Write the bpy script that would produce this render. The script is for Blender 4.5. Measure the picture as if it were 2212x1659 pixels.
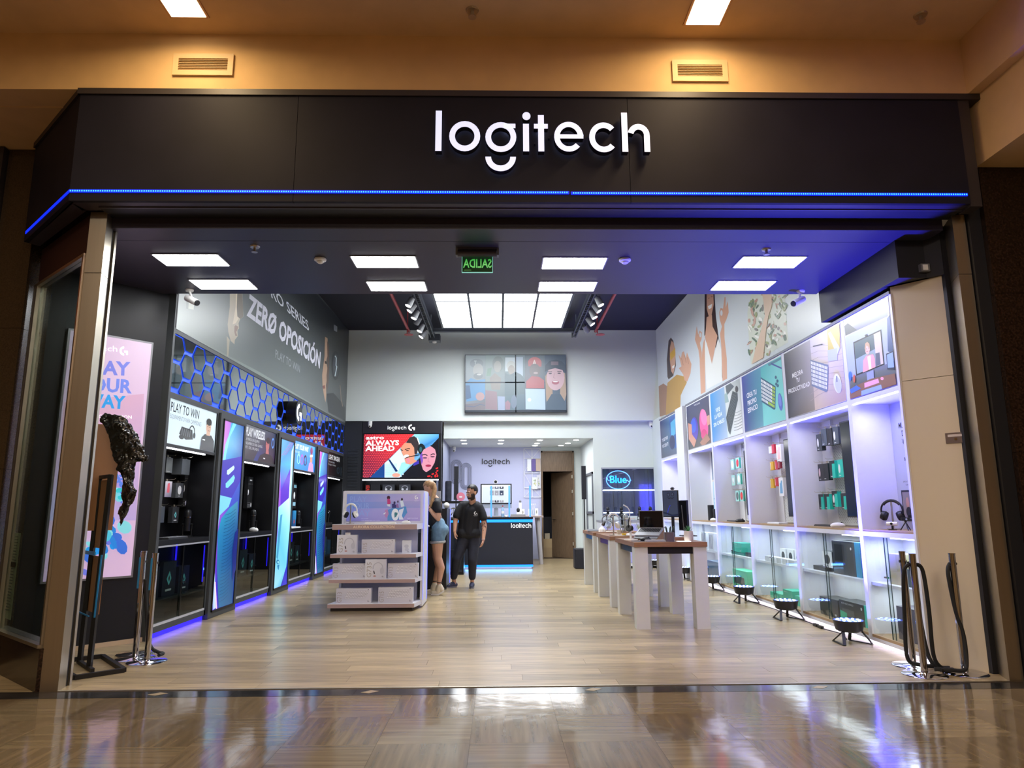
import bpy, bmesh, math, random
import numpy as np
from mathutils import Vector, Matrix
random.seed(7)
D = bpy.data
for o in list(D.objects): D.objects.remove(o)
SC = bpy.context.scene
COL = SC.collection
PI = math.pi
# ------------------------------------------------------------ camera
cd = D.cameras.new('camera'); cam = D.objects.new('camera', cd); COL.objects.link(cam)
cd.sensor_fit = 'HORIZONTAL'; cd.sensor_width = 36.0; cd.lens = 1498.53/2212*36; cd.clip_start = .05; cd.clip_end = 200
yaw, pit, rol = [math.radians(a) for a in (1.14871, 10.24275, -0.30674)]
fw = Vector((math.sin(yaw)*math.cos(pit), math.cos(yaw)*math.cos(pit), math.sin(pit)))
r0 = Vector((math.cos(yaw), -math.sin(yaw), 0)); u0 = r0.cross(fw)
rt = r0*math.cos(rol)+u0*math.sin(rol); up = -r0*math.sin(rol)+u0*math.cos(rol)
cam.matrix_world = Matrix(((rt.x, up.x, -fw.x, 0), (rt.y, up.y, -fw.y, 0), (rt.z, up.z, -fw.z, 1.32), (0, 0, 0, 1)))
SC.camera = cam
# ------------------------------------------------------------ world, exposure, mall lights
W = D.worlds.new('world'); SC.world = W; W.use_nodes = True
W.node_tree.nodes['Background'].inputs[0].default_value = (.9, .62, .38, 1)
W.node_tree.nodes['Background'].inputs[1].default_value = .05
SC.view_settings.view_transform = 'Standard'; SC.view_settings.look = 'None'
SC.view_settings.exposure = 0.0; SC.view_settings.gamma = 1; SC.view_settings.use_curve_mapping = False
def area(name, loc, size, power, col, rot=(0, 0, 0), spread=180, sy=None):
    l = D.lights.new(name, 'AREA'); l.energy = power; l.color = col; l.size = size; l.spread = math.radians(spread)
    if sy: l.shape = 'RECTANGLE'; l.size_y = sy
    o = D.objects.new(name, l); COL.objects.link(o); o.location = loc; o.rotation_euler = rot; return o
WARM = (1, .66, .34)
for x, y in ((-2.53, 4.55), (1.7, 4.6)): area('mall_lamp_light', (x, y, 5.27), .3, 26, (1, .70, .36), spread=170, sy=.9)
for x, y in ((-4, 0), (0, 0), (4, 0), (-2, -4), (2, -4)): area('mall_hall_light', (x, y, 5.2), 1.2, 155, (1, .84, .66))
# ------------------------------------------------------------ colour, materials
def L(c):
    if isinstance(c, str): c = tuple(int(c[i:i+2], 16) for i in (0, 2, 4))
    return tuple(((v/255)/12.92 if v/255 <= .04045 else ((v/255+.055)/1.055)**2.4) for v in c[:3])
MATS = {}
def mat(name, col=(200, 200, 200), rough=.5, metal=0., emit=0., ecol=None, noise=0., nscale=20., bump=0., spec=.5, coat=0., stretch=None, rnd=0., alpha=1.):
    if name in MATS: return MATS[name]
    m = D.materials.new(name); m.use_nodes = True; MATS[name] = m
    nt = m.node_tree; b = nt.nodes['Principled BSDF']; c = L(col)
    b.inputs['Base Color'].default_value = (*c, 1); b.inputs['Roughness'].default_value = rough; b.inputs['Metallic'].default_value = metal
    b.inputs['Specular IOR Level'].default_value = spec; b.inputs['Coat Weight'].default_value = coat; b.inputs['Coat Roughness'].default_value = .05
    if emit: b.inputs['Emission Color'].default_value = (*L(ecol or col), 1); b.inputs['Emission Strength'].default_value = emit
    if noise or bump or rnd:
        tc = nt.nodes.new('ShaderNodeTexCoord'); mp = nt.nodes.new('ShaderNodeMapping'); nz = nt.nodes.new('ShaderNodeTexNoise')
        nt.links.new(tc.outputs['Object'], mp.inputs[0]); nt.links.new(mp.outputs[0], nz.inputs['Vector'])
        nz.inputs['Scale'].default_value = nscale; nz.inputs['Detail'].default_value = 5
        if stretch: mp.inputs['Scale'].default_value = stretch
        if noise or rnd:
            mx = nt.nodes.new('ShaderNodeMix'); mx.data_type = 'RGBA'
            mx.inputs[6].default_value = (*[max(0, v*(1-noise)) for v in c], 1); mx.inputs[7].default_value = (*[min(1, v*(1+noise)) for v in c], 1)
            cr = nt.nodes.new('ShaderNodeMapRange'); cr.inputs[1].default_value = .32; cr.inputs[2].default_value = .68; nt.links.new(nz.outputs[0], cr.inputs[0])
            nt.links.new(cr.outputs[0], mx.inputs[0]); out = mx.outputs[2]
            if rnd:
                oi = nt.nodes.new('ShaderNodeObjectInfo'); mr = nt.nodes.new('ShaderNodeMapRange'); hs = nt.nodes.new('ShaderNodeHueSaturation')
                mr.inputs[3].default_value = 1-rnd; mr.inputs[4].default_value = 1+rnd
                nt.links.new(oi.outputs['Random'], mr.inputs[0]); nt.links.new(mr.outputs[0], hs.inputs['Value']); nt.links.new(out, hs.inputs['Color']); out = hs.outputs[0]
            nt.links.new(out, b.inputs['Base Color'])
        if bump:
            bp = nt.nodes.new('ShaderNodeBump'); bp.inputs['Strength'].default_value = bump; bp.inputs['Distance'].default_value = .01
            nt.links.new(nz.outputs[0], bp.inputs['Height']); nt.links.new(bp.outputs[0], b.inputs['Normal'])
    return m
def printmat(name, emit, rough=.45, spec=.4):
    m = mat(name, (255, 255, 255), rough, spec=spec); nt = m.node_tree; b = nt.nodes['Principled BSDF']
    a = nt.nodes.new('ShaderNodeAttribute'); a.attribute_name = 'Col'
    nt.links.new(a.outputs['Color'], b.inputs['Base Color'])
    if emit: nt.links.new(a.outputs['Color'], b.inputs['Emission Color']); b.inputs['Emission Strength'].default_value = emit
    return m
PRINT = printmat('printed_sheet', 0); PLIT = printmat('backlit_print', .62, .22, .5); PSCR = printmat('screen_picture', .34, .3, .4); PSOFT = printmat('lit_poster', .12, .3, .5)
def glassmat(name, tint=(235, 245, 242), base=.06, rough=.0):
    m = D.materials.new(name); m.use_nodes = True; MATS[name] = m; nt = m.node_tree; nt.nodes.clear()
    o = nt.nodes.new('ShaderNodeOutputMaterial'); t = nt.nodes.new('ShaderNodeBsdfTransparent'); g = nt.nodes.new('ShaderNodeBsdfGlossy'); x = nt.nodes.new('ShaderNodeMixShader')
    f = nt.nodes.new('ShaderNodeFresnel'); f.inputs[0].default_value = 1.45; ad = nt.nodes.new('ShaderNodeMath'); ad.operation = 'ADD'; ad.inputs[1].default_value = base; ad.use_clamp = True
    t.inputs[0].default_value = (*L(tint), 1); g.inputs['Roughness'].default_value = rough
    gm = nt.nodes.new('ShaderNodeNewGeometry'); iv = nt.nodes.new('ShaderNodeMath'); iv.operation = 'SUBTRACT'; iv.inputs[0].default_value = 1; ml = nt.nodes.new('ShaderNodeMath'); ml.operation = 'MULTIPLY'
    nt.links.new(gm.outputs['Backfacing'], iv.inputs[1]); nt.links.new(iv.outputs[0], ml.inputs[1]); nt.links.new(f.outputs[0], ad.inputs[0]); nt.links.new(ad.outputs[0], ml.inputs[0]); nt.links.new(ml.outputs[0], x.inputs[0]); nt.links.new(t.outputs[0], x.inputs[1]); nt.links.new(g.outputs[0], x.inputs[2]); nt.links.new(x.outputs[0], o.inputs[0]); return m
GLASS = glassmat('clear_glass', (248, 252, 252), .035); GLASSD = glassmat('dim_glass', (222, 230, 226), .05)
fasciaM = mat('black_fascia', (27, 26, 38), .6, spec=.22, noise=.12, nscale=3); blackM = mat('black_paint', (19, 20, 27), .55); blackL = mat('black_laminate', (13, 14, 18), .35); darkG = mat('charcoal_frame', (64, 68, 71), .5)
whiteL = mat('white_laminate', (226, 227, 230), .35); whiteW = mat('white_wall', (214, 222, 220), .7); creamW = mat('beige_plaster', (214, 178, 126), .85, noise=.05, nscale=4)
steelM = mat('brushed_steel', (196, 188, 172), .36, 1., noise=.03, nscale=30, stretch=(1, 1, .05)); chromeM = mat('chrome', (200, 200, 205), .08, 1.)
plasB = mat('black_plastic', (20, 21, 24), .4); plasW = mat('white_plastic', (232, 232, 230), .4); plasG = mat('grey_plastic', (110, 112, 116), .45); rubber = mat('black_rubber', (15, 15, 16), .7)
woodT = mat('table_wood', (146, 106, 76), .4, noise=.14, nscale=6, stretch=(1, 12, 12)); woodS = mat('counter_wood', (170, 142, 106), .5, noise=.1, nscale=6, stretch=(12, 1, 12))
tan = mat('cardboard', (176, 146, 108), .8, noise=.05, nscale=8)
LED_W = mat('white_led', (255, 255, 255), .5, emit=6, ecol=(235, 240, 255)); LED_B = mat('blue_led', (10, 20, 255), .5, emit=1.9, ecol=(8, 36, 255)); LED_C = mat('cyan_led', (60, 180, 255), .5, emit=2.0, ecol=(60, 190, 255)); LED_D = mat('deep_blue_led', (20, 20, 255), .5, emit=1.6, ecol=(45, 30, 255))
LED_S = mat('soft_blue_led', (90, 110, 255), .5, emit=1.3, ecol=(110, 120, 255)); PANEL = mat('lamp_diffuser', (255, 255, 255), .5, emit=22, ecol=(250, 250, 250)); GRIDP = mat('grid_diffuser', (255, 255, 255), .5, emit=7, ecol=(248, 252, 255))
LET_W = mat('lit_letter', (255, 255, 255), .4, emit=.88, ecol=(196, 212, 255))
# ------------------------------------------------------------ mesh builder
class MB:
    def __init__(s): s.v = []; s.f = []; s.m = []; s.c = None
    def add(s, vs, fs, m=0):
        n = len(s.v); s.v += [tuple(p) for p in vs]; s.f += [tuple(i+n for i in f) for f in fs]; s.m += [m]*len(fs); return s
    def box(s, x0, x1, y0, y1, z0, z1, m=0):
        return s.add([(x0, y0, z0), (x1, y0, z0), (x1, y1, z0), (x0, y1, z0), (x0, y0, z1), (x1, y0, z1), (x1, y1, z1), (x0, y1, z1)],
                     [(3, 2, 1, 0), (4, 5, 6, 7), (0, 1, 5, 4), (1, 2, 6, 5), (2, 3, 7, 6), (3, 0, 4, 7)], m)
    def rbox(s, x0, x1, y0, y1, z0, z1, r=.01, m=0, n=3):   # vertical-edge rounded box
        pts = []
        for cx, cy, a in ((x1-r, y1-r, 0), (x0+r, y1-r, 1), (x0+r, y0+r, 2), (x1-r, y0+r, 3)):
            for k in range(n+1): t = (a+k/n)*PI/2; pts.append((cx+r*math.cos(t), cy+r*math.sin(t)))
        return s.prism(pts, z0, z1, m)
    def prism(s, pts, z0, z1, m=0, fr=None):
        n = len(pts); vs = [(x, y, z0) for x, y in pts]+[(x, y, z1) for x, y in pts]
        if fr: vs = [tuple(fr[0]+fr[1]*p[0]+fr[2]*p[1]+fr[3]*p[2]) for p in vs]
        return s.add(vs, [tuple(range(n-1, -1, -1)), tuple(range(n, 2*n))]+[(i, (i+1) % n, n+(i+1) % n, n+i) for i in range(n)], m)
    def obox(s, c, size, R=None, m=0):
        b = MB().box(-size[0]/2, size[0]/2, -size[1]/2, size[1]/2, -size[2]/2, size[2]/2)
        R = R or Matrix.Identity(3); c = Vector(c)
        return s.add([tuple(c+R@Vector(p)) for p in b.v], b.f, m)
    def bar(s, a, b, w, h=None, m=0):
        a, b = Vector(a), Vector(b); d = b-a; q = d.to_track_quat('Y', 'Z').to_matrix()
        return s.obox((a+b)/2, (w, d.length, h or w), q, m)
    def cyl(s, a, b, r, r2=None, n=16, m=0, cap=True):
        a, b = Vector(a), Vector(b); q = (b-a).to_track_quat('Z', 'Y').to_matrix(); r2 = r if r2 is None else r2
        vs = []
        for c, rr in ((a, r), (b, r2)):
            for k in range(n): t = 2*PI*k/n; vs.append(tuple(c+q@Vector((rr*math.cos(t), rr*math.sin(t), 0))))
        fs = [(k, (k+1) % n, n+(k+1) % n, n+k) for k in range(n)]
        if cap: fs += [tuple(range(n-1, -1, -1)), tuple(range(n, 2*n))]
        return s.add(vs, fs, m)
    def tube(s, pts, r, n=8, m=0, closed=False):
        P = [Vector(p) for p in pts]; N = len(P); vs = []; rs = r if isinstance(r, (list, tuple)) else [r]*N
        up = None
        for i, p in enumerate(P):
            t = ((P[(i+1) % N]-P[i-1]) if closed else (P[min(i+1, N-1)]-P[max(i-1, 0)])).normalized()
            if up is None: up = t.orthogonal().normalized()
            up = (up-t*up.dot(t)).normalized(); w = t.cross(up)
            for k in range(n): a = 2*PI*k/n; vs.append(tuple(p+(up*math.cos(a)+w*math.sin(a))*rs[i]))
        fs = []
        for i in range(N if closed else N-1):
            j = (i+1) % N
            for k in range(n): fs.append((i*n+k, i*n+(k+1) % n, j*n+(k+1) % n, j*n+k))
        if not closed: fs += [tuple(range(n-1, -1, -1)), tuple((N-1)*n+k for k in range(n))]
        return s.add(vs, fs, m)
    def lathe(s, prof, c=(0, 0, 0), n=20, m=0, R=None):
        vs = []; c = Vector(c)
        for r, z in prof:
            for k in range(n): t = 2*PI*k/n; p = Vector((r*math.cos(t), r*math.sin(t), z)); vs.append(tuple(c+(R@p if R else p)))
        fs = [(i*n+k, i*n+(k+1) % n, (i+1)*n+(k+1) % n, (i+1)*n+k) for i in range(len(prof)-1) for k in range(n)]
        fs += [tuple(range(n-1, -1, -1)), tuple((len(prof)-1)*n+k for k in range(n))]
        return s.add(vs, fs, m)
    def ell(s, c, r, n=12, k=8, m=0, R=None):
        pr = [(max(.001, math.cos(-PI/2+PI*i/k)), math.sin(-PI/2+PI*i/k)) for i in range(k+1)]
        b = MB().lathe(pr, n=n); c = Vector(c); r = Vector(r)
        return s.add([tuple(c+((R@Vector((p[0]*r.x, p[1]*r.y, p[2]*r.z))) if R else Vector((p[0]*r.x, p[1]*r.y, p[2]*r.z)))) for p in b.v], b.f, m)
    def build(s, name, mats, parent=None, smooth=False, world=True, loc=None, bevel=0, **props):
        if not isinstance(mats, (list, tuple)): mats = [mats]
        me = D.meshes.new(name); vs = s.v
        if parent is not None and world:
            im = WM(parent).inverted(); vs = [tuple(im@Vector(p)) for p in vs]
        me.from_pydata(vs, [], s.f)
        for m in mats: me.materials.append(m)
        me.polygons.foreach_set('material_index', s.m)
        if smooth: me.polygons.foreach_set('use_smooth', [True]*len(s.f)); sharp(me)
        if s.c:
            ca = me.color_attributes.new('Col', 'FLOAT_COLOR', 'CORNER')
            ca.data.foreach_set('color', [x for f in s.c for c in f for x in (*c, 1.)])
        me.update()
        o = D.objects.new(name, me); COL.objects.link(o)
        if parent is not None: o.parent = parent
        if loc: o.location = loc
        if bevel:
            bm = o.modifiers.new('bevel', 'BEVEL'); bm.width = bevel; bm.segments = 2; bm.limit_method = 'ANGLE'
        for k, v in props.items(): o[k] = v
        return o
def sharp(me, ang=.7):
    try: me.set_sharp_from_angle(angle=ang)
    except Exception: pass
def WM(o):
    m = o.matrix_basis.copy()
    while o.parent: o = o.parent; m = o.matrix_basis@m
    return m
def thing(name, label, cat, loc=(0, 0, 0), rz=0, group=None):
    o = D.objects.new(name, None); COL.objects.link(o); o.empty_display_size = .1
    o.location = loc; o.rotation_euler = (0, 0, rz); o['label'] = label; o['category'] = cat
    if group: o['group'] = group
    return o
def tag(o, label, cat, group=None):
    o['label'] = label; o['category'] = cat
    if group: o['group'] = group
    return o
def struct(o): o['kind'] = 'structure'; return o
def dup(r, loc, rz=None, label=None, group=None):
    n = r.copy(); COL.objects.link(n); n.location = loc
    if rz is not None: n.rotation_euler = (0, 0, rz)
    if label: n['label'] = label
    if group: n['group'] = group
    for c in list(r.children):
        a = c.copy(); COL.objects.link(a); a.parent = n
        for g in list(c.children): b = g.copy(); COL.objects.link(b); b.parent = a
    return n
# ------------------------------------------------------------ lettering
TXT = {}
def text_mesh(s, bold=0.):
    k = (s, bold)
    if k not in TXT:
        cu = D.curves.new('t', 'FONT'); cu.body = s; cu.size = 1; cu.offset = bold; cu.resolution_u = 2; cu.dimensions = '2D'; cu.fill_mode = 'BOTH'
        o = D.objects.new('t', cu); COL.objects.link(o); bpy.context.view_layer.update()
        me = D.meshes.new_from_object(o.evaluated_get(bpy.context.evaluated_depsgraph_get()))
        vs = [(v.co.x, v.co.y) for v in me.vertices]; fs = [tuple(p.vertices) for p in me.polygons]
        D.objects.remove(o); D.curves.remove(cu); D.meshes.remove(me)
        x0 = min([v[0] for v in vs] or [0]); x1 = max([v[0] for v in vs] or [1])
        TXT[k] = ([((x-x0), y/.7) for x, y in vs], fs, x1-x0)
    return TXT[k]
def arc(cx, cy, rx, ry, ix, iy, a0, a1, n=28):
    q = []
    for k in range(n):
        t, u = [math.radians(a0+(a1-a0)*j/n) for j in (k, k+1)]
        q.append([(cx+rx*math.cos(t), cy+ry*math.sin(t)), (cx+rx*math.cos(u), cy+ry*math.sin(u)), (cx+ix*math.cos(u), cy+iy*math.sin(u)), (cx+ix*math.cos(t), cy+iy*math.sin(t))])
    return q
def rect(x0, x1, y0, y1): return [[(x0, y0), (x1, y0), (x1, y1), (x0, y1)]]
def word_glyphs(smile=True):   # y up, x-height bottom at 0, width 1880
    g = []
    g.append(rect(0, 54, 0, 342))
    g.append(arc(255, 126, 135, 128, 85, 80, 0, 360))
    a = arc(570, 120, 135, 127, 85, 80, 0, 360)+rect(600, 698, 196, 234)
    if smile: a += arc(568, -46, 133, 122, 83, 74, 180, 360, 18)
    g.append(a)
    g.append(rect(764, 816, 0, 234)+arc(795, 300, 36, 35, .1, .1, 0, 360, 20))
    g.append(rect(896, 948, 0, 310)+rect(860, 982, 194, 234))
    g.append(arc(1164, 126, 128, 127, 80, 82, 2, 318)+rect(1085, 1292, 110, 146))
    g.append(arc(1470, 122, 127, 127, 77, 80, 42, 318))
    g.append(rect(1630, 1682, 0, 334)+arc(1778, 140, 97, 98, 47, 50, 0, 165, 16)+rect(1824, 1875, 0, 140))
    return g
def g_mark():   # round G emblem in a unit square, y up
    q = arc(.5, .5, .5, .5, .27, .27, 85, 275, 16)
    return q+rect(.55, 1., .32, .54)+rect(.78, 1., .08, .54)
class Pic:
    """flat artwork laid on a real rectangle; quad = its four corners in the sketch the art was drawn in"""
    def __init__(s, O, U, V, w, h, quad=None, step=.0003):
        s.O, s.U, s.V = Vector(O), Vector(U), Vector(V); s.N = s.U.cross(s.V); s.w, s.h = w, h; s.mb = MB(); s.mb.c = []; s.k = 0; s.step = step; s.H = None
        if quad is not None:
            A = []; B = []
            for (x, y), (p, q) in zip(quad, ((0, 1), (1, 1), (1, 0), (0, 0))):
                A += [[x, y, 1, 0, 0, 0, -p*x, -p*y], [0, 0, 0, x, y, 1, -q*x, -q*y]]; B += [p, q]
            s.H = np.append(np.linalg.solve(np.array(A, float), np.array(B, float)), 1).reshape(3, 3)
    def m(s, p):
        if s.H is None: return p
        x, y, z = s.H@np.array((p[0], p[1], 1.)); return (x/z, y/z)
    def raw(s, pts, cols, k=None):
        P = [(p, c) for p, c in zip(pts, cols)]
        for ax, lim, sg in ((0, 0, 1), (0, 1, -1), (1, 0, 1), (1, 1, -1)):
            Q = []
            for i in range(len(P)):
                (a, ca), (b, cb) = P[i-1], P[i]; da, db = (a[ax]-lim)*sg, (b[ax]-lim)*sg
                if (da >= 0) != (db >= 0):
                    t = da/(da-db); Q.append(((a[0]+(b[0]-a[0])*t, a[1]+(b[1]-a[1])*t), tuple(x+(y-x)*t for x, y in zip(ca, cb))))
                if db >= 0: Q.append((b, cb))
            P = Q
            if len(P) < 3: return
        ar = sum(P[i-1][0][0]*P[i][0][1]-P[i][0][0]*P[i-1][0][1] for i in range(len(P)))
        if ar < 0: P = P[::-1]
        z = (s.k if k is None else k)*s.step
        s.mb.add([tuple(s.O+s.U*(p[0]*s.w)+s.V*(p[1]*s.h)+s.N*z) for p, c in P], [tuple(range(len(P)))]); s.mb.c.append([c for p, c in P])
    def poly(s, col, pts, cols=None):
        s.k += 1; c = [L(x) for x in cols] if cols else [L(col)]*len(pts)
        pts = [s.m(p) for p in pts]
        if len(pts) <= 4: s.raw(pts, c); return s
        from mathutils.geometry import tessellate_polygon
        for t in tessellate_polygon([[Vector((*p, 0)) for p in pts]]): s.raw([pts[i] for i in t], [c[i] for i in t])
        return s
    def multi(s, col, polys):
        s.k += 1; c = L(col)
        for p in polys: s.raw([s.m(q) for q in p], [c]*len(p))
        return s
    def ell(s, col, cx, cy, rx, ry, rot=0, n=18):
        ca, sa = math.cos(math.radians(rot)), math.sin(math.radians(rot))
        return s.poly(col, [(cx+rx*math.cos(t)*ca-ry*math.sin(t)*sa, cy+rx*math.cos(t)*sa+ry*math.sin(t)*ca) for t in [2*PI*k/n for k in range(n)]])
    def bg(s, *cols):   # 1 colour, or 4 corner colours TL TR BR BL
        s.k += 1; c = [L(x) for x in cols]*(4 if len(cols) == 1 else 1); s.raw([(0, 1), (1, 1), (1, 0), (0, 0)], c); return s
    def stroke(s, col, pts, w):
        s.k += 1; c = L(col)
        for a, b in zip(pts, pts[1:]):
            d = Vector((b[0]-a[0], b[1]-a[1]));
            if d.length < 1e-9: continue
            n = Vector((-d.y, d.x)).normalized()*w/2
            s.raw([s.m(p) for p in ((a[0]+n.x, a[1]+n.y), (b[0]+n.x, b[1]+n.y), (b[0]-n.x, b[1]-n.y), (a[0]-n.x, a[1]-n.y))], [c]*4)
        return s
    def place(s, col, vs, fs, W, bl, br, tl):   # glyph triangles with unit cap height onto a parallelogram given by three corners
        s.k += 1; c = L(col); b, r, t = [Vector(s.m(p)) for p in (bl, br, tl)]
        P = [b+(r-b)*(x/W)+(t-b)*y for x, y in vs]
        for f in fs: s.raw([tuple(P[i]) for i in f], [c]*len(f))
        return s
    def text(s, t, col, bl, br, tl, bold=0.):
        vs, fs, w = text_mesh(t, bold); return s.place(col, vs, fs, w, bl, br, tl)
    def lines(s, ts, col, x, y, h, gap, align=.5, bold=0., sq=1.):   # normalised coords; h = cap height share
        for i, t in enumerate(ts):
            vs, fs, w = text_mesh(t, bold); ww = w*h*s.h/s.w*1.0*sq/.7*.7; x0 = x-ww*align; yy = y-i*gap
            s.k += 1; c = L(col)
            for f in fs: s.raw([(x0+vs[j][0]/.7*h*s.h/s.w*sq, yy+vs[j][1]*h) for j in f], [c]*len(f))
        return s
    def word(s, col, bl, br, tl, smile=True):
        s.k += 1; c = L(col); b, r, t = [Vector(s.m(p)) for p in (bl, br, tl)]
        for g in word_glyphs(smile):
            for p in g: s.raw([tuple(b+(r-b)*(x/1875)+(t-b)*(y/342)) for x, y in p], [c]*len(p))
        return s
    def gm(s, col, bl, br, tl):
        s.k += 1; c = L(col); b, r, t = [Vector(s.m(p)) for p in (bl, br, tl)]
        for p in g_mark(): s.raw([tuple(b+(r-b)*x+(t-b)*y) for x, y in p], [c]*len(p))
        return s
    def fade(s, col, a):
        f = L(col); s.mb.c = [[tuple(x*(1-a)+y*a for x, y in zip(c, f)) for c in q] for q in s.mb.c]
    def build(s, name, m, parent=None, **k): return s.mb.build(name, m, parent, **k)
X_, Y_, Z_ = Vector((1, 0, 0)), Vector((0, 1, 0)), Vector((0, 0, 1))
# ============================================================ SETTING
XL, XR, YB = -3.617, 3.664, 16.39
marble = mat('striped_marble', (118, 102, 76), .1, noise=.3, nscale=2.6, stretch=(.5, 9, 1), rnd=.16, spec=.7)
marble2 = mat('striped_marble_turned', (110, 94, 70), .1, noise=.3, nscale=2.6, stretch=(9, .5, 1), rnd=.16, spec=.7)
for m_ in (marble, marble2):   # polished stone is slightly wavy
    nt = m_.node_tree; b = nt.nodes['Principled BSDF']; tc = nt.nodes.new('ShaderNodeNewGeometry'); n2 = nt.nodes.new('ShaderNodeTexNoise'); bp = nt.nodes.new('ShaderNodeBump')
    n2.inputs['Scale'].default_value = 2.3; n2.inputs['Detail'].default_value = 3; bp.inputs['Strength'].default_value = .11; bp.inputs['Distance'].default_value = .03
    nt.links.new(tc.outputs['Position'], n2.inputs['Vector']); nt.links.new(n2.outputs[0], bp.inputs['Height']); nt.links.new(bp.outputs[0], b.inputs['Normal'])
darkst = mat('dark_threshold_stone', (46, 45, 44), .1, noise=.5, nscale=5, bump=.03, rnd=.1)
granite = mat('brown_granite', (40, 28, 22), .16, noise=.75, nscale=60, rnd=.08)
granL = mat('brown_granite_side', (58, 46, 32), .25, noise=.22, nscale=90)
plankM = mat('oak_plank', (162, 144, 112), .28, noise=.32, nscale=2.6, stretch=(1, 20, 3), rnd=.25, spec=.45)
# mall floor: slab with marble tiles on it
mf = struct(MB().box(-12, 12, -12, 5.57, -.2, -.012).box(-12, -3.5, 5.57, 8, -.2, -.012).box(4.05, 12, 5.57, 8, -.2, -.012).build('floor', mat('floor_bed', (60, 50, 40), .6)))
S = .535; tmA = MB().box(-S/2+.0005, S/2-.0005, -S/2+.0005, S/2-.0005, -.012, 0).build('floor_tile', marble, mf, world=False); tmB = MB().box(-S/2+.0005, S/2-.0005, -S/2+.0005, S/2-.0005, -.012, 0).build('floor_tile', marble2, mf, world=False)
used = [0, 0]
for j in range(8):
    for i in range(-11, 12):
        k = (i+j) % 2; src = (tmA, tmB)[k]
        if used[k]: src = src.copy(); COL.objects.link(src)
        used[k] = 1
        src.location = (i*S+.1, 5.36-.007*0-S*(j+.5), 0)
MB().box(-12, 12, -12, 5.36-8*S, -.012, 0).box(-12, -11.5*S+.1, 5.36-8*S, 5.36, -.012, 0).box(11.5*S+.1, 12, 5.36-8*S, 5.36, -.012, 0).build('outer_paving', marble, mf, kind='stuff')
xs = -6.4; i = 0
while xs < 6.4:
    w = .89; MB().box(xs+.001, xs+w-.001, 5.361, 5.555, -.012, .001).build('border_slab', darkst, mf); xs += w
for x in (-2.5, -.95, .7, 2.4, 4.05):
    MB().add([(x-.065, 5.44, .0025), (x-.0, 5.415, .0025), (x+.065, 5.475, .0025), (x, 5.5, .0025), (x-.065, 5.44, 0), (x, 5.415, 0), (x+.065, 5.475, 0), (x, 5.5, 0)], [(0, 1, 2, 3), (4, 7, 6, 5), (0, 4, 5, 1), (1, 5, 6, 2), (2, 6, 7, 3), (3, 7, 4, 0)]).build('diamond_inlay', mat('cream_stone', (168, 150, 120), .15), mf)
MB().box(-3.3, 3.95, 5.555, 5.572, -.01, .006).build('threshold_strip', steelM, mf)
# shop floor planks
sf = struct(MB().box(-4.7, 4.15, 5.57, 19.3, -.2, -.004).box(1.0, 2.3, 19.3, 21.6, -.2, -.004).build('floor', mat('plank_bed', (90, 74, 58), .7)))
PW, PL = .19, 1.38; pm = MB().box(0, PL-.002, 0, PW-.0015, -.004, .002).build('floor_plank', plankM, sf, world=False); first = True; cnt = 0; rest = MB(); j = 0
while 5.573+j*PW < 19.25:
    y = 5.573+j*PW; off = (j*.53 % 1)*PL; x = -4.6-off
    while x < 4.1:
        lo = -4.65 if y < 7.6 else -3.7
        if x+PL > lo and x < 3.95:
            if cnt < 290:
                o = pm if first else pm.copy()
                if not first: COL.objects.link(o)
                first = False; o.location = (x, y, 0); cnt += 1
            else: rest.box(max(x, -4.05), min(x+PL-.002, 4.05), y, y+PW-.0015, -.004, .002)
        x += PL
    j += 1
rest.build('far_planks', mat('oak_plank_far', (162, 144, 112), .28, noise=.25, nscale=2.2, stretch=(1, 14, 3), spec=.4), sf, kind='stuff')
# mall shell
struct(MB().box(-12, 4.03, -12, 5.4, 5.32, 5.5).box(4.03, 12, -12, 5.4, 6, 6.2).build('ceiling', creamW))
struct(MB().box(-12, 4.03, 5.34, 5.55, 4.797, 5.32).build('wall_front', creamW))
struct(MB().box(4.024, 4.4, -12, 5.55, 4.8, 5.45).build('wall_right', creamW)); struct(MB().box(4.12, 12, -12, 5.55, 4.2, 4.8).build('wall_right_lower', creamW))
struct(MB().box(-12, -3.4, 5.55, 8, 4.797, 5.0).box(-3.4, 4.2, 5.55, 7.6, 5.0, 5.1).build('ceiling_side', creamW)); MB().box(-12, -3.7, 5.6, 5.615, 4.79, 4.798).build('trim_1', creamW, kind='structure')
struct(MB().box(-12, -12.2, -12, 8, 0, 6).box(12, 12.2, -12, 8, 0, 6).box(-12, 12, -12.2, -12, 0, 6).build('wall_hall', creamW))
g = thing('stone_cladding', 'dark brown granite slabs covering the mall wall right of the shopfront', 'stone cladding', (4.9, 5.5, 0))
for z0, z1 in ((0, .42), (.42, 1.75), (1.75, 3.07), (3.07, 4.2)):
    for x0, x1 in ((4.135, 5.05), (5.05, 6.0), (6.0, 7.2)): MB().box(x0+.0015, x1-.0015, 5.47, 5.6, z0+.0015, z1-.0015).build('granite_slab', granite, g)
MB().box(4.03, 4.135, 5.52, 5.7, 0, 4.79).box(4.13, 7.2, 5.6, 5.75, 0, 4.2).build('backing_strip', blackM, g)
g = thing('stone_column', 'narrow brown granite column left of the display window', 'column', (-4.6, 6.5, 0))
for z0, z1 in ((0, .4), (.4, 1.7), (1.7, 3.0), (3.0, 4.79)): MB().box(-4.75, -4.43, 6.33, 6.75, z0+.0015, z1-.0015).build('granite_slab', granL, g)
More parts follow.
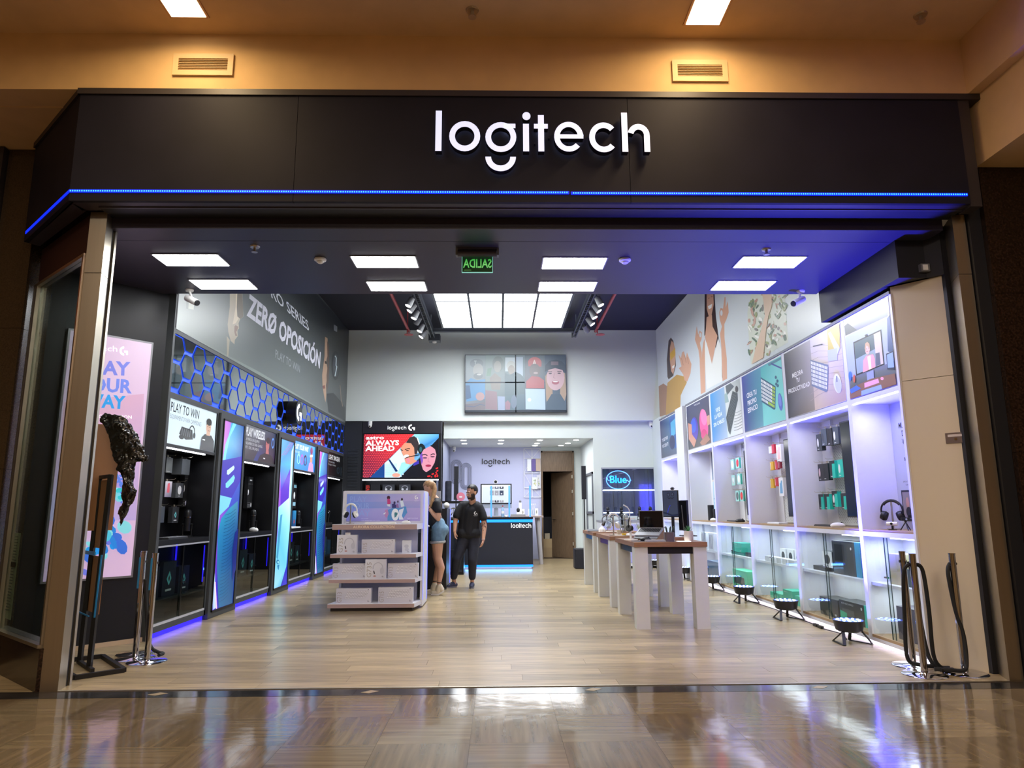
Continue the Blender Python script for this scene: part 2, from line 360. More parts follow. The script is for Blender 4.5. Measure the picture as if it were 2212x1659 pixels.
# neighbouring shop
g = thing('neighbour_shopfront', 'dark framed shopfront of the next shop at the left edge', 'shopfront', (-5.4, 6.5, 0))
MB().box(-4.86, -4.76, 6.27, 6.6, 0, 4.79).box(-7, -4.86, 6.3, 6.6, 4.23, 4.79).box(-7, -4.86, 6.3, 6.45, 3.98, 4.02).build('frame', mat('dark_alu', (62, 56, 58), .4, .3), g)
for k in range(5): MB().box(-7, -4.87, 6.28, 6.31, 4.27+k*.1, 4.3+k*.1).build('slat', mat('dark_slat', (40, 38, 40), .4), g)
MB().box(-7, -4.86, 6.36, 6.4, 4.02, 4.23).build('upper_panel', mat('tan_panel', (190, 150, 100), .5, emit=.1), g)
MB().box(-7, -4.86, 6.36, 6.4, 3.3, 3.98).build('orange_poster', mat('orange_panel', (205, 110, 78), .5, emit=.12, noise=.6, nscale=3), g)
MB().box(-7, -4.86, 6.42, 6.44, 0, 3.3).build('window_pane', mat('dark_pane', (12, 10, 9), .05), g)
# ------------------------------------------------------------ FASCIA
fs = thing('shop_fascia', 'black panelled shopfront fascia spanning the opening under the beige wall', 'fascia', (0, 5.4, 3.8))
for x0, x1 in ((-3.478, -1.674), (-1.67, 1.093), (1.097, 3.93)): MB().box(x0, x1, 5.333, 5.37, 3.80, 4.74).build('fascia_panel', fasciaM, fs)
MB().box(-3.5, 4.135, 5.318, 5.52, 4.745, 4.797).box(3.932, 4.03, 5.34, 5.5, 3.78, 4.745).build('top_trim', mat('fascia_trim', (52, 46, 46), .45), fs)
MB().box(-3.478, 3.93, 5.37, 5.52, 3.80, 3.83).box(-3.478, 3.93, 5.37, 5.5, 4.5, 4.74).build('underside', mat('fascia_underside', (54, 48, 58), .45), fs)
MB().prism([(-3.48, 5.333), (-4.425, 6.22), (-4.40, 6.25), (-3.46, 5.37)], 3.80, 4.745).build('angled_panel', fasciaM, fs)
MB().prism([(-3.49, 5.318), (-4.44, 6.21), (-4.40, 6.26), (-3.44, 5.37)], 4.745, 4.797).build('angled_trim', MATS['fascia_trim'], fs)
MB().prism([(-3.48, 5.37), (-4.40, 6.25), (-4.35, 6.33), (-3.44, 5.52)], 3.80, 3.83).build('angled_underside', MATS['fascia_underside'], fs)
MB().box(-3.3, 3.93, 5.46, 5.56, 3.792, 3.82).box(-3.3, 3.95, 5.56, 5.66, 3.8, 4.6).build('shutter_box', blackM, fs)
MB().box(-3.3, 3.93, 5.445, 5.46, 3.79, 3.80).build('shutter_rail', mat('rail_grey', (70, 66, 76), .4), fs)
ls = thing('blue_led_strip', 'glowing blue light strip running along the bottom of the fascia', 'light strip', (0, 5.33, 3.88))
MB().box(-3.478, .585, 5.324, 5.331, 3.870, 3.893).build('tube', LED_B, ls); MB().box(.6, 3.906, 5.324, 5.331, 3.866, 3.889).build('tube', LED_B, ls)
MB().prism([(-3.479, 5.326), (-4.40, 6.19), (-4.40, 6.197), (-3.479, 5.333)], 3.868, 3.893).build('tube', LED_B, ls)
dots = MB(); x = -3.47
while x < 3.9:
    if not .575 < x < .605: dots.box(x, x+.008, 5.3215, 5.3242, 3.876-.004*(x > .6), 3.887-.004*(x > .6))
    x += .0185
dots.build('diode', LED_C, ls, kind='stuff')
area('strip_glow', (.2, 5.28, 3.88), 7.2, 5, (.12, .16, 1), rot=(PI/2, 0, PI), sy=.03)
sg = thing('shop_sign', 'large glowing white lowercase letters on the black fascia', 'sign', (.37, 5.25, 4.2))
def solid_word(parent, x0, y, z0, sx, sz, dep, mf, ms, smile=True, name='letter', single=False):
    allb = []
    for g in word_glyphs(smile):
        bm = bmesh.new()
        for p in g:
            try: bm.faces.new([bm.verts.new((x0+a*sx, y, z0+b*sz)) for a, b in p])
            except ValueError: pass
        bmesh.ops.remove_doubles(bm, verts=bm.verts, dist=1e-4); bmesh.ops.recalc_face_normals(bm, faces=bm.faces)
        for f in bm.faces:
            f.normal_update()
            if f.normal.y > 0: f.normal_flip()
        r = bmesh.ops.extrude_face_region(bm, geom=list(bm.faces))
        bmesh.ops.translate(bm, vec=(0, dep, 0), verts=[e for e in r['geom'] if isinstance(e, bmesh.types.BMVert)])
        bm.normal_update(); me = D.meshes.new(name); 
        bm.verts.index_update(); v = [tuple(q.co) for q in bm.verts]; mb = MB(); mb.v = v
        for f in bm.faces: mb.f.append(tuple(q.index for q in f.verts)); mb.m.append(0 if f.normal.y < -.9 or all(abs(q.co.y-y) < 1e-5 for q in f.verts) else 1)
        bm.free(); D.meshes.remove(me); allb.append(mb)
    if single:
        b = MB()
        for a in allb:
            n = len(b.v); b.v += a.v; b.f += [tuple(i+n for i in f) for f in a.f]; b.m += a.m
        allb = [b]
    return [a.build(name, [mf, ms], parent) for a in allb]
letS = mat('letter_side', (26, 26, 40), .4)
solid_word(sg, -.512, 5.245, 4.203, .000941, .00105, .06, LET_W, letS)
[MB().box(x, x+.01, 5.3, 5.333, z, z+.01).build('standoff', letS, sg) for x, z in ((-.495, 4.3), (-.36, 4.25), (.02, 4.1), (.02, 4.22), (.3, 4.3), (.42, 4.35), (.57, 4.3), (.8, 4.25), (1.08, 4.35))]
area('sign_glow', (.37, 5.2, 4.3), 1.6, .8, (.6, .7, 1), rot=(-PI/2, 0, 0), sy=.3)
# ------------------------------------------------------------ entrance pillars, jambs
g = thing('steel_pillar', 'brushed steel clad pillar at the left end of the shop opening', 'pillar', (-3.35, 5.6, 0))
for z0, z1 in ((0, 3.262), (3.267, 3.80)): MB().prism([(-3.425, 5.553), (-3.285, 5.553), (-3.315, 5.70), (-3.43, 5.70)], z0, z1).build('cladding', steelM, g)
MB().prism([(-3.43, 5.70), (-3.317, 5.70), (-3.325, 5.74), (-3.43, 5.74)], 0, 3.80, 0).build('rubber_seal', blackM, g); MB().box(-3.43, -3.31, 5.74, 5.77, 0, 3.8).build('edge_strip', steelM, g)
g = thing('steel_pillar', 'brushed steel clad pillar at the right end beside granite slabs', 'pillar', (3.96, 5.6, 0))
for z0, z1 in ((0, 3.262), (3.267, 3.80)): MB().prism([(3.908, 5.553), (4.02, 5.553), (4.03, 5.8), (4.0, 5.8)], z0, z1).build('cladding', steelM, g)
MB().box(3.955, 4.03, 5.8, 5.86, 0, 3.8).build('rubber_seal', blackM, g)
# corner display window
g = thing('display_window', 'angled corner display window with granite base and steel edges', 'display window', (-3.9, 5.97, 0))
A0, A1 = Vector((-3.44, 5.56, 0)), Vector((-4.40, 6.41, 0)); dA = (A1-A0).normalized(); nA = Vector((dA.y, -dA.x, 0)); nA = nA if nA.y > 0 else -nA; LA = (A1-A0).length
def wpanel(t0, t1, z0, z1, d0, d1, name, m): 
    P = [A0+dA*t0+nA*d0, A0+dA*t1+nA*d0, A0+dA*t1+nA*d1, A0+dA*t0+nA*d1]; return MB().prism([(p.x, p.y) for p in P], z0, z1).build(name, m, g)
wpanel(-.02, LA, 0, .31, -.02, .1, 'base', granite); wpanel(0, LA, .31, .335, -.03, .1, 'sill', steelM); wpanel(.03, LA-.1, .335, 3.41, .02, .03, 'pane', GLASSD)
wpanel(0, .03, .33, 3.42, -.01, .06, 'edge_post', steelM); wpanel(LA-.1, LA-.05, .33, 3.42, -.01, .05, 'edge_post', steelM); wpanel(LA-.045, LA, .33, 3.42, -.01, .05, 'edge_post', steelM)
wpanel(0, LA, 3.41, 3.44, -.01, .06, 'head_rail', steelM); wpanel(0, LA, 3.44, 3.80, .02, .08, 'upper_panel', mat('maroon_panel', (52, 26, 24), .5))
t = thing('window_notice', 'tall printed paper notice stuck low inside the corner window glass', 'notice', tuple(A0+dA*.98+nA*.035+Vector((0, 0, .55))), 0)
O = A0+dA*1.12+nA*.032+Vector((0, 0, .42)); p = Pic(O, -dA, Z_, .17, .72); p.bg((180, 182, 160))
for k in range(26):
    p.multi((90, 96, 92), [[(.12, .96-k*.034), (.5+.4*random.random(), .96-k*.034), (.5+.4*random.random(), .948-k*.034), (.12, .948-k*.034)]])
p.poly((60, 52, 44), [(.1, .66), (.85, .66), (.85, .6), (.1, .6)]); p.build('sheet', PRINT, t)
# ------------------------------------------------------------ shop shell
soffM = mat('dark_soffit', (50, 46, 62), .42)
def seamrect(m, x0, x1, y0, y1, z0, z1): return m.box(x0, x1, y0, y1, z0, z1)
cs = struct(MB().prism([(-3.72, 5.95), (3.61, 5.95), (3.61, 7.5), (-4.6, 7.5), (-4.45, 6.62)], 3.705, 3.8).build('ceiling', soffM))
struct(MB().prism([(-3.44, 5.67), (3.9, 5.67), (3.9, 5.947), (-3.70, 5.947)], 3.706, 4.6).build('ceiling_edge', soffM))
struct(MB().box(-5.0, 4.1, 7.42, 7.5, 3.8, 5.62).build('wall_over_soffit', blackM))
struct(MB().box(-4.1, 4.1, 7.5, YB+.2, 5.614, 5.75).build('ceiling_upper', mat('black_ceiling', (22, 24, 40), .8)))
struct(MB().box(-4.2, XL-.005, 7.57, YB, 3.29, 5.614).box(-4.2, -4.08, 7.57, YB, 0, 3.29).build('wall_left', darkG))
struct(MB().box(3.853, 4.2, 7.42, YB, 3.31, 5.614).box(4.1, 4.2, 5.8, YB+.3, 0, 3.31).build('wall_right_inner', whiteW))
struct(MB().box(3.6, 4.1, 5.9, 7.42, 3.35, 3.80).build('wall_corner_upper', mat('navy_black', (16, 17, 28), .6)))
struct(MB().box(-3.64, 3.9, YB, YB+.2, 3.393, 5.62).build('wall_back', whiteW))
lav = mat('lavender_wall', (192, 196, 226), .6)
struct(MB().box(-1.31, 2.272, YB+.2, YB+.4, 2.995, 3.5).box(2.272, 2.445, YB+.2, YB+.4, 0, 3.5).box(3.76, 4.1, YB+.2, YB+.4, 0, 3.5).box(2.445, 3.76, YB+.2, YB+.4, 0, 1.15).box(2.445, 3.76, YB+.2, YB+.4, 2.287, 3.5).build('wall_back_lower', whiteW))
struct(MB().box(-1.35, 2.35, YB+.4, 19.4, 3.01, 3.1).build('ceiling_recess', whiteW))
struct(MB().box(-1.45, -1.33, YB+.02, 19.3, 0, 3.3).build('wall_recess_left', mat('grey_blue_wall', (128, 134, 158), .5)))
struct(MB().box(-1.4, 1.17, 19.2, 19.4, 0, 3.05).build('wall_recess', lav)); struct(MB().box(1.17, 2.4, 19.2, 19.4, 2.89, 3.05).box(2.08, 2.4, 19.2, 19.4, 0, 2.89).box(2.28, 2.4, YB+.4, 19.3, 0, 3.05).build('wall_recess_right', whiteW))
struct(MB().box(-3.65, -3.21, YB-.05, YB+.3, 0, 3.39).build('wall_corner', mat('black_wall', (26, 29, 36), .6)))
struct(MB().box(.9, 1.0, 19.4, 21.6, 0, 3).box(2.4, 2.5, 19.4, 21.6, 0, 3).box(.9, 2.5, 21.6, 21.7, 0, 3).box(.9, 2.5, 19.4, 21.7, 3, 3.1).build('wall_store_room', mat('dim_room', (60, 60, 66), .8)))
# door
walnut = mat('walnut', (112, 92, 72), .4, noise=.28, nscale=7, stretch=(14, 14, .8))
g = thing('door_1', 'half open walnut door with transom panel in the back recess', 'door', (1.6, 19.25, 0)); g['kind'] = 'structure'
MB().box(1.175, 1.215, 19.14, 19.4, 0, 2.9).box(2.03, 2.08, 19.14, 19.4, 0, 2.9).box(1.175, 2.08, 19.14, 19.4, 2.86, 2.9).build('frame', walnut, g)
MB().box(1.215, 2.03, 19.17, 19.22, 2.34, 2.86).build('transom', walnut, g)
R_ = Matrix.Rotation(math.radians(-52), 3, 'Z'); hx = Vector((2.03, 19.2, 0)); d_ = (R_@Vector((-1, 0, 0)))*-1
dd = Vector((-.62, .78, 0)).normalized()
leaf = MB().prism([(hx.x, hx.y), (hx.x+dd.x*.86, hx.y+dd.y*.86), (hx.x+dd.x*.86+.03, hx.y+dd.y*.86+.03), (hx.x+.03, hx.y+.03)], .01, 2.33).build('leaf', walnut, g)
MB().cyl((1.56, 19.78, 1.03), (1.52, 19.72, 1.03), .012).cyl((1.52, 19.72, 1.03), (1.6, 19.68, 1.03), .01).build('handle', chromeM, leaf)
for z in (.35, 1.15, 1.75, 2.15): MB().box(2.0, 2.03, 19.13, 19.2, z, z+.09).build('hinge', steelM, g)
# angled walls beside the entrance
WA, WB = Vector((-4.60, 6.5, 0)), Vector((-3.655, 7.588, 0))
struct(MB().prism([(WA.x, WA.y), (WB.x, WB.y), (WB.x-.5, WB.y+.1), (WA.x-.1, WA.y+.1)], 0, 3.80).build('wall_angled_left', mat('black_wall_satin', (15, 17, 22), .45)))
MB().prism([(WA.x+.01, WA.y-.01), (WB.x+.01, WB.y-.01), (WB.x, WB.y), (WA.x, WA.y)], 0, .045).build('baseboard_left', mat('pale_trim', (205, 180, 150), .5), kind='structure')
struct(MB().prism([(3.672, 6.17), (3.995, 5.80), (4.1, 5.85), (4.1, 6.17)], 0, 2.448).build('wall_angled_right', mat('cream_laminate', (206, 192, 168), .5))); struct(MB().prism([(3.672, 6.17), (3.995, 5.80), (4.1, 5.85), (4.1, 6.17)], 2.453, 3.35).build('wall_angled_right_top', MATS['cream_laminate']))
struct(MB().prism([(3.61, 6.17), (3.95, 5.80), (4.1, 5.85), (4.1, 6.2)], 3.35, 3.80).build('wall_corner_black', blackM))
# ------------------------------------------------------------ ceiling fittings
def panel_light(x, y):
    t = thing('ceiling_panel_light', '', 'ceiling light', (x, y, 3.705), 0, 'panel lights in the dark soffit')
    MB().box(-.318, .318, -.163, .163, -.006, .0).build('frame', mat('lamp_frame', (120, 120, 130), .4), t, world=False)
    MB().box(-.303, .303, -.148, .148, -.009, -.005).build('diffuser', PANEL, t, world=False); return t
PLL = {(-2.955, 6.43): 'white panel light nearest the left pillar, front row', (-1.1, 6.47): 'front row panel light left of the green exit sign', (.745, 6.50): 'front row panel light right of the green exit sign', (2.67, 6.46): 'front row panel light over the blue lit soffit end',
       (-2.93, 7.165): 'rear row panel light beside the left bullet camera', (-1.09, 7.22): 'rear row panel light behind the left smoke detector', (.75, 7.22): 'rear row panel light behind the right smoke detector', (2.66, 7.185): 'rear row panel light beside the blue lit bullet camera'}
for (x, y), lb in PLL.items(): panel_light(x, y)['label'] = lb
def mall_light(x, y, lb):
    t = thing('mall_ceiling_light', lb, 'ceiling light', (x, y, 5.32), 0, 'mall ceiling lights')
    MB().box(-.16, .16, -.75, .02, -.012, 0).build('frame', mat('lamp_frame_warm', (190, 140, 90), .5), t, world=False); MB().box(-.14, .14, -.73, 0, -.015, -.01).build('diffuser', mat('warm_diffuser', (255, 240, 210), .5, emit=6, ecol=(255, 236, 205)), t, world=False)
mall_light(-2.53, 5.11, 'bright rectangular light in the mall ceiling above the left vent'); mall_light(1.715, 5.15, 'bright rectangular light in the mall ceiling above the right vent')
def sprinkler(x, y, z, lb, s=1):
    t = thing('sprinkler', lb, 'sprinkler', (x, y, z), 0, 'ceiling sprinklers'); MB().cyl((0, 0, 0), (0, 0, -.012*s), .045*s, .04*s).build('flange', steelM, t, world=False)
    MB().cyl((0, 0, -.01), (0, 0, -.05*s), .012*s).cyl((0, 0, -.05*s), (0, 0, -.056*s), .028*s).build('head', steelM, t, world=False)
sprinkler(-.207, 5.02, 5.32, 'small sprinkler in the mall ceiling above the sign', 1.2); sprinkler(3.49, 5.03, 5.32, 'small sprinkler in the mall ceiling at the right corner', 1.2)
sprinkler(-2.23, 6.08, 3.705, 'sprinkler in the dark soffit left of the smoke detector'); sprinkler(2.51, 6.12, 3.705, 'sprinkler in the blue lit part of the soffit')
def vent(x0, x1, z0, z1, lb):
    y = 5.34; t = thing('air_vent', lb, 'vent', ((x0+x1)/2, y, z0), 0, 'wall vents above the fascia'); cm = mat('vent_cream', (206, 176, 130), .6)
    b = .045; MB().box(x0, x1, y-.02, y, z0, z0+b).box(x0, x1, y-.02, y, z1-b, z1).box(x0, x0+b, y-.02, y, z0+b, z1-b).box(x1-b, x1, y-.02, y, z0+b, z1-b).build('frame', cm, t)
    MB().box(x0+b, x1-b, y-.002, y, z0+b, z1-b).build('duct_shade', mat('vent_dark', (12, 9, 7), .9), t)  # thin near-black sheet; the opening's shade is put into its colour
    for k in range(7): zz = z0+b+(k+.4)*(z1-z0-2*b)/7; MB().box(x0+b, x1-b, y-.017, y-.004, zz, zz+.0035).build('slat', cm, t)
vent(-2.735, -2.232, 4.925, 5.125, 'cream louvred vent in the beige wall, upper left'); vent(1.49, 1.965, 4.9, 5.1, 'cream louvred vent in the beige wall, upper right')
for x, lb in ((-1.71, 'white smoke detector in the soffit left of the exit sign'), (1.23, 'white smoke detector in the soffit right of the exit sign')):
    t = thing('smoke_detector', lb, 'smoke detector', (x, 6.385, 3.705), 0, 'smoke detectors'); MB().lathe([(.052, 0), (.058, -.008), (.056, -.022), (.04, -.03)]).build('body', plasW, t, True, world=False); MB().lathe([(.034, -.028), (.034, -.04), (.02, -.05), (.008, -.052)]).build('sensor', plasW, t, True, world=False)
t = thing('exit_sign', 'green glass exit sign seen from behind, reading SALIDA backwards', 'exit sign', (-.19, 6.13, 3.705))
MB().box(-.375, -.01, 6.09, 6.18, 3.69, 3.705).cyl((-.372, 6.13, 3.66), (-.012, 6.13, 3.66), .034).build('housing', mat('dark_housing', (62, 60, 78), .3), t); MB().box(-.392, -.375, 6.1, 6.17, 3.635, 3.705).build('end_cap', plasG, t); MB().box(-.01, .007, 6.1, 6.17, 3.635, 3.705).build('end_cap', plasG, t)
MB().box(-.332, -.052, 6.128, 6.134, 3.478, 3.632).build('pane', glassmat('green_glass', (150, 215, 160), .04), t)
MB().box(-.334, -.05, 6.126, 6.136, 3.472, 3.48).box(-.336, -.331, 6.126, 6.136, 3.475, 3.632).box(-.053, -.048, 6.126, 6.136, 3.475, 3.632).build('lit_edge', mat('green_edge', (120, 200, 190), .3, emit=.6), t)
p = Pic((-.052, 6.126, 3.48), -X_, Z_, .28, .152); p.text('SALIDA', (70, 190, 80), (.03, .28), (.97, .28), (.03, .82), bold=.02); p.multi((90, 170, 80), [[(.7, .1), (.94, .1), (.94, .13), (.7, .13)]]); p.mb.f = [f[::-1] for f in p.mb.f]; p.mb.c = [c[::-1] for c in p.mb.c]; p.build('lettering', PLIT, t)
def bullet(x, y, z, dirx, m, lb):
    t = thing('security_camera', lb, 'security camera', (x, y, z), 0, 'security cameras'); MB().cyl((0, 0, 0), (0, 0, -.018), .045, .04).build('mount', m, t, True, world=False)
    MB().tube([(0, 0, -.015), (dirx*.02, 0, -.06), (dirx*.03, 0, -.09)], .012).build('arm', m, t, True, world=False)
    a = Vector((dirx*-.03, .02, -.085)); b = Vector((dirx*.11, -.04, -.16)); bd = MB().cyl(a, b, .036, .036).build('body', m, t, True, world=False); d = (b-a).normalized(); MB().cyl(b, b+d*.012, .034, .03).build('lens', plasB, t, True, world=False)
bullet(-3.38, 7.36, 3.705, 1, plasW, 'white bullet camera under the soffit beside the left mural'); bullet(3.38, 7.38, 3.705, -1, plasW, 'bullet camera under the blue lit soffit beside the right mural')
for x, y, z, lb in ((-3.03, YB-.02, 3.385, 'white dome camera above the red headset poster'), (-1.54, YB+.15, 3.385, 'white dome camera under the wall edge right of the red poster'), (-1.46, 18.8, 3.0, 'white dome camera in the recess corner'), (3.67, YB+.15, 3.385, 'small dome camera under the wall edge at the right corner')):
    if x == -1.46: x = -1.2
    t = thing('dome_camera', lb, 'security camera', (x, y, z), 0, 'dome cameras'); MB().lathe([(.05, 0), (.052, -.07), (.04, -.09)]).build('housing', plasW, t, True, world=False); MB().ell((0, -.02, -.1), (.045, .045, .05)).build('ball', plasW, t, True, world=False); MB().ell((0, -.055, -.12), (.02, .016, .02)).build('lens', plasB, t, True, world=False)
# light grid, tracks, pipes
trussM = mat('track_grey', (84, 90, 98), .5)
t = thing('light_grid', 'large hanging grid of glowing white ceiling panels above the shop', 'ceiling light', (.1, 13, 5.2))
x0, x1 = -1.2, 1.385; cw = (x1-x0)/4
for i in range(4):
    for j in range(6):
        MB().box(x0+i*cw+.022, x0+(i+1)*cw-.022, 14.62-(j+1)*.645+.015, 14.62-j*.645-.015, 5.205, 5.22).build('lit_panel', GRIDP, t)
fr = MB()
for i in range(5): fr.box(x0+i*cw-.02, x0+i*cw+.02, 14.64-6*.645, 14.64, 5.195, 5.235)
for j in range(7): fr.box(x0, x1, 14.62-j*.645-.012, 14.62-j*.645+.012, 5.199, 5.235)
[MB().cyl((xx, yy, 5.235), (xx, yy, 5.614), .005, n=6).build('hanger', trussM, t) for xx in (-1.1, .1, 1.3) for yy in (11, 14.4)]
fr.build('frame', mat('grid_frame', (70, 76, 86), .4), t)
area('grid_light', (.09, 12.7, 5.17), 2.5, 330, (.93, .97, 1), sy=3.7)
for sx, xx, lb in ((-1, -1.5, 'grey lighting truss with spotlights left of the light grid'), (1, 1.74, 'grey lighting truss with spotlights right of the light grid')):
    t = thing('track_truss', lb, 'lighting truss', (xx, 13, 5.25), 0, 'lighting trusses')
    m = MB(); m.box(xx-.05, xx-.03, 10.7, 15.5, 5.2, 5.32).box(xx+.03, xx+.05, 10.7, 15.5, 5.2, 5.32).box(xx-.05, xx+.05, 10.7, 15.5, 5.31, 5.33)
    for k in range(40): m.box(xx-.03, xx+.03, 10.75+k*.12, 10.77+k*.12, 5.2, 5.215)
    m.build('rail', trussM, t)
    for yy in (11, 13, 15): MB().cyl((xx, yy, 5.33), (xx, yy, 5.614), .008, n=8).build('hanger', trussM, t)
    if sx < 0: MB().box(xx-.1, xx+.16, 15.5, 15.75, 5.14, 5.3).build('end_box', trussM, t); MB().lathe([(.05, 5.14), (.05, 5.115), (.03, 5.1)], (xx+.03, 15.6, 0)).build('round_cap', plasW, t)
    ys = [12.35, 12.75, 13.2, 13.65, 14.2, 14.75] if sx < 0 else [12.3, 12.75, 13.15, 13.7, 14.3]
    for n, y in enumerate(ys):
        s = thing('spotlight', 'cylindrical track spotlight, %s from the front on the %s truss' % (('first', 'second', 'third', 'fourth', 'fifth', 'sixth')[n], 'left' if sx < 0 else 'right'), 'spotlight', (xx+sx*.02, y, 5.2), 0, 'spotlights on the %s truss' % ('left' if sx < 0 else 'right'))
        MB().cyl((sx*.05, 0, .02), (sx*.09, 0, -.06), .01).build('bracket', trussM, s, world=False)
        a = Vector((sx*.07, .02, -.03)); d = Vector((sx*(.55 if n % 2 else .35), -.12, -.8)).normalized(); off = n == 3 and sx < 0 or n == 4 and sx > 0
        if off: d = Vector((sx*.5, .6, -.5)).normalized()
        MB().cyl(a, a+d*.17, .055, .065).build('body', plasG, s, True, world=False)
        MB().cyl(a+d*.171, a+d*.174, .055, .055).build('lens', plasB if off else mat('spot_lens', (255, 255, 255), .4, emit=8), s, world=False)
tag(MB().box(-1.45, 1.7, 15.0, 15.1, 5.22, 5.30).build('truss_crossbar', trussM), 'grey crossbar joining the two trusses behind the light grid', 'truss')
redM = mat('red_pipe_paint', (176, 62, 66), .45)
for sx, xx in ((-1, -1.98), (1, 2.17)):
    t = thing('sprinkler_pipe', 'red sprinkler pipe under the black ceiling, %s of the light grid' % ('left' if sx < 0 else 'right'), 'pipe', (xx, 13, 5.3), 0, 'red sprinkler pipes')
    MB().cyl((xx, 8, 5.3), (xx, 15.0, 5.22), .03).build('pipe', redM, t, True); MB().cyl((xx, 14.7, 5.6), (xx, 14.7, 5.1), .012).build('drop', redM, t, True)
    MB().lathe([(.02, 0), (.1, .01), (.1, .02), (.02, .03)], (xx+.1*(sx > 0), 14.95, 5.12)).build('cap', redM, t, True)
# recess downlights
for i, x in enumerate((-.86, .07, 1.02, 1.92)):
    for j, y in enumerate((17.1, 17.95)+((18.6,) if i > 1 else ())):
        xx = x-(.12 if i == 3 else .02)*j
        t = thing('downlight', '%s downlight of the %s column in the back recess ceiling' % (('front', 'middle' if i > 1 else 'rear', 'rear')[j], ('leftmost', 'second', 'third', 'rightmost')[i]), 'downlight', (xx, y, 3.01), 0, 'recess downlights')
        MB().lathe([(.085, 0), (.085, -.008), (.07, -.012)]).build('ring', plasW, t, world=False); MB().cyl((0, 0, -.012), (0, 0, -.016), .068).build('lens', mat('down_lens', (255, 255, 255), .4, emit=22), t, world=False)
area('recess_light', (.4, 17.6, 2.95), 3.0, 75, (.95, .97, 1), sy=1.4)
# ============================================================ LEFT WALL
def carton(name, label, cat, x0, x1, y0, y1, z0, z1, col=(40, 42, 46), face='x', art=None, group=None, m=None, hang=False, loc=None, rz=0):
    """boxed product: body is the root mesh, printed front is its child"""
    c = Vector(((x0+x1)/2, (y0+y1)/2, z0)); m = m or mat('carton_%d_%d_%d' % tuple(col), col, .45)
    b = MB().box(x0-c.x, x1-c.x, y0-c.y, y1-c.y, 0, z1-z0)
    r = b.build(name, m, loc=c); tag(r, label, cat, group)
    w, d, h = x1-x0, y1-y0, z1-z0; e = .0006
    if face == 'x': O, U, w_ = Vector((w/2+e, -d/2, 0)), Y_, d      # faces +x, left-to-right is +y
    elif face == '-x': O, U, w_ = Vector((-w/2-e, d/2, 0)), -Y_, d
    else: O, U, w_ = Vector((-w/2, -d/2-e, 0)), X_, w
    if art:
        p = Pic(O, U, Z_, w_, h, step=.0002); art(p); p.build('printed_front', PRINT, r, world=False)
    if hang:
        hm = MB(); hk = Vector((0, 0, h+.018))
        if face == 'x': hm.box(-w/2, w/2, -.02, .02, h, h+.006).tube([(-.045-w/2, 0, h+.02), (w/2+.06, 0, h+.02), (w/2+.075, 0, h+.035)], .0022, 6).box(-.003, .003, -.016, .016, h, h+.03)
        else: hm.tube([(.12+w/2, 0, h+.02), (-w/2-.06, 0, h+.02), (-w/2-.075, 0, h+.035)], .0022, 6).box(-.003, .003, -.016, .016, h, h+.03)
        hm.build('hook', steelM, r, world=False)
    if rz: r.rotation_euler = (0, 0, rz)
    return r
mur = Pic((XL+.004, 7.62, 3.335), Y_, Z_, 8.76, 2.265, [(401, -1385), (2011, 542), (1975, 1496), (242, 526)], step=.0001)
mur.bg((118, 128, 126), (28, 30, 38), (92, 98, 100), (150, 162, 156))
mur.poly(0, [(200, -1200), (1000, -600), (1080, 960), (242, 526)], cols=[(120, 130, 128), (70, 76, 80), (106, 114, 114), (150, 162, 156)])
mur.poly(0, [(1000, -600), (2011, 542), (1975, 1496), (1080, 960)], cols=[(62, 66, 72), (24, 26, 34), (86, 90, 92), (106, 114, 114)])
mur.poly((176, 170, 150), [(760, 600), (790, 640), (775, 815), (762, 805)])
mur.poly((188, 178, 158), [(795, -200), (915, -150), (918, 160), (925, 300), (930, 400), (895, 430), (880, 470), (885, 520), (868, 545), (872, 600), (842, 640), (838, 685), (800, 650), (775, 560), (768, 480), (790, 300)])
mur.poly((222, 208, 184), [(860, -150), (900, -150), (905, 300), (880, 420), (850, 470), (820, 480), (850, 300)])
mur.poly((120, 112, 100), [(868, 150), (915, 160), (925, 300), (928, 400), (900, 425), (868, 400), (862, 300)])
mur.poly((150, 124, 110), [(838, 500), (850, 488), (880, 505), (868, 540), (855, 560), (868, 598), (848, 600), (836, 558)])
mur.poly((120, 134, 128), [(345, 200), (410, 225), (400, 330), (345, 320)]).poly((200, 208, 190), [(372, 215), (430, 230), (420, 330), (365, 320)])
mur.poly((170, 140, 118), [(1765, 605), (1790, 620), (1800, 760), (1778, 850), (1796, 980), (1774, 1100), (1778, 1200), (1770, 1280), (1758, 1230), (1740, 1120), (1735, 1000), (1760, 800)])
mur.poly((92, 74, 66), [(1785, 640), (1806, 700), (1806, 900), (1800, 1080), (1785, 1180), (1780, 1000), (1792, 900)]).poly((60, 48, 44), [(1762, 850), (1784, 862), (1782, 885), (1762, 880)]).poly((120, 70, 62), [(1738, 1110), (1762, 1100), (1766, 1135), (1745, 1140)])
mur.ell((44, 48, 54), 1872, 900, 42, 150).ell((70, 76, 82), 1876, 900, 30, 118).stroke((196, 214, 220), [(1866, 800), (1880, 820), (1876, 900), (1886, 910), (1866, 1010)], 9).poly((120, 126, 136), [(1856, 478), (1890, 500), (1888, 556), (1854, 540)])
mur.poly((40, 42, 48), [(1780, 1190), (1850, 1180), (1920, 1260), (1970, 1330), (1975, 1470), (1800, 1380)]).stroke((150, 130, 110), [(1918, 1100), (1930, 1250), (1945, 1320)], 5)
mur.text('PRO SERIES', (214, 218, 228), (1160, 150), (1603, 548), (1140, 20), bold=.012)
mur.text('ZERØ OPOSICIÓN', (205, 206, 218), (962, 378), (1710, 925), (985, 165), bold=.035)
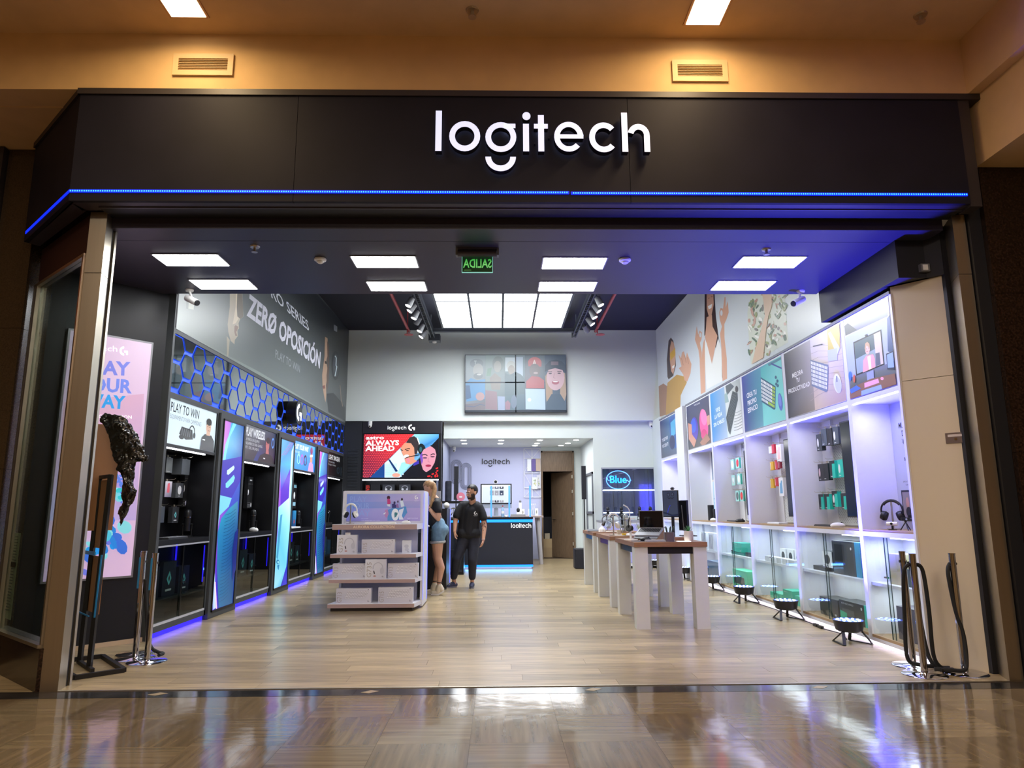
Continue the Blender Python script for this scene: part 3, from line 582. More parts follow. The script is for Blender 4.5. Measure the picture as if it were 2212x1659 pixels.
mur.text('PLAY TO WIN', (150, 156, 160), (1255, 818), (1505, 975), (1258, 733), bold=.005)
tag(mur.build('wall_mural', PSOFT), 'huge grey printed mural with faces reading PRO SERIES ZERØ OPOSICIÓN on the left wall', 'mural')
# cabinets share an outer frame: rails between posters, niches and the hex band
t = thing('cabinet_surround', 'charcoal frame around the left wall cabinets and the hexagon band', 'frame', (XL, 12, 0))
MB().box(-3.75, XL, 7.57, YB, 3.285, 3.335).build('top_rail', darkG, t); MB().box(-4.05, XL, 7.57, YB, 2.575, 2.62).build('middle_rail', darkG, t)
MB().box(-4.05, XL+.01, 7.555, 7.6, 0, 3.72).build('end_post', darkG, t); MB().box(XL-.002, XL+.012, 7.58, 7.605, 3.34, 5.6).build('mural_edge', blackM, t)
# hexagon band
hb = thing('hexagon_mirror_band', 'band of mirror hexagons in a glowing blue lattice above the left cabinets', 'decorative panel', (XL, 12, 2.62))
MB().box(XL-.06, XL-.02, 7.6, YB, 2.62, 3.285).build('backing', mat('blue_backing', (40, 80, 230), .5, emit=.95, ecol=(34, 84, 240)), hb)
mir = mat('mirror_acrylic', (150, 156, 158), .03, 1.)
s_, ph = .315, .315; hexr = .5*ph-.019
def hexpts(cy, cz):
    return [(cy+math.cos(k*PI/3)*.170, cz+math.sin(k*PI/3)*(hexr-.004)/math.sin(PI/3)) for k in range(6)]
def clip2(P, a0, a1, b0, b1):
    for ax, lim, sg in ((0, a0, 1), (0, a1, -1), (1, b0, 1), (1, b1, -1)):
        Q = []
        for i in range(len(P)):
            a, b = P[i-1], P[i]; da, db = (a[ax]-lim)*sg, (b[ax]-lim)*sg
            if (da >= 0) != (db >= 0): u = da/(da-db); Q.append((a[0]+(b[0]-a[0])*u, a[1]+(b[1]-a[1])*u))
            if db >= 0: Q.append(b)
        P = Q
        if len(P) < 3: return []
    return P
cx = 7.72; i = 0
while cx < YB+.15:
    for j in range(-1, 4):
        P = clip2(hexpts(cx, 2.62+ph*(j+.62+.5*(i % 2))), 7.62, YB-.01, 2.63, 3.278)
        if P and (max(p[0] for p in P)-min(p[0] for p in P)) > .05 and (max(p[1] for p in P)-min(p[1] for p in P)) > .04:
            tl = random.uniform(-.02, .02)
            MB().prism(P, XL-.021, XL-.004+tl*0, fr=(Vector((0, 0, 0)), Y_, Z_, X_)).build('mirror_tile', mir, hb)
    cx += .289; i += 1
bg_ = thing('round_badge', 'black round badge with a white G emblem on the hexagon band', 'badge', (XL, 11.95, 2.98))
MB().cyl((XL-.01, 12.0, 2.99), (XL+.16, 12.0, 2.99), .2, n=32).build('disc', blackL, bg_, True)
p = Pic((XL+.163, 11.84, 2.84), Y_, Z_, .3, .3, step=.004); p.gm((255, 255, 255), (0, 0), (1, 0), (0, 1)); p.build('emblem', LET_W, bg_)
# niche cabinets
def gfx1(p): # PLAY TO WIN
    p.bg((196, 216, 224), (206, 222, 228), (186, 206, 214), (190, 210, 220))
    p.text('PLAY TO WIN', (44, 48, 54), (.03, .72), (.6, .72), (.03, .93), bold=.01).text('EQUIPAMENTO PARA CAMPEONES', (120, 134, 142), (.03, .56), (.66, .56), (.03, .66))
    p.poly((40, 42, 46), [(.22, .26), (.26, .44), (.48, .42), (.5, .2), (.36, .16)]).multi((96, 100, 106), [[(.26+.04*k, .24), (.275+.04*k, .24), (.285+.04*k, .4), (.27+.04*k, .4)] for k in range(5)]); p.ell((34, 36, 40), .27, .2, .05, .05)
    for a in range(10):
        t0, t1 = [PI*(-.1+1.1*k/10) for k in (a, a+1)]
        p.poly((34, 36, 40), [(.47+.065*math.cos(t0), .36+.17*math.sin(t0)), (.47+.065*math.cos(t1), .36+.17*math.sin(t1)), (.47+.05*math.cos(t1), .36+.14*math.sin(t1)), (.47+.05*math.cos(t0), .36+.14*math.sin(t0))])
    p.ell((34, 36, 40), .52, .3, .025, .07)
    p.poly((34, 36, 42), [(.66, 0), (.68, .3), (.75, .4), (.9, .4), (.97, .28), (.99, 0)]).ell((196, 160, 138), .825, .58, .055, .17).poly((196, 160, 138), [(.79, .5), (.86, .5), (.87, .38), (.78, .38)])
    p.ell((40, 34, 32), .825, .72, .062, .09).poly((40, 34, 32), [(.765, .72), (.885, .72), (.88, .64), (.86, .68), (.79, .68), (.77, .62)]).poly((210, 215, 220), [(.7, .27), (.76, .27), (.76, .24), (.7, .24)])
    for dx in (-.022, .022): p.ell((30, 24, 24), .825+dx, .6, .008, .012)
    p.stroke((130, 84, 76), [(.805, .5), (.845, .5)], .012)
def gfx2(p):
    p.bg((128, 130, 134), (40, 50, 84), (22, 24, 44), (60, 56, 60)); p.poly(0, [(.3, 0), (.5, .5), (1, .6), (1, 0)], cols=[(30, 60, 140), (46, 52, 90), (16, 18, 40), (60, 30, 70)])
    p.text('PLAY WIRELESS', (238, 240, 244), (.03, .68), (.62, .68), (.03, .92), bold=.03)
    for k, s in enumerate(('LA MARCA DE EQUIPOS', 'INALAMBRICOS PARA GAMING', 'N°1 DEL MUNDO')): p.text(s, (214, 216, 222), (.03, .54-.12*k), (.45+.1*(k == 1), .54-.12*k), (.03, .62-.12*k))
    p.poly((24, 14, 18), [(.42, 0), (.5, .2), (.66, .3), (.86, .26), (.98, .1), (1, 0)]).ell((190, 110, 110), .72, .55, .06, .19).poly((190, 110, 110), [(.68, .45), (.76, .45), (.78, .28), (.67, .28)]).ell((30, 18, 22), .735, .7, .06, .1); p.ell((90, 150, 240), .9, .66, .05, .17).ell((20, 30, 70), .9, .66, .03, .11); p.poly((230, 230, 235), [(.6, .14), (.66, .14), (.66, .1), (.6, .1)])
    for dx in (-.02, .02): p.ell((30, 16, 20), .715+dx, .57, .007, .012)
def gfx3(p):
    p.bg((52, 148, 224), (60, 156, 228), (30, 120, 206), (40, 132, 214)); p.text('PLAY YOUR WAY', (220, 240, 250), (.03, .72), (.66, .72), (.03, .9), bold=.03); p.text('COLOR SERIES', (190, 226, 246), (.03, .58), (.26, .58), (.03, .65))
    for k, c in enumerate(((120, 200, 240), (150, 100, 200), (40, 50, 80))):
        x = .22+.15*k; p.ell(c, x, .38, .07, .2); p.ell((44, 136, 216), x, .36, .045, .14); p.ell(c, x-.05, .3, .02, .08).ell(c, x+.05, .3, .02, .08)
    p.poly((190, 150, 190), [(.66, 0), (.7, .3), (.76, .36), (.84, .36), (.9, .3), (.94, 0)]).poly((200, 150, 130), [(.74, .36), (.86, .36), (.84, .75), (.77, .75)]).ell((120, 60, 110), .8, .8, .06, .14).poly((226, 226, 240), [(.73, .62), (.87, .66), (.87, .58), (.73, .54)])
def gfx4(p):
    p.bg((14, 15, 18), (12, 13, 16), (10, 11, 14), (14, 15, 18)); p.text('FLIGHT SIM GEAR', (236, 238, 240), (.03, .7), (.78, .7), (.03, .9), bold=.02)
    p.text('SIMULADORES', (180, 184, 188), (.03, .56), (.45, .56), (.03, .63)).text('DE VUELO Y CAMION', (180, 184, 188), (.03, .44), (.52, .44), (.03, .51)); p.ell((40, 54, 64), .7, .3, .1, .16).ell((18, 22, 28), .7, .3, .06, .1).poly((36, 46, 54), [(.84, .1), (.86, .5), (.92, .5), (.94, .1)])
bays = [(7.60, 8.98), (9.925, 11.40), (12.345, 13.88), (14.80, 16.37)]
bl = ['nearest black wall cabinet with the PLAY TO WIN poster', 'black wall cabinet with the PLAY WIRELESS poster', 'black wall cabinet with the blue PLAY YOUR WAY poster', 'farthest black wall cabinet with the FLIGHT SIM GEAR poster']
for n, ((a, b), gf, lb) in enumerate(zip(bays, (gfx1, gfx2, gfx3, gfx4), bl)):
    t = thing('niche_cabinet', lb, 'cabinet', (-3.82, (a+b)/2, 0), 0, 'black cabinets of the left wall')
    B = -4.04
    [(MB().box(B, XL-.006, c, c+.035, .06, 2.575).build('side_panel', blackL, t), MB().box(XL-.006, XL, c, c+.035, .06, 2.575).build('front_trim', darkG, t)) for c in (a, b-.035)]
    MB().box(B, B+.02, a+.035, b-.035, .06, 2.575).build('back_panel', blackL, t)
    MB().box(B, XL-.002, a+.035, b-.035, 2.015, 2.04).build('niche_top', blackL, t); MB().box(B, XL, a+.035, b-.035, .955, 1.008).build('counter', blackL, t)
    MB().box(B, XL-.03, a+.035, b-.035, .355, .375).build('shelf', blackL, t); MB().box(B, XL, a, b, .06, .125).build('plinth', darkG, t)
    MB().box(-3.7, XL-.001, a+.035, b-.035, 2.555, 2.575).box(-3.66, XL-.0, a+.035, b-.035, 2.04, 2.052).build('poster_rail', darkG, t)
    p = Pic((XL-.012, a+.045, 2.055), Y_, Z_, b-a-.09, .5); gf(p); MB().box(XL-.04, XL-.0125, a+.04, b-.04, 2.05, 2.56).build('light_box', plasB, t); p.build('poster', PLIT if n == 0 or n == 2 else PSOFT, t)
    MB().box(XL-.03, XL-.012, a+.05, b-.3, 1.999, 2.014).build('led_bar', LED_W, t)
    MB().box(XL-.012, XL+.004, a+.035, b-.035, .935, .952).build('edge_strip', mat('satin_rail', (190, 192, 200), .3, .6, emit=.25), t)
    MB().box(XL-.02, XL, a+.035, b-.035, .125, .148).build('door_rail', MATS['satin_rail'], t)
    mid = (a+b)/2
    for k, (c, d, xx) in enumerate(((a+.04, mid+.03, XL-.022), (mid-.03, b-.04, XL-.010))):
        dr = MB().box(xx, xx+.006, c, d, .15, .93).build('glass_door', GLASSD, t); MB().box(xx+.001, xx+.008, (d-.008 if k == 0 else c), (d if k == 0 else c+.008), .15, .93).build('door_edge', plasB, dr)
    MB().box(XL+.0, XL+.012, mid-.05, mid+.05, .515, .53).build('handle', chromeM, t)
    MB().box(B+.03, B+.045, b-.06, b-.045, .4, .93).box(XL-.05, XL-.04, b-.05, b-.037, .46, .9).build('blue_led', LED_D, t)
    MB().box(XL-.05, XL-.03, a, b, .005, .055).build('floor_glow_strip', LED_D, t)
    area('cab_light', (XL-.1, mid, 1.99), .2, 3.4, (.92, .95, 1), sy=1.1, spread=150); area('cab_under', (XL-.03, mid, .04), .06, 1.3, (.16, .1, 1), rot=(0, -PI/2.6, 0), sy=1.3)
# tall light boxes
def swoosh(p, q, v):
    p.bg((30, 90, 170), (44, 60, 170), (40, 30, 170), (70, 60, 200)) if 0 else p.bg((206, 120, 216), (60, 90, 190), (26, 60, 140), (60, 30, 190))
    P = p.poly
    if v != 1:
        P(0, [(560, 200), (650, 230), (640, 460), (520, 470), (540, 300)], cols=[(70, 160, 210), (30, 70, 150), (40, 60, 150), (60, 150, 210), (90, 180, 220)])
        P((120, 210, 240), [(575, 195), (600, 200), (550, 300), (525, 420), (505, 560), (485, 700), (480, 850), (470, 900), (455, 890), (470, 700), (495, 500), (520, 350)])
        P((58, 50, 170), [(500, 460), (640, 430), (620, 600), (560, 720), (540, 760), (480, 700), (490, 560)]).poly((190, 226, 244), [(530, 530), (575, 495), (580, 510), (575, 525), (540, 560), (528, 556)]).poly((120, 206, 236), [(520, 620), (575, 560), (582, 580), (572, 610), (535, 650), (520, 648)])
        P(0, [(480, 700), (560, 720), (540, 780), (480, 840), (455, 1000), (445, 1200), (450, 1480), (430, 1495), (432, 1200), (455, 900)], cols=[(120, 200, 230)]*4+[(190, 230, 245)]*3+[(150, 170, 240)]*3)
        P(0, [(600, 740), (545, 790), (490, 860), (465, 960), (460, 1200), (470, 1480), (560, 1450), (580, 1100), (600, 900)], cols=[(60, 130, 160), (40, 140, 180), (40, 140, 180), (40, 130, 180), (36, 110, 160), (30, 100, 150), (24, 80, 130), (30, 60, 130), (40, 90, 140)])
        for k in range(26): p.stroke((24, 70, 110), [(470+k*1.6, 1440-k*24), (500+k*2, 1425-k*24), (530+k*2.2, 1395-k*24)], 2.2)
        P((30, 40, 120), [(600, 930), (578, 960), (560, 1080), (560, 1300), (585, 1200), (596, 1050)]).poly((236, 190, 240), [(440, 1300), (446, 1300), (455, 1485), (447, 1488)])
    else:
        P(0, [(515, 184), (645, 226), (640, 420), (560, 600), (505, 640), (500, 400)], cols=[(90, 170, 210), (40, 110, 170), (70, 170, 210), (110, 70, 190), (90, 60, 200), (60, 150, 200)])
        for k in range(6): p.stroke((170, 80, 170) if k % 2 else (60, 170, 220), [(505+k*9, 330), (560+k*9, 270), (600+k*8, 225)], 3)
        P((96, 60, 190), [(505, 640), (620, 420), (622, 700), (500, 780)]).poly(0, [(620, 300), (650, 230), (600, 950), (560, 1300), (500, 1470), (423, 1499), (440, 1250), (470, 1000), (480, 780), (590, 700)], cols=[(200, 236, 246), (150, 220, 236), (150, 220, 236), (110, 200, 226), (90, 180, 220), (150, 210, 236), (120, 200, 224), (100, 190, 220), (150, 220, 236), (210, 240, 248)])
        P((70, 150, 190), [(478, 990), (500, 850), (520, 840), (500, 1000), (470, 1240), (455, 1220)]).poly((40, 40, 190), [(566, 1280), (566, 1449), (510, 1468), (540, 1350)]); p.ell((40, 120, 170), 470, 1260, 16, 22).ell((150, 214, 232), 473, 1262, 8, 12).poly((40, 120, 170), [(462, 1290), (486, 1282), (478, 1330), (468, 1320)])
q4 = [(515, 184), (645, 226), (566, 1449), (423, 1499)]
for n, ((a, b), lb) in enumerate((((8.99, 9.915), 'tall backlit light box with purple and teal artwork, nearest of the three'), ((11.41, 12.335), 'tall backlit light box with pale cyan artwork, middle of the three'), ((13.89, 14.79), 'tall backlit light box with purple and teal artwork, farthest of the three'))):
    t = thing('tall_light_box', lb, 'light box', (-3.7, (a+b)/2, 0), 0, 'tall light boxes of the left wall')
    f = .11; MB().box(-3.9, XL+.028, a+.004, b-.004, 0.005, 2.574).build('housing', darkG, t)
    p = Pic((XL+.03, a+f, .095), Y_, Z_, b-a-2*f, 2.395, q4); swoosh(p, q4, n); p.build('artwork', PLIT, t)
    MB().box(XL+.028, XL+.04, a+f-.02, a+f, .08, 2.5).box(XL+.028, XL+.04, b-f, b-f+.02, .08, 2.5).box(XL+.028, XL+.04, a+f-.02, b-f+.02, 2.49, 2.51).box(XL+.028, XL+.04, a+f-.02, b-f+.02, .075, .095).build('bezel', mat('black_bezel', (18, 20, 26), .4), t)
# boxed goods in the niches
def a_mouse(c=(224, 226, 228)):
    def f(p): p.ell(c, .5, .52, .24, .3).stroke((90, 92, 96), [(.5, .66), (.5, .78)], .03).multi((190, 192, 196), [[(.35, .1), (.65, .1), (.65, .14), (.35, .14)]])
    return f
def a_red(p): p.bg((200, 196, 206), (190, 186, 196), (90, 90, 110), (150, 140, 160)); p.poly((206, 90, 104), [(.3, .3), (.35, .85), (.65, .9), (.7, .35), (.55, .25)])
def a_plain(p): p.bg((86, 90, 92), (100, 104, 104), (80, 84, 84), (96, 100, 98)); p.multi((170, 174, 176), [[(.2, .08), (.7, .08), (.7, .11), (.2, .11)]])
def a_cyan(p): p.poly((120, 214, 216), [(.3, .5), (.5, .72), (.66, .5), (.5, .3)]).poly((30, 34, 38), [(.42, .5), (.5, .6), (.56, .5), (.5, .4)]).multi((220, 222, 224), [[(.25, .14), (.7, .14), (.7, .2), (.25, .2)]])
def a_tall(p):
    p.poly((30, 31, 34), [(.05, .78), (.95, .78), (.95, .98), (.05, .98)]).multi((222, 222, 222), [[(.3, .87), (.75, .87), (.75, .91), (.3, .91)], [(.66, .05), (.86, .05), (.86, .16), (.66, .16)]]); p.poly((235, 235, 235), [(.02, .4), (.14, .43), (.2, .5), (.14, .57), (.02, .6)])
    p.multi((130, 130, 132), [[(.08+.14*(k % 4), .03+.04*(k//4)), (.16+.14*(k % 4), .03+.04*(k//4)), (.16+.14*(k % 4), .05+.04*(k//4)), (.08+.14*(k % 4), .05+.04*(k//4))] for k in range(12)]).stroke((110, 110, 112), [(.04, .18), (.96, .18)], .008).stroke((110, 110, 112), [(.04, .77), (.96, .77)], .008)
G1 = 'boxed goods in the left wall cabinets'
def hangbox(y0, y1, z0, z1, art, lb, col=(46, 48, 52), x=-3.97, d=.05): return carton('mouse_box', lb, 'box', x, x+d, y0, y1, z0, z1, col, 'x', art, G1, hang=True)
hangbox(8.30, 8.46, 1.77, 1.95, a_plain, 'grey boxed mouse on top hook row, left, under the PLAY TO WIN poster'); hangbox(8.56, 8.78, 1.76, 1.95, None, 'dark box stack on top hook row, right, under the PLAY TO WIN poster', (70, 74, 78), d=.12)
hangbox(8.32, 8.49, 1.485, 1.67, a_red, 'box with red mouse picture under the PLAY TO WIN poster'); hangbox(8.6, 8.8, 1.48, 1.66, a_mouse(), 'grey box with white mouse picture under the PLAY TO WIN poster', (70, 74, 78))
hangbox(8.2, 8.36, 1.19, 1.375, None, 'dark grey blank box on bottom hook under the PLAY TO WIN poster', (64, 70, 80)); hangbox(8.56, 8.73, 1.18, 1.37, a_cyan, 'dark box with cyan emblem on bottom hook under the PLAY TO WIN poster')
carton('keyboard_box', 'tall black box hanging upright beside the PLAY TO WIN cabinet microphone', 'box', -3.99, -3.93, 8.84, 9.0-.06, 1.37, 1.83, (22, 23, 26), 'x', a_tall, G1) 
def mic(x, y, z, s, lb, m=None, rz=0):
    t = thing('microphone', lb, 'microphone', (x, y, z), rz, 'desk microphones'); m = m or mat('mic_black', (34, 35, 38), .35, .3)
    MB().cyl((0, 0, 0), (0, 0, .012*s), .06*s, n=20).build('base', m, t, True, world=False)
    MB().tube([(-.045*s, 0, .01*s), (-.048*s, 0, .13*s)], .006*s).tube([(.045*s, 0, .01*s), (.048*s, 0, .13*s)], .006*s).build('yoke', m, t, True, world=False)
    MB().cyl((0, 0, .06*s), (0, 0, .2*s), .034*s, n=20).cyl((-.055*s, 0, .13*s), (.055*s, 0, .13*s), .01*s).build('body', m, t, True, world=False)
    MB().cyl((0, 0, .203*s), (0, 0, .21*s), .038*s, n=20).build('ring', chromeM, t, True, world=False)
    MB().lathe([(.036*s, .21*s), (.037*s, .25*s), (.03*s, .275*s), (.012*s, .288*s), (.001, .29*s)]).build('grille', m, t, True, world=False); return t
def keyboard(x, y, z, w, d, rz, lb, col=(40, 42, 46), kcol=None, tilt=0):
    t = thing('keyboard', lb, 'keyboard', (x, y, z), rz, 'keyboards on show'); m = mat('kb_%d_%d_%d' % col, col, .4); km = mat('key_%d_%d_%d' % (kcol or col), kcol or tuple(min(255, c+25) for c in col), .4)
    MB().rbox(-w/2, w/2, -d/2, d/2, 0, .014, .008).build('case', m, t, world=False)
    k = MB(); nx = max(8, int(w/.028)); 
    for j in range(5):
        for i in range(nx): k.box(-w/2+.006+i*(w-.012)/nx+.001, -w/2+.006+(i+1)*(w-.012)/nx-.002, -d/2+.006+j*(d-.012)/5+.001, -d/2+.006+(j+1)*(d-.012)/5-.002, .014, .021)
    k.build('keys', km, t, world=False, kind='stuff'); return t
def mouse(x, y, z, rz, lb, m=None, s=1.):
    t = thing('mouse', lb, 'mouse', (x, y, z), rz, 'computer mice on show'); b = MB()
    b.ell((0, 0, .012*s), (.033*s, .058*s, .026*s), 16, 10); b.v = [(p[0], p[1], max(0, p[2])) for p in b.v]; b.build('shell', m or plasB, t, True, world=False); MB().cyl((-.004, -.03*s, .034*s), (.004, -.03*s, .034*s), .008*s).build('wheel', rubber, t, world=False); return t
mic(-3.86, 8.86, 1.008, 1.15, 'black desk microphone on the counter under the PLAY TO WIN poster'); keyboard(-3.78, 8.3, 1.008, .5, .15, PI/2, 'dark keyboard with pale keys on the nearest black cabinet counter', (30, 32, 36), (120, 122, 126))
mic(-3.86, 11.2, 1.008, 1.15, 'black desk microphone on the counter under the PLAY WIRELESS poster'); mouse(-3.74, 10.9, 1.008, .8, 'white mouse on the counter under the PLAY WIRELESS poster', plasW, 1.7)
mic(-3.86, 13.7, 1.008, 1.1, 'black desk microphone under the blue PLAY YOUR WAY poster'); keyboard(-3.74, 12.9, 1.008, .55, .16, PI/2, 'white keyboard on the counter under the blue PLAY YOUR WAY poster', (226, 228, 230))
def a_blue(p): p.bg((40, 140, 200), (60, 160, 210), (30, 60, 120), (30, 70, 140)); p.poly((210, 70, 70), [(.3, .2), (.6, .3), (.5, .5), (.28, .4)])
def a_lt(p): p.bg((40, 44, 50)); p.poly((150, 200, 220), [(.2, .8), (.9, .8), (.9, .95), (.2, .95)]).ell((220, 226, 230), .4, .5, .2, .22)
for z0, z1, ar, s in ((1.7, 1.9, a_lt, 'top'), (1.42, 1.63, a_mouse(), 'middle'), (1.12, 1.34, a_plain, 'bottom')): hangbox(10.5, 10.72, z0, z1, ar, 'boxed mouse on the %s hook left under the PLAY WIRELESS poster' % s)
carton('keyboard_box', 'tall black box hanging upright under the PLAY WIRELESS poster', 'box', -3.99, -3.93, 11.08, 11.3, 1.36, 1.85, (22, 23, 26), 'x', a_tall, G1)
for z0, z1, ar, s in ((1.66, 1.9, a_lt, 'top'), (1.42, 1.6, a_mouse(), 'middle')): hangbox(13.1, 13.3, z0, z1, ar, 'boxed mouse on the %s hook left under the PLAY YOUR WAY poster' % s)
carton('keyboard_box', 'black box with white headset picture under the PLAY YOUR WAY poster', 'box', -3.99, -3.93, 13.5, 13.75, 1.36, 1.85, (22, 23, 26), 'x', lambda p: (p.ell((226, 230, 234), .4, .5, .2, .14), p.poly((140, 200, 220), [(.2, .8), (.9, .8), (.9, .92), (.2, .92)]), p.poly((150, 200, 220), [(.1, .1), (.8, .1), (.8, .24), (.1, .24)])), G1)
carton('bright_box', 'blue box standing under the PLAY YOUR WAY poster', 'box', -3.9, -3.82, 13.2, 13.4, 1.01, 1.32, (34, 110, 170), 'x', a_blue, G1)
carton('wheel_box', 'slim grey box hanging under the FLIGHT SIM GEAR poster', 'box', -4.0, -3.95, 15.7, 15.85, 1.3, 1.85, (92, 96, 100), 'x', None, G1)
for k, y in enumerate((15.2, 15.75)):
    t = thing('flight_stick', 'black flight stick under the FLIGHT SIM GEAR poster, %s one' % ('nearer', 'farther')[k], 'joystick', (-3.78, y, 1.008), .3, 'flight sticks')
    MB().rbox(-.09, .09, -.1, .1, 0, .05, .02).build('base', plasB, t, world=False); MB().tube([(0, 0, .05), (0, 0, .14), (.01, -.01, .24)], [.02, .022, .03]).ell((.012, -.01, .27), (.034, .04, .04)).build('grip', plasB, t, True, world=False); MB().cyl((0, -.05, .26), (0, -.056, .26), .01).build('trigger', chromeM, t, world=False)
def lowbox(y0, y1, z0, h, col, lb, art=None, x0=-3.98, x1=-3.76, g='boxes behind the left glass doors'): return carton('product_box', lb, 'box', x0, x1, y0, y1, z0, z0+h, col, 'x', art, g)
dk = (26, 30, 40); where = ('under the PLAY TO WIN niche', 'under the PLAY WIRELESS niche', 'under the PLAY YOUR WAY niche', 'under the FLIGHT SIM niche')
for n, (a, b) in enumerate(bays):
    cols = [(dk, dk, dk, dk), (dk, (34, 44, 60), dk, dk), ((36, 60, 78), dk, (30, 40, 44), dk), (dk, (28, 110, 160), (26, 100, 150), dk)][n]
    lowbox(a+.12, a+.42, .375, .34, cols[0], 'left dark box on the upper shelf %s' % where[n]); lowbox(a+.5, a+.82, .375, .38, cols[1], 'middle box with emblem on the upper shelf %s' % where[n], a_cyan); lowbox(a+.9, a+1.18, .375, .3, cols[2], 'right box on the upper shelf %s' % where[n], a_cyan if n != 3 else None)
    lowbox(a+.15, a+.6, .125, .2, cols[3], 'low dark box at the bottom %s' % where[n])
# light box on the angled wall, rack, notice pole
aw = (WB-WA).normalized(); an = Vector((aw.y, -aw.x, 0))
O = WB-aw*.21+Vector((0, 0, .67)); O = O-aw*.79; Wd = .79
O = Vector((-4.305, 6.84, .675)); Wd = (Vector((-3.792, 7.431, .675))-O).length; 
t = thing('aurora_light_box', 'tall pink light box reading PLAY YOUR WAY on the dark angled wall', 'light box', (-4.05, 7.13, .67))
O2 = O+an*.0; m = MB(); 
for a0, a1, z0, z1 in ((-.02, Wd+.02, -.02, 2.45),): 
    P = [O+aw*a0-an*.02, O+aw*a1-an*.02, O+aw*a1+an*.04, O+aw*a0+an*.04]; m.prism([(q.x, q.y) for q in P], .655, 3.125)
m.build('housing', mat('silver_frame', (150, 150, 156), .35, .6), t)
p = Pic(O+an*.042, aw, Z_, Wd, 2.43, [(408, 873), (895, 956), (772, 2327), (241, 2364)]); q = [(408, 873), (895, 956), (772, 2327), (241, 2364)]
p.bg((196, 176, 200), (202, 180, 204), (206, 176, 208), (196, 170, 206)); p.poly(0, [(370, 1300), (850, 1250), (800, 2000), (280, 2000)], cols=[(200, 160, 180), (196, 160, 186), (180, 160, 210), (170, 170, 214)])
p.text('logitech', (246, 244, 250), (470, 990), (688, 1000), (470, 955)); p.gm((250, 250, 252), (702, 1022), (752, 1025), (702, 968))
for s, y0, bl_, br, tl in (('PLAY', 0, (480, 1128), (765, 1140), (484, 1048)), ('YOUR', 0, (440, 1225), (775, 1245), (446, 1145)), ('WAY', 0, (480, 1322), (735, 1338), (486, 1246))):
    p.text(s, (56, 146, 214) if s == 'WAY' else (110, 130, 214) if s == 'YOUR' else (116, 124, 206), bl_, br, tl, bold=.035)
p.text('AURORA COLLECTION', (248, 246, 250), (420, 1388), (775, 1398), (421, 1368), bold=.01)
for k in range(34):
    x, y = random.gauss(640, 90), random.gauss(2000+950-950, 90); c = random.choice([(46, 130, 214), (40, 150, 226), (80, 190, 216), (110, 120, 220), (130, 210, 220), (60, 110, 210)])
    p.ell(c, 600+random.gauss(0, 90), 2090+random.gauss(0, 90), random.uniform(14, 50), random.uniform(12, 40), random.uniform(0, 90), 10)
for k in range(22): p.ell(random.choice([(52, 150, 220), (60, 190, 200), (96, 130, 220)]), 720+random.gauss(0, 24), 1820+random.gauss(0, 60), random.uniform(6, 22), random.uniform(6, 30), random.uniform(0, 90), 8)
for k in range(9): p.poly((176, 130, 196), [(780+random.randint(-60, 30), 1500+random.randint(-40, 60)), (800+random.randint(-60, 30), 1520+random.randint(-40, 40)), (770, 1530)])
p.build('artwork', PLIT, t)
# portrait rack with bag
t = thing('sign_rack', 'black metal sign rack with brown card panels behind the left pillar', 'rack', (-3.5, 6.3, 0)); rk = mat('black_steel', (22, 20, 20), .5)
MB().bar((-3.465, 6.27, .02), (-3.44, 6.27, 1.64), .035).build('post', rk, t); MB().bar((-3.69, 6.52, .02), (-3.67, 6.52, 1.64), .035).build('post', rk, t)
for a, b in (((-3.38, 5.92), (-3.12, 6.17)), ((-3.12, 6.17), (-3.62, 6.75)), ((-3.62, 6.75), (-3.95, 6.5)), ((-3.95, 6.5), (-3.38, 5.92))): MB().bar((a[0], a[1], .02), (b[0], b[1], .02), .035, .035).build('foot_bar', rk, t)
MB().bar((-3.38, 6.17, .02), (-3.72, 6.55, .02), .03).build('foot_bar', rk, t)
MB().bar((-3.44, 6.27, 1.63), (-3.67, 6.52, 1.63), .03).build('top_bar', rk, t)
c1 = mat('brown_card', (150, 106, 70), .7); 
def card(z0, z1, n): 
    a, b = Vector((-3.455, 6.27, 0)), Vector((-3.74, 6.57, 0)); d = (b-a).normalized(); nn = Vector((d.y, -d.x, 0)); P = [a+nn*.02, b+nn*.02, b+nn*.028, a+nn*.028]
    MB().prism([(q.x, q.y) for q in P], z0, z1).build(n, c1, t)
card(1.0, 1.6, 'card_panel'); card(.45, .93, 'card_panel'); bt = mat('blue_tape', (40, 130, 190), .5)
MB().bar((-3.45, 6.25, .43), (-3.44, 6.25, .95), .012).build('tape', bt, t); MB().bar((-3.5, 6.25, .44), (-3.74, 6.52, .44), .01).build('tape', bt, t)
MB().bar((-3.5, 6.25, .96), (-3.78, 6.56, .96), .012, .03).build('tape', bt, t)
t2 = thing('brown_board', 'tall brown board standing wrapped in torn black plastic at the rack', 'board', (-3.44, 6.7, 1.0)); P = [(-3.72, 6.46), (-3.56, 6.60), (-3.575, 6.615), (-3.735, 6.475)]
MB().prism(P, 1.15, 2.12).build('panel', c1, t2)
from mathutils import noise as MN
bm_ = MB()
for pts, rs in (([(-3.60, 6.36, 2.16), (-3.50, 6.38, 2.10), (-3.42, 6.4, 1.97), (-3.33, 6.4, 1.86), (-3.23, 6.4, 1.79)], [.05, .10, .12, .10, .045]), ([(-3.45, 6.4, 2.0), (-3.40, 6.4, 1.78), (-3.36, 6.4, 1.62)], [.10, .10, .06]), ([(-3.36, 6.4, 1.62), (-3.33, 6.4, 1.48), (-3.37, 6.4, 1.33), (-3.38, 6.4, 1.2)], [.05, .065, .05, .012])):
    bm_.tube(pts, rs, 16)
    for p_, r_ in zip(pts, rs): bm_.ell(p_, (r_, r_, r_))
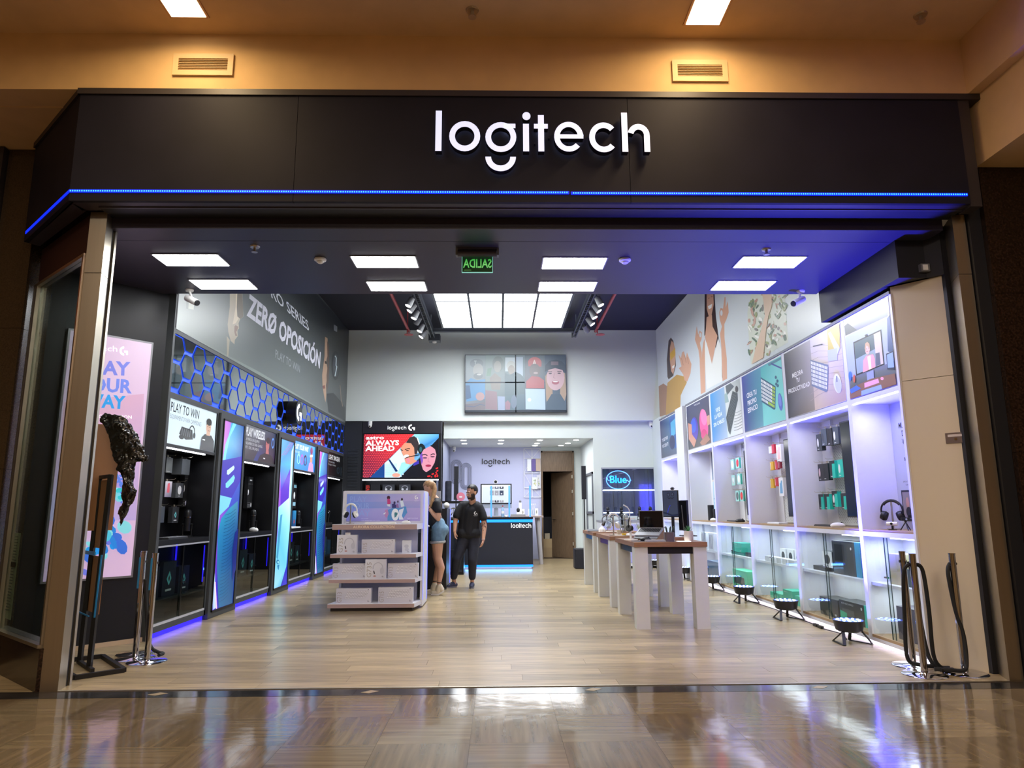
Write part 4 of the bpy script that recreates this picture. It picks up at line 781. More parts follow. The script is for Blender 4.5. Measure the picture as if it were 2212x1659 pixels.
tmp = bm_.build('tmp', rubber); tmp.modifiers.new('r', 'REMESH').mode = 'VOXEL'; tmp.modifiers['r'].voxel_size = .009
bpy.context.view_layer.update(); me = D.meshes.new_from_object(tmp.evaluated_get(bpy.context.evaluated_depsgraph_get())); D.objects.remove(tmp); me.name = 'plastic_bag'
ns = [v.normal.copy() for v in me.vertices]
for v, n_ in zip(me.vertices, ns):
    c_ = v.co.copy(); v.co += n_*((.5-abs(MN.noise(c_*9)))*.05+(.5-abs(MN.noise(c_*22+Vector((3, 1, 2)))))*.028-.03); v.co.y = 6.4+(v.co.y-6.4)*.6
me.materials.clear(); me.materials.append(mat('bin_liner', (12, 12, 13), .2, spec=.8)); me.update(); o = D.objects.new('plastic_bag', me); COL.objects.link(o)
tag(o, 'crumpled glossy black plastic bag hanging over the sign rack', 'plastic bag')
# bollards
def bollard(x, y, lb, tape=False, hooks=()):
    t = thing('rope_post', lb, 'barrier post', (x, y, 0), 0, 'rope posts'); m = chromeM
    MB().lathe([(.165, 0), (.168, .006), (.16, .012), (.03, .02), (.026, .022)], n=32).build('base', m, t, True, world=False); MB().cyl((0, 0, .02), (0, 0, .94), .026, n=24).build('pole', m, t, True, world=False)
    MB().cyl((0, 0, .935), (0, 0, .945), .028, n=24).build('cap', m, t, True, world=False); MB().cyl((-.03, 0, .86), (.03, 0, .86), .012).build('ring', plasB, t, world=False)
    if tape: MB().box(-.029, -.012, -.024, .012, .62, .9).build('tape', bt, t, world=False)
bollard(-3.412, 6.93, 'chrome rope post standing farthest back of the three by the left pillar'); bollard(-3.31, 6.72, 'chrome rope post with blue tape, middle of the three by the left pillar', True); bollard(-3.129, 6.57, 'chrome rope post with blue tape, nearest of the three at left', True)
bollard(3.50, 6.12, 'chrome rope post nearest the right glass cabinets'); bollard(3.40, 5.80, 'chrome rope post at right with ropes on both sides'); bollard(3.745, 5.825, 'chrome rope post standing before the cream angled wall')
ropeM = mat('black_rope', (18, 18, 20), .7)
def rope(pts, lb, r=.016):
    P = [Vector(p) for p in pts]; S_ = []
    for i in range(len(P)-1):
        a, b, c, d = P[max(i-1, 0)], P[i], P[i+1], P[min(i+2, len(P)-1)]
        for k in range(6): u = k/6; S_.append(.5*((2*b)+(c-a)*u+(2*a-5*b+4*c-d)*u*u+(3*b-3*c+d-a)*u**3))
    S_.append(P[-1]); o = MB().tube(S_, r, 8).build('barrier_rope', ropeM, None, True); tag(o, lb, 'rope', 'barrier ropes'); return o
rope([(3.53, 6.09, .86), (3.55, 6.06, .7), (3.53, 6.0, .4), (3.54, 5.96, .12), (3.58, 5.92, .04), (3.66, 5.88, .035)], 'black rope hanging from the back right post down to the floor')
rope([(3.43, 5.80, .86), (3.475, 5.8, .8), (3.49, 5.8, .5), (3.50, 5.82, .15), (3.58, 5.85, .04), (3.63, 5.80, .04), (3.5, 5.75, .05)], 'black rope hanging right of the front right post')
rope([(3.37, 5.81, .86), (3.33, 5.83, .78), (3.34, 5.9, .4), (3.36, 5.95, .1), (3.45, 5.93, .05), (3.6, 5.93, .035)], 'black rope hanging left of the front right post')
rope([(3.73, 5.84, .86), (3.70, 5.83, .78), (3.72, 5.82, .5), (3.75, 5.80, .3), (3.73, 5.77, .1), (3.68, 5.74, .045), (3.58, 5.74, .05), (3.47, 5.78, .05)], 'black rope hanging beside the post before the cream wall')
rope([(-3.28, 6.72, .7), (-3.25, 6.74, .4), (-3.2, 6.75, .12), (-3.12, 6.75, .05), (-3.06, 6.72, .045), (-3.06, 6.64, .045)], 'dark rope coiled behind the left posts')
# ============================================================ RIGHT WALL
mr = Pic((3.851, YB-.005, 3.315), -Y_, Z_, YB-7.51, 2.29, [(66, 451), (1492, -1172), (1641, 436), (100, 1249)], step=.00006)
mr.bg((196, 200, 214), (206, 212, 212), (206, 214, 216), (196, 204, 214))
sk = (206, 160, 134); P = mr.poly
P((70, 54, 46), [(165, 850), (160, 700), (175, 540), (195, 512), (215, 540), (228, 600), (238, 750), (215, 840), (175, 870)])
P(sk, [(186, 600), (200, 540), (220, 560), (234, 640), (232, 740), (215, 830), (197, 800), (185, 700)]).poly((216, 170, 50), [(185, 650), (232, 600), (230, 665), (192, 712)]).poly((250, 240, 235), [(204, 760), (226, 745), (222, 770), (208, 780)])
P((158, 118, 96), [(90, 930), (130, 905), (165, 930), (168, 1020), (150, 1175), (100, 1190)]); P((186, 146, 70), [(165, 900), (200, 870), (245, 830), (318, 850), (330, 900), (300, 960), (278, 1010), (275, 1115), (150, 1180), (160, 960)])
P(sk, [(260, 655), (280, 690), (290, 640), (306, 630), (320, 690), (332, 640), (350, 690), (370, 740), (362, 820), (335, 890), (310, 880), (300, 830), (262, 775), (285, 760)])
for a, b in (((285, 690), (300, 750)), ((312, 660), (325, 730)), ((335, 680), (345, 740))): mr.stroke((170, 120, 96), [a, b], 4)
P((60, 42, 36), [(483, 100), (565, 100), (578, 330), (596, 470), (615, 600), (640, 890), (606, 760), (560, 520), (500, 480), (480, 500), (482, 300)])
P(sk, [(500, 100), (555, 100), (560, 230), (540, 330), (520, 340), (500, 270)]).poly((250, 246, 244), [(510, 246), (548, 225), (540, 262), (518, 272)]).stroke((90, 50, 44), [(512, 180), (524, 174)], 5).stroke((90, 50, 44), [(538, 168), (550, 162)], 5)
P(sk, [(500, 340), (545, 320), (550, 420), (592, 500), (545, 740), (485, 510), (495, 430)])
P((222, 224, 222), [(478, 520), (500, 560), (545, 742), (598, 520), (625, 620), (632, 890), (500, 960), (485, 700)])
P(sk, [(400, 530), (408, 470), (415, 415), (428, 490), (440, 455), (460, 470), (456, 530), (442, 560), (458, 640), (455, 700), (470, 560), (484, 520), (486, 760), (490, 980), (450, 1000), (440, 700), (430, 620)])
P(sk, [(608, 300), (618, 262), (640, 268), (652, 170), (662, 170), (662, 260), (680, 205), (688, 300), (668, 360), (650, 400), (652, 520), (672, 700), (674, 868), (635, 890), (625, 600), (615, 480), (630, 420), (612, 360)]); mr.ell((204, 208, 214), 626, 305, 10, 24).ell((204, 208, 214), 446, 492, 9, 20)
fl = [(880, 745), (862, 560), (848, 300), (870, 200), (905, 60), (1160, 60), (1178, 300), (1196, 560)]; P((206, 212, 198), fl)
rf = random.Random(5)
for k in range(150):
    x, y = rf.uniform(865, 1185), rf.uniform(80, 700)
    if y > 745-(x-880)*.58: continue
    c = rf.choice([(110, 134, 108), (92, 116, 96), (150, 160, 110), (178, 136, 120), (196, 156, 140), (120, 116, 112), (236, 236, 228)]); mr.ell(c, x, y, rf.uniform(4, 12), rf.uniform(10, 34), rf.uniform(-60, 60), 8)
P((214, 186, 160), [(965, 60), (1060, 60), (1060, 250), (1032, 330), (1012, 450), (988, 690), (890, 745), (920, 620), (962, 480), (1002, 330), (990, 200)])
tag(mr.build('wall_mural', PSOFT), 'pale printed mural of three people gesturing on the right wall', 'mural')
frW = mat('white_frame', (222, 224, 232), .4)
t = thing('cabinet_cornice', 'white top edge above the right wall cabinets', 'cornice', (3.7, 11, 3.3)); MB().box(3.655, 3.85, 6.17, 13.38, 3.285, 3.315).build('board', mat('grey_cornice', (120, 122, 130), .5), t); MB().box(3.655, 3.85, 13.98, 15.62, 3.285, 3.315).build('board', MATS['grey_cornice'], t)
struct(MB().box(3.60, 4.1, 13.40, 13.96, 0, 3.30).build('column_right', frW)); struct(MB().box(3.70, 4.1, 15.63, YB+.2, 0, 3.39).build('wall_right_end', whiteW))
rb = [(6.17, 7.09), (7.11, 8.66), (8.68, 10.23), (10.25, 11.81), (11.83, 13.35), (14.0, 15.6)]
rnames = ['video call', 'MEJORA TU PRODUCTIVIDAD', 'CREA TU PROPIO ESPACIO', 'VIVE LA VIDA SIN CABLES', 'pink egg speaker', 'TOGETHER WE CREATE']
quads = [[(1664, 384), (2046, 177), (2122, 892), (1724, 1019)], [(1154, 660), (1633, 401), (1691, 1029), (1195, 1188)], [(795, 855), (1133, 672), (1173, 1195), (825, 1306)], [(526, 1001), (782, 862), (811, 1311), (548, 1394)], [(324, 1110), (515, 1006), (537, 1398), (341, 1460)], [(100, 1232), (246, 1152), (262, 1486), (113, 1533)]]
def keys(p, a, b, c, d, nx, ny, col, alt=None, altc=None):
    a, b, c, d = [Vector(v) for v in (a, b, c, d)]; Q = [[], []]   # TL TR BR BL
    for j in range(ny):
        for i in range(nx):
            f = lambda u, v: tuple((a*(1-u)+b*u)*(1-v)+(d*(1-u)+c*u)*v)
            q_ = [f((i+.1)/nx, (j+.12)/ny), f((i+.85)/nx, (j+.12)/ny), f((i+.85)/nx, (j+.85)/ny), f((i+.1)/nx, (j+.85)/ny)]
            Q[1 if alt and alt(i, j) else 0].append(q_)
    p.multi(col, Q[0]);
    if Q[1]: p.multi(altc, Q[1])
def r6(p):
    p.bg((226, 230, 238), (196, 206, 220), (60, 66, 100), (36, 44, 72)); p.poly(0, [(1670, 350), (2040, 180), (2045, 330), (1680, 500)], cols=[(250, 250, 252), (236, 240, 246), (120, 130, 160), (44, 48, 62)]).poly((46, 50, 60), [(1670, 420), (1700, 395), (1780, 450), (1680, 500)])
    p.poly((172, 186, 212), [(1680, 510), (2060, 330), (2100, 700), (1700, 850)]).poly((52, 80, 134), [(2040, 350), (2075, 300), (2092, 640), (2045, 620)])
    p.text('VIDEOLLAMADAS', (250, 250, 252), (1742, 400), (1980, 285), (1736, 372), bold=.01)
    p.poly((20, 22, 28), [(1748, 552), (1990, 440), (2018, 730), (1772, 828)]).poly((150, 168, 170), [(1757, 560), (1982, 455), (2008, 722), (1780, 812)]).poly((74, 96, 96), [(1757, 560), (1930, 480), (1940, 600), (1770, 690)]).poly((220, 206, 190), [(1925, 482), (1982, 455), (2008, 722), (1950, 745)]).poly((90, 96, 110), [(1940, 640), (1975, 630), (1985, 730), (1945, 745)])
    p.poly((238, 168, 168), [(1832, 800), (1834, 700), (1860, 660), (1920, 645), (1936, 680), (1940, 752)]).poly((244, 240, 236), [(1870, 668), (1898, 655), (1906, 765), (1884, 775)]).ell((232, 190, 166), 1872, 608, 20, 42).poly((196, 160, 116), [(1848, 600), (1852, 560), (1870, 545), (1890, 560), (1896, 620), (1886, 590), (1862, 575), (1854, 630)])
    for dx in (-8, 9): p.ell((80, 50, 50), 1872+dx, 600-dx*.4, 3, 3)
    p.stroke((190, 90, 90), [(1864, 628), (1880, 622)], 4).poly((24, 26, 30), [(1850, 490), (1870, 480), (1870, 496), (1852, 504)]); p.poly((150, 160, 184), [(1865, 800), (1925, 775), (1930, 850), (1872, 870)]).poly((140, 100, 76), [(1718, 1000), (1730, 930), (1900, 850), (2110, 800), (2122, 890), (1724, 1019)])
    p.poly((236, 168, 180), [(1846, 885), (1965, 845), (1975, 880), (1848, 925)]).poly((150, 176, 206), [(1820, 950), (1990, 895), (2000, 930), (1820, 1005)]).ell((240, 160, 170), 2000, 845, 14, 14).poly((40, 50, 70), [(2035, 640), (2100, 615), (2112, 770), (2046, 770)]).poly((150, 180, 210), [(2042, 648), (2096, 624), (2104, 750), (2050, 756)]).ell((60, 120, 190), 1725, 830, 12, 40).ell((210, 100, 70), 1760, 850, 9, 34).poly((70, 110, 180), [(1722, 940), (1780, 905), (1820, 930), (1735, 975)])
def r5(p):
    p.bg((54, 52, 66), (226, 220, 226), (200, 184, 166), (44, 42, 56)); p.poly(0, [(1378, 515), (1640, 370), (1695, 1030), (1422, 1115)], cols=[(214, 208, 220), (230, 226, 232), (176, 150, 130), (210, 190, 170)])
    for k in range(9): p.stroke((176, 162, 160), [(1385, 600+k*55), (1450, 575+k*52), (1540, 580+k*46), (1680, 540+k*50)], 3)
    for s, a, b, c in (('MEJORA', (1230, 855), (1322, 815), (1228, 818)), ('TU', (1264, 892), (1293, 880), (1262, 858)), ('PRODUCTIVIDAD', (1198, 985), (1380, 915), (1196, 950))): p.text(s, (244, 244, 248), a, b, c, bold=.02)
    p.poly((120, 134, 160), [(1385, 700), (1538, 740), (1540, 800), (1532, 955), (1520, 965), (1395, 915)]); keys(p, (1388, 708), (1534, 752), (1528, 948), (1398, 905), 11, 6, (236, 238, 240))
    p.ell((226, 230, 238), 1618, 892, 34, 80, -8, 26).ell((200, 206, 218), 1625, 905, 26, 66, -8, 24).stroke((100, 110, 130), [(1612, 830), (1614, 880)], 9).poly((206, 190, 100), [(1530, 450), (1640, 400), (1640, 600), (1540, 620)]).poly((206, 216, 230), [(1540, 480), (1560, 465), (1640, 600), (1615, 660)]).poly((190, 200, 214), [(1535, 620), (1615, 600), (1618, 700), (1540, 710)]).stroke((60, 60, 70), [(1410, 590), (1492, 570)], 8)
def r4(p):
    p.bg((52, 56, 150), (96, 200, 196), (130, 220, 214), (40, 42, 130)); p.poly(0, [(958, 780), (1136, 670), (1175, 1190), (985, 1270)], cols=[(70, 176, 178), (120, 206, 204), (130, 214, 200), (130, 220, 214)]); p.poly((70, 130, 150), [(1020, 740), (1136, 680), (1138, 700), (1030, 760)])
    for s, a, b, c in (('CREA TU', (842, 1028), (925, 990), (838, 990)), ('PROPIO', (850, 1090), (925, 1052), (846, 1052)), ('ESPACIO', (852, 1150), (935, 1108), (848, 1112))): p.text(s, (240, 240, 250), a, b, c, bold=.02)
    p.poly((36, 90, 120), [(960, 850), (975, 860), (1088, 925), (1085, 1110), (1075, 1118), (968, 1055)]); keys(p, (962, 862), (1084, 932), (1080, 1108), (968, 1045), 10, 6, (236, 240, 240), lambda i, j: i > 7 or (j == 5 and 4 < i), (190, 226, 70)); p.ell((90, 110, 200), 1128, 1052, 18, 72, -6, 22).ell((120, 140, 216), 1126, 1040, 12, 50, -6, 20).stroke((60, 70, 150), [(1052, 738), (1140, 775)], 12)
    for k, (x, y) in enumerate(((1090, 850), (1104, 880), (1094, 905), (1106, 918))): p.ell((44, 90, 120), x, y, 8, 13)
def r3(p):
    p.bg((44, 140, 206), (190, 200, 200), (220, 224, 220), (36, 130, 200)); p.poly(0, [(648, 935), (786, 860), (813, 1310), (680, 1378)], cols=[(206, 212, 212), (150, 160, 160), (232, 234, 230), (200, 214, 208)]); p.poly((90, 100, 104), [(660, 930), (700, 900), (735, 930), (670, 1010)]).poly((150, 176, 174), [(650, 1000), (672, 980), (690, 1060), (655, 1070)])
    for s, a, b, c in (('VIVE', (575, 1150), (612, 1132), (573, 1118)), ('LA VIDA', (566, 1205), (630, 1172), (564, 1172)), ('SIN CABLES', (558, 1270), (650, 1222), (556, 1240))): p.text(s, (235, 246, 252), a, b, c, bold=.02)
    p.poly((70, 80, 84), [(665, 1190), (722, 968), (765, 985), (768, 1040), (700, 1330), (684, 1300)]).poly((50, 58, 62), [(672, 1180), (722, 980), (756, 996), (700, 1300)]); keys(p, (722, 985), (756, 1000), (706, 1270), (676, 1190), 4, 12, (92, 100, 104)); p.ell((70, 70, 72), 758, 952, 13, 28)
    for k in range(7): p.stroke((150, 156, 156), [(735, 1150+k*24), (770, 1140+k*24), (806, 1120+k*24)], 4)
def r2(p):
    p.bg((52, 56, 96), (70, 70, 100), (84, 66, 60), (70, 76, 80)); p.text('AURICULARES', (230, 230, 240), (390, 1098), (440, 1078), (390, 1086)); p.ell((236, 84, 150), 474, 1250, 36, 130, -5, 26).ell((246, 120, 176), 474, 1190, 26, 66, -5, 22).ell((206, 50, 120), 476, 1330, 26, 44, 0, 18).ell((80, 60, 170), 392, 1290, 34, 100, 0, 20).ell((60, 90, 200), 385, 1260, 24, 60, 0, 20)
    p.poly((206, 150, 130), [(500, 1180), (535, 1160), (535, 1240), (505, 1260)]).poly((196, 140, 120), [(340, 1240), (370, 1250), (372, 1330), (410, 1380), (390, 1440), (345, 1370)]).poly((160, 110, 90), [(440, 1400), (500, 1320), (530, 1370), (470, 1430)])
def r1(p):
    p.bg((44, 46, 90), (70, 130, 170), (90, 100, 130), (70, 72, 84)); p.poly((40, 90, 160), [(180, 1200), (246, 1152), (250, 1440), (190, 1460)]).poly((80, 170, 210), [(190, 1240), (230, 1200), (232, 1330), (196, 1360)]).ell((30, 40, 90), 205, 1400, 24, 60, 0, 14); p.text('TOGETHER', (236, 236, 244), (118, 1400), (168, 1372), (118, 1374), bold=.01).text('WE CREATE', (236, 236, 244), (120, 1450), (172, 1424), (119, 1424), bold=.01)
pegW = mat('perforated_panel', (206, 208, 206), .5); monM = mat('monitor_black', (14, 15, 20), .12)
BK = 4.06
for n, ((a, b), rn_, gf) in enumerate(zip(rb, rnames, (r6, r5, r4, r3, r2, r1))):
    t = thing('display_cabinet', 'white glowing display cabinet under the %s poster' % rn_, 'cabinet', (3.86, (a+b)/2, 0), 0, 'white cabinets of the right wall')
    MB().box(XR, BK, a-.01, a+.025, .04, 3.285).build('side_panel', frW, t); MB().box(XR, BK, b-.025, b+.01, .04, 3.285).build('side_panel', frW, t)
    MB().box(BK, BK+.03, a, b, .04, 3.285).build('back_panel', whiteL, t)
    MB().box(XR, BK, a+.025, b-.025, 2.375, 2.42).build('niche_top', frW, t); MB().box(XR+.002, BK, a+.025, b-.025, 1.085, 1.104).build('wood_counter', woodS, t); MB().box(XR, BK, a+.025, b-.025, 1.04, 1.085).build('middle_rail', frW, t)
    MB().box(XR+.04, BK, a+.025, b-.025, .565, .595).build('shelf', whiteL, t); MB().box(XR, BK, a+.025, b-.025, .075, .1).build('wood_strip', woodS, t); MB().box(XR, BK, a+.025, b-.025, .04, .075).build('bottom_rail', frW, t)
    MB().box(XR+.02, XR+.04, a-.01, b+.01, .0, .04).build('floor_glow_strip', mat('plinth_led', (255, 255, 255), .5, emit=2.4, ecol=(238, 226, 255)), t)
    p = Pic((XR-.001, b-.035, 2.43), -Y_, Z_, b-a-.07, .83, quads[n]); gf(p); MB().box(XR, XR+.03, a+.03, b-.03, 2.425, 3.28).build('poster_frame', frW, t); p.build('poster', PSOFT, t)
    MB().box(XR+.012, XR+.03, a+.04, b-.04, 2.362, 2.374).build('led_bar', mat('cool_led', (255, 255, 255), .5, emit=4.5, ecol=(214, 216, 255)), t)
    mid = (a+b)/2+.06
    for k, (c, d, xx) in enumerate(((a+.03, mid+.02, XR+.004), (mid-.02, b-.03, XR+.016))):
        dr = MB().box(xx, xx+.006, c, d, .105, 1.035).build('glass_door', GLASS, t); MB().box(xx-.001, xx+.007, (d-.006 if k == 0 else c), (d if k == 0 else c+.003), .105, 1.035).build('door_edge', mat('glass_edge', (50, 70, 72), .2), dr)
    MB().box(XR-.012, XR+.004, mid-.02, mid+.04, .66, .675).build('handle', chromeM, t); MB().box(XR+.05, XR+.07, a+.1, a+.5, 1.025, 1.038).build('inner_led', MATS['cool_led'], t)
    if 0 < n < 4:
        MB().box(BK-.02, BK, a+.45, b-.35, 1.12, 2.3).build('perforated_panel', pegW, t); MB().box(BK-.035, BK-.0, b-.36, b-.335, 1.11, 2.37).build('panel_edge', whiteL, t)
        hol = MB()
        for i in range(18):
            for j in range(30): y_, z_ = a+.75+i*.025, 1.15+j*.037+(i % 2)*.018; hol.add([(BK-.0205, y_-.006, z_-.004), (BK-.0205, y_-.006, z_+.004), (BK-.0205, y_+.006, z_+.004), (BK-.0205, y_+.006, z_-.004)], [(0, 1, 2, 3)])
        hol.build('holes', mat('hole_grey', (120, 122, 126), .7), t, kind='stuff')
    area('cab_light', (XR+.12, (a+b)/2, 2.35), .2, 3.3, (.92, .93, 1), sy=b-a-.3, spread=160); area('cab_low_light', (XR+.15, (a+b)/2, 1.02), .2, 4.4, (.88, .96, 1), sy=b-a-.3, spread=170); area('cab_shelf_light', (XR+.2, (a+b)/2, .56), .2, 3.0, (.88, .96, 1), sy=b-a-.3, spread=170)
# niche 6: print, headset, webcams
p0 = Pic((BK-.002, 7.06, 1.11), -Y_, Z_, .86, 1.26); p0.bg((186, 190, 206)); p = Pic((BK-.0035, 7.045, 1.11), -Y_, Z_, .52, 1.26)
for s, z, h, wd in (('MUESTRA', .79, .045, .46), ('DE TU', .725, .045, .3), ('VIDEO', .66, .045, .34)): p.text(s, (34, 36, 44), (.5-wd/2-.03, z), (.5+wd/2-.03, z), (.5-wd/2-.03, z+h), bold=.01)
p.stroke((60, 62, 70), [(.36, .605), (.58, .605)], .004); p.text('BRIO 500', (34, 36, 44), (.32, .53), (.62, .53), (.32, .556), bold=.01); p.text('AMPLIA TU ESPACIO CON UNA', (60, 62, 70), (.2, .36), (.74, .36), (.2, .372)).text('CAMARA PERFECTA', (60, 62, 70), (.28, .335), (.64, .335), (.28, .347))
p.poly((30, 32, 38), [(.1, .3), (.86, .3), (.86, .06), (.1, .06)]).poly((150, 140, 138), [(.13, .285), (.46, .285), (.46, .08), (.13, .08)]).poly((96, 104, 112), [(.48, .285), (.83, .285), (.83, .08), (.48, .08)]).ell((196, 150, 130), .28, .2, .05, .045).ell((190, 196, 204), .64, .22, .06, .04).ell((40, 40, 46), .3, .13, .09, .04)
p0.mb.add(p.mb.v, p.mb.f); p0.mb.c += p.mb.c; t = p0.build('niche_print', PRINT); tag(t, 'grey printed back panel reading MUESTRA DE TU VIDEO in the nearest white niche', 'poster')
def headphones(x, y, z, s, rz, lb, m, pad=None, stand=True):
    t = thing('headphones', lb, 'headphones', (x, y, z), rz, 'headphones on stands'); R = .085*s; c = .16*s
    MB().tube([(R*math.cos(a), 0, c+R*1.05*math.sin(a)) for a in [PI*(-.12+1.24*k/16) for k in range(17)]], .008*s).build('headband', m, t, True, world=False)
    MB().tube([(R*.93*math.cos(a), 0, c+R*.98*math.sin(a)) for a in [PI*(.2+.6*k/10) for k in range(11)]], .011*s).build('cushion', pad or m, t, True, world=False)
    for sx in (-1, 1):
        e = MB().cyl((sx*R*.72, 0, c-.045*s), (sx*R*1.0, 0, c-.035*s), .042*s, .036*s, 20).build('ear_cup', m, t, True, world=False); MB().cyl((sx*R*.5, 0, c-.052*s), (sx*R*.73, 0, c-.045*s), .036*s, .042*s, 20).build('ear_pad', pad or rubber, e, True, world=False)
    if stand: MB().cyl((0, .0, 0), (0, 0, .008*s), .05*s).cyl((0, 0, 0), (0, 0, c+R*.98), .007*s).build('stand', steelM, t, True, world=False)
    return t
headphones(3.9, 6.92, 1.105, 1.15, -PI/4, 'black headphones on a stand in the nearest white niche', plasB)
t = thing('webcam', 'white tube webcam on the wood counter of the nearest white niche', 'webcam', (3.8, 6.76, 1.104), -.9, 'webcams on show'); MB().cyl((-.05, 0, .06), (.05, 0, .06), .019, n=20).build('body', plasW, t, True, world=False); MB().cyl((0, -.018, .06), (0, -.022, .06), .012).build('lens', plasB, t, world=False); MB().cyl((0, 0, 0), (0, 0, .045), .01).rbox(-.03, .03, -.03, .03, 0, .008, .005).build('clip', plasB, t, world=False)
t = thing('tripod_webcam', 'small black webcam on a mini tripod beside the white webcam', 'webcam', (3.84, 6.6, 1.104), 0, 'webcams on show'); [MB().tube([(0, 0, .08), (.05*math.cos(a), .05*math.sin(a), .003)], .005).build('leg', plasB, t, world=False) for a in (.3, 2.4, 4.5)]; MB().rbox(-.04, .04, -.012, .012, .09, .12, .006).ell((0, 0, .085), (.012, .012, .012)).build('body', plasB, t, world=False); MB().cyl((0, -.012, .105), (0, -.016, .105), .01).build('lens', chromeM, t, world=False)
t = thing('webcam', 'slim black webcam perched above the tripod webcam', 'webcam', (3.93, 6.62, 1.22), 0, 'webcams on show'); MB().rbox(-.05, .05, -.015, .015, 0, .025, .01).box(-.01, .01, -.01, .01, -.116, 0).build('body', plasB, t, world=False)
# wall screens in niches 5 4 3
for n, (y0, y1, z0, z1, lb) in enumerate(((7.3, 7.74, 1.215, 2.27, 'MEJORA TU PRODUCTIVIDAD'), (8.87, 9.32, 1.205, 2.23, 'CREA TU PROPIO ESPACIO'), (10.44, 10.88, 1.21, 2.21, 'VIVE LA VIDA SIN CABLES'))):
    t = thing('upright_monitor', 'black upright monitor in the niche under the %s poster' % lb, 'monitor', (3.9, (y0+y1)/2, z0), 0, 'upright monitors')
    MB().box(3.86, 3.895, y0, y1, z0, z1).build('casing', plasB, t); MB().box(3.858, 3.861, y0+.012, y1-.012, z0+.015, z1-.015).build('screen', monM, t); MB().box(3.895, 4.045, (y0+y1)/2-.05, (y0+y1)/2+.05, 1.6, 1.8).build('bracket', plasB, t)
# hanging boxes on the right
teal = (38, 196, 176)
def pk(p, base, body, mc):
    p.bg(base);
    if body: p.poly(body, [(.42, 0), (1, 0), (1, .82), (.5, .82)])
    p.ell(mc, .28, .5, .17, .26, 0, 14); p.multi((210, 212, 214), [[(.15, .08), (.5, .08), (.5, .12), (.15, .12)]])
def rhang(y, z, w, h, base, body, mc, lb, d=.05, x=3.9, g='boxed goods on hooks in the right wall cabinets'):
    return carton('hanging_box', lb, 'box', x, x+d, y-w/2, y+w/2, z, z+h, body or base, '-x', (lambda p: pk(p, base, body, mc)), g, hang=True)
g3, wt = (60, 66, 72), (226, 228, 230)
N5 = 'under the MEJORA TU PRODUCTIVIDAD poster'
for y, z, ba, bo, mc, lb in ((8.36, 2.0, g3, None, wt, 'top row, farthest left'), (8.22, 2.05, (76, 86, 96), None, (60, 66, 72), 'top row, second, dark mouse'), (8.08, 2.04, (38, 40, 44), None, (30, 30, 32), 'top row, third, black'), (7.93, 2.04, (70, 78, 86), None, wt, 'top row, beside the monitor'),
    (8.38, 1.64, (46, 46, 52), None, (226, 200, 206), 'middle row, pale pink mouse'), (8.25, 1.64, (40, 42, 46), None, (30, 32, 34), 'middle row, second, black mouse'), (8.08, 1.66, (40, 44, 48), teal, (40, 44, 48), 'middle row, large teal'), (7.88, 1.66, teal, teal, wt, 'middle row, teal beside the monitor'),
    (8.43, 1.3, g3, teal, (40, 44, 48), 'bottom row, farthest left, teal'), (8.28, 1.3, (40, 44, 48), teal, (40, 44, 48), 'bottom row, second, teal'), (8.08, 1.33, (40, 44, 48), teal, wt, 'bottom row, teal with white mouse'), (7.87, 1.3, (46, 48, 52), teal, (46, 48, 52), 'bottom row, tilted beside the monitor')):
    rhang(y, z, .13, .2 if z > 1.5 else .18, ba, bo, mc, 'boxed mouse %s, %s' % (lb, N5) if 'row' in lb else lb)
N4 = 'under the CREA TU PROPIO ESPACIO poster'; red, yel = (196, 44, 66), (214, 168, 44)
for y, z, w, h, ba, lb in ((9.9, 2.09, .1, .1, (220, 224, 222), 'small pale packet, top row left'), (9.8, 2.08, .1, .13, red, 'red packet, top row'), (9.6, 1.95, .16, .24, (236, 190, 190), 'large white box with pink tablet picture, top row'), (9.88, 1.85, .12, .12, yel, 'yellow packet, middle row'), (9.72, 1.85, .1, .13, red, 'red packet, middle row left'), (9.62, 1.86, .08, .1, (150, 40, 60), 'red packet, middle row right'), (9.92, 1.6, .12, .13, yel, 'yellow packet, bottom row'), (9.76, 1.62, .1, .12, red, 'red packet, bottom row'), (9.6, 1.48, .15, .25, (206, 214, 222), 'white box with blue tablet picture, bottom row')):
    if w > .14: carton('tablet_box', '%s, %s' % (lb, N4), 'box', 3.9, 3.95, y-w/2, y+w/2, z, z+h, (232, 232, 236), '-x', (lambda p, c=(236, 190, 190) if 'pink' in lb else (120, 170, 210): p.poly(c, [(.2, .15), (.8, .15), (.8, .85), (.55, .85), (.4, .7), (.2, .7)])), 'packets on hooks', hang=True)
    else: carton('small_packet', '%s, %s' % (lb, N4), 'packet', 3.9, 3.93, y-w/2, y+w/2, z, z+h, ba, '-x', (lambda p: p.multi((240, 236, 230), [[(.1, .1), (.22, .1), (.22, .9), (.1, .9)]])), 'packets on hooks', hang=True)
N3 = 'under the VIVE LA VIDA SIN CABLES poster'
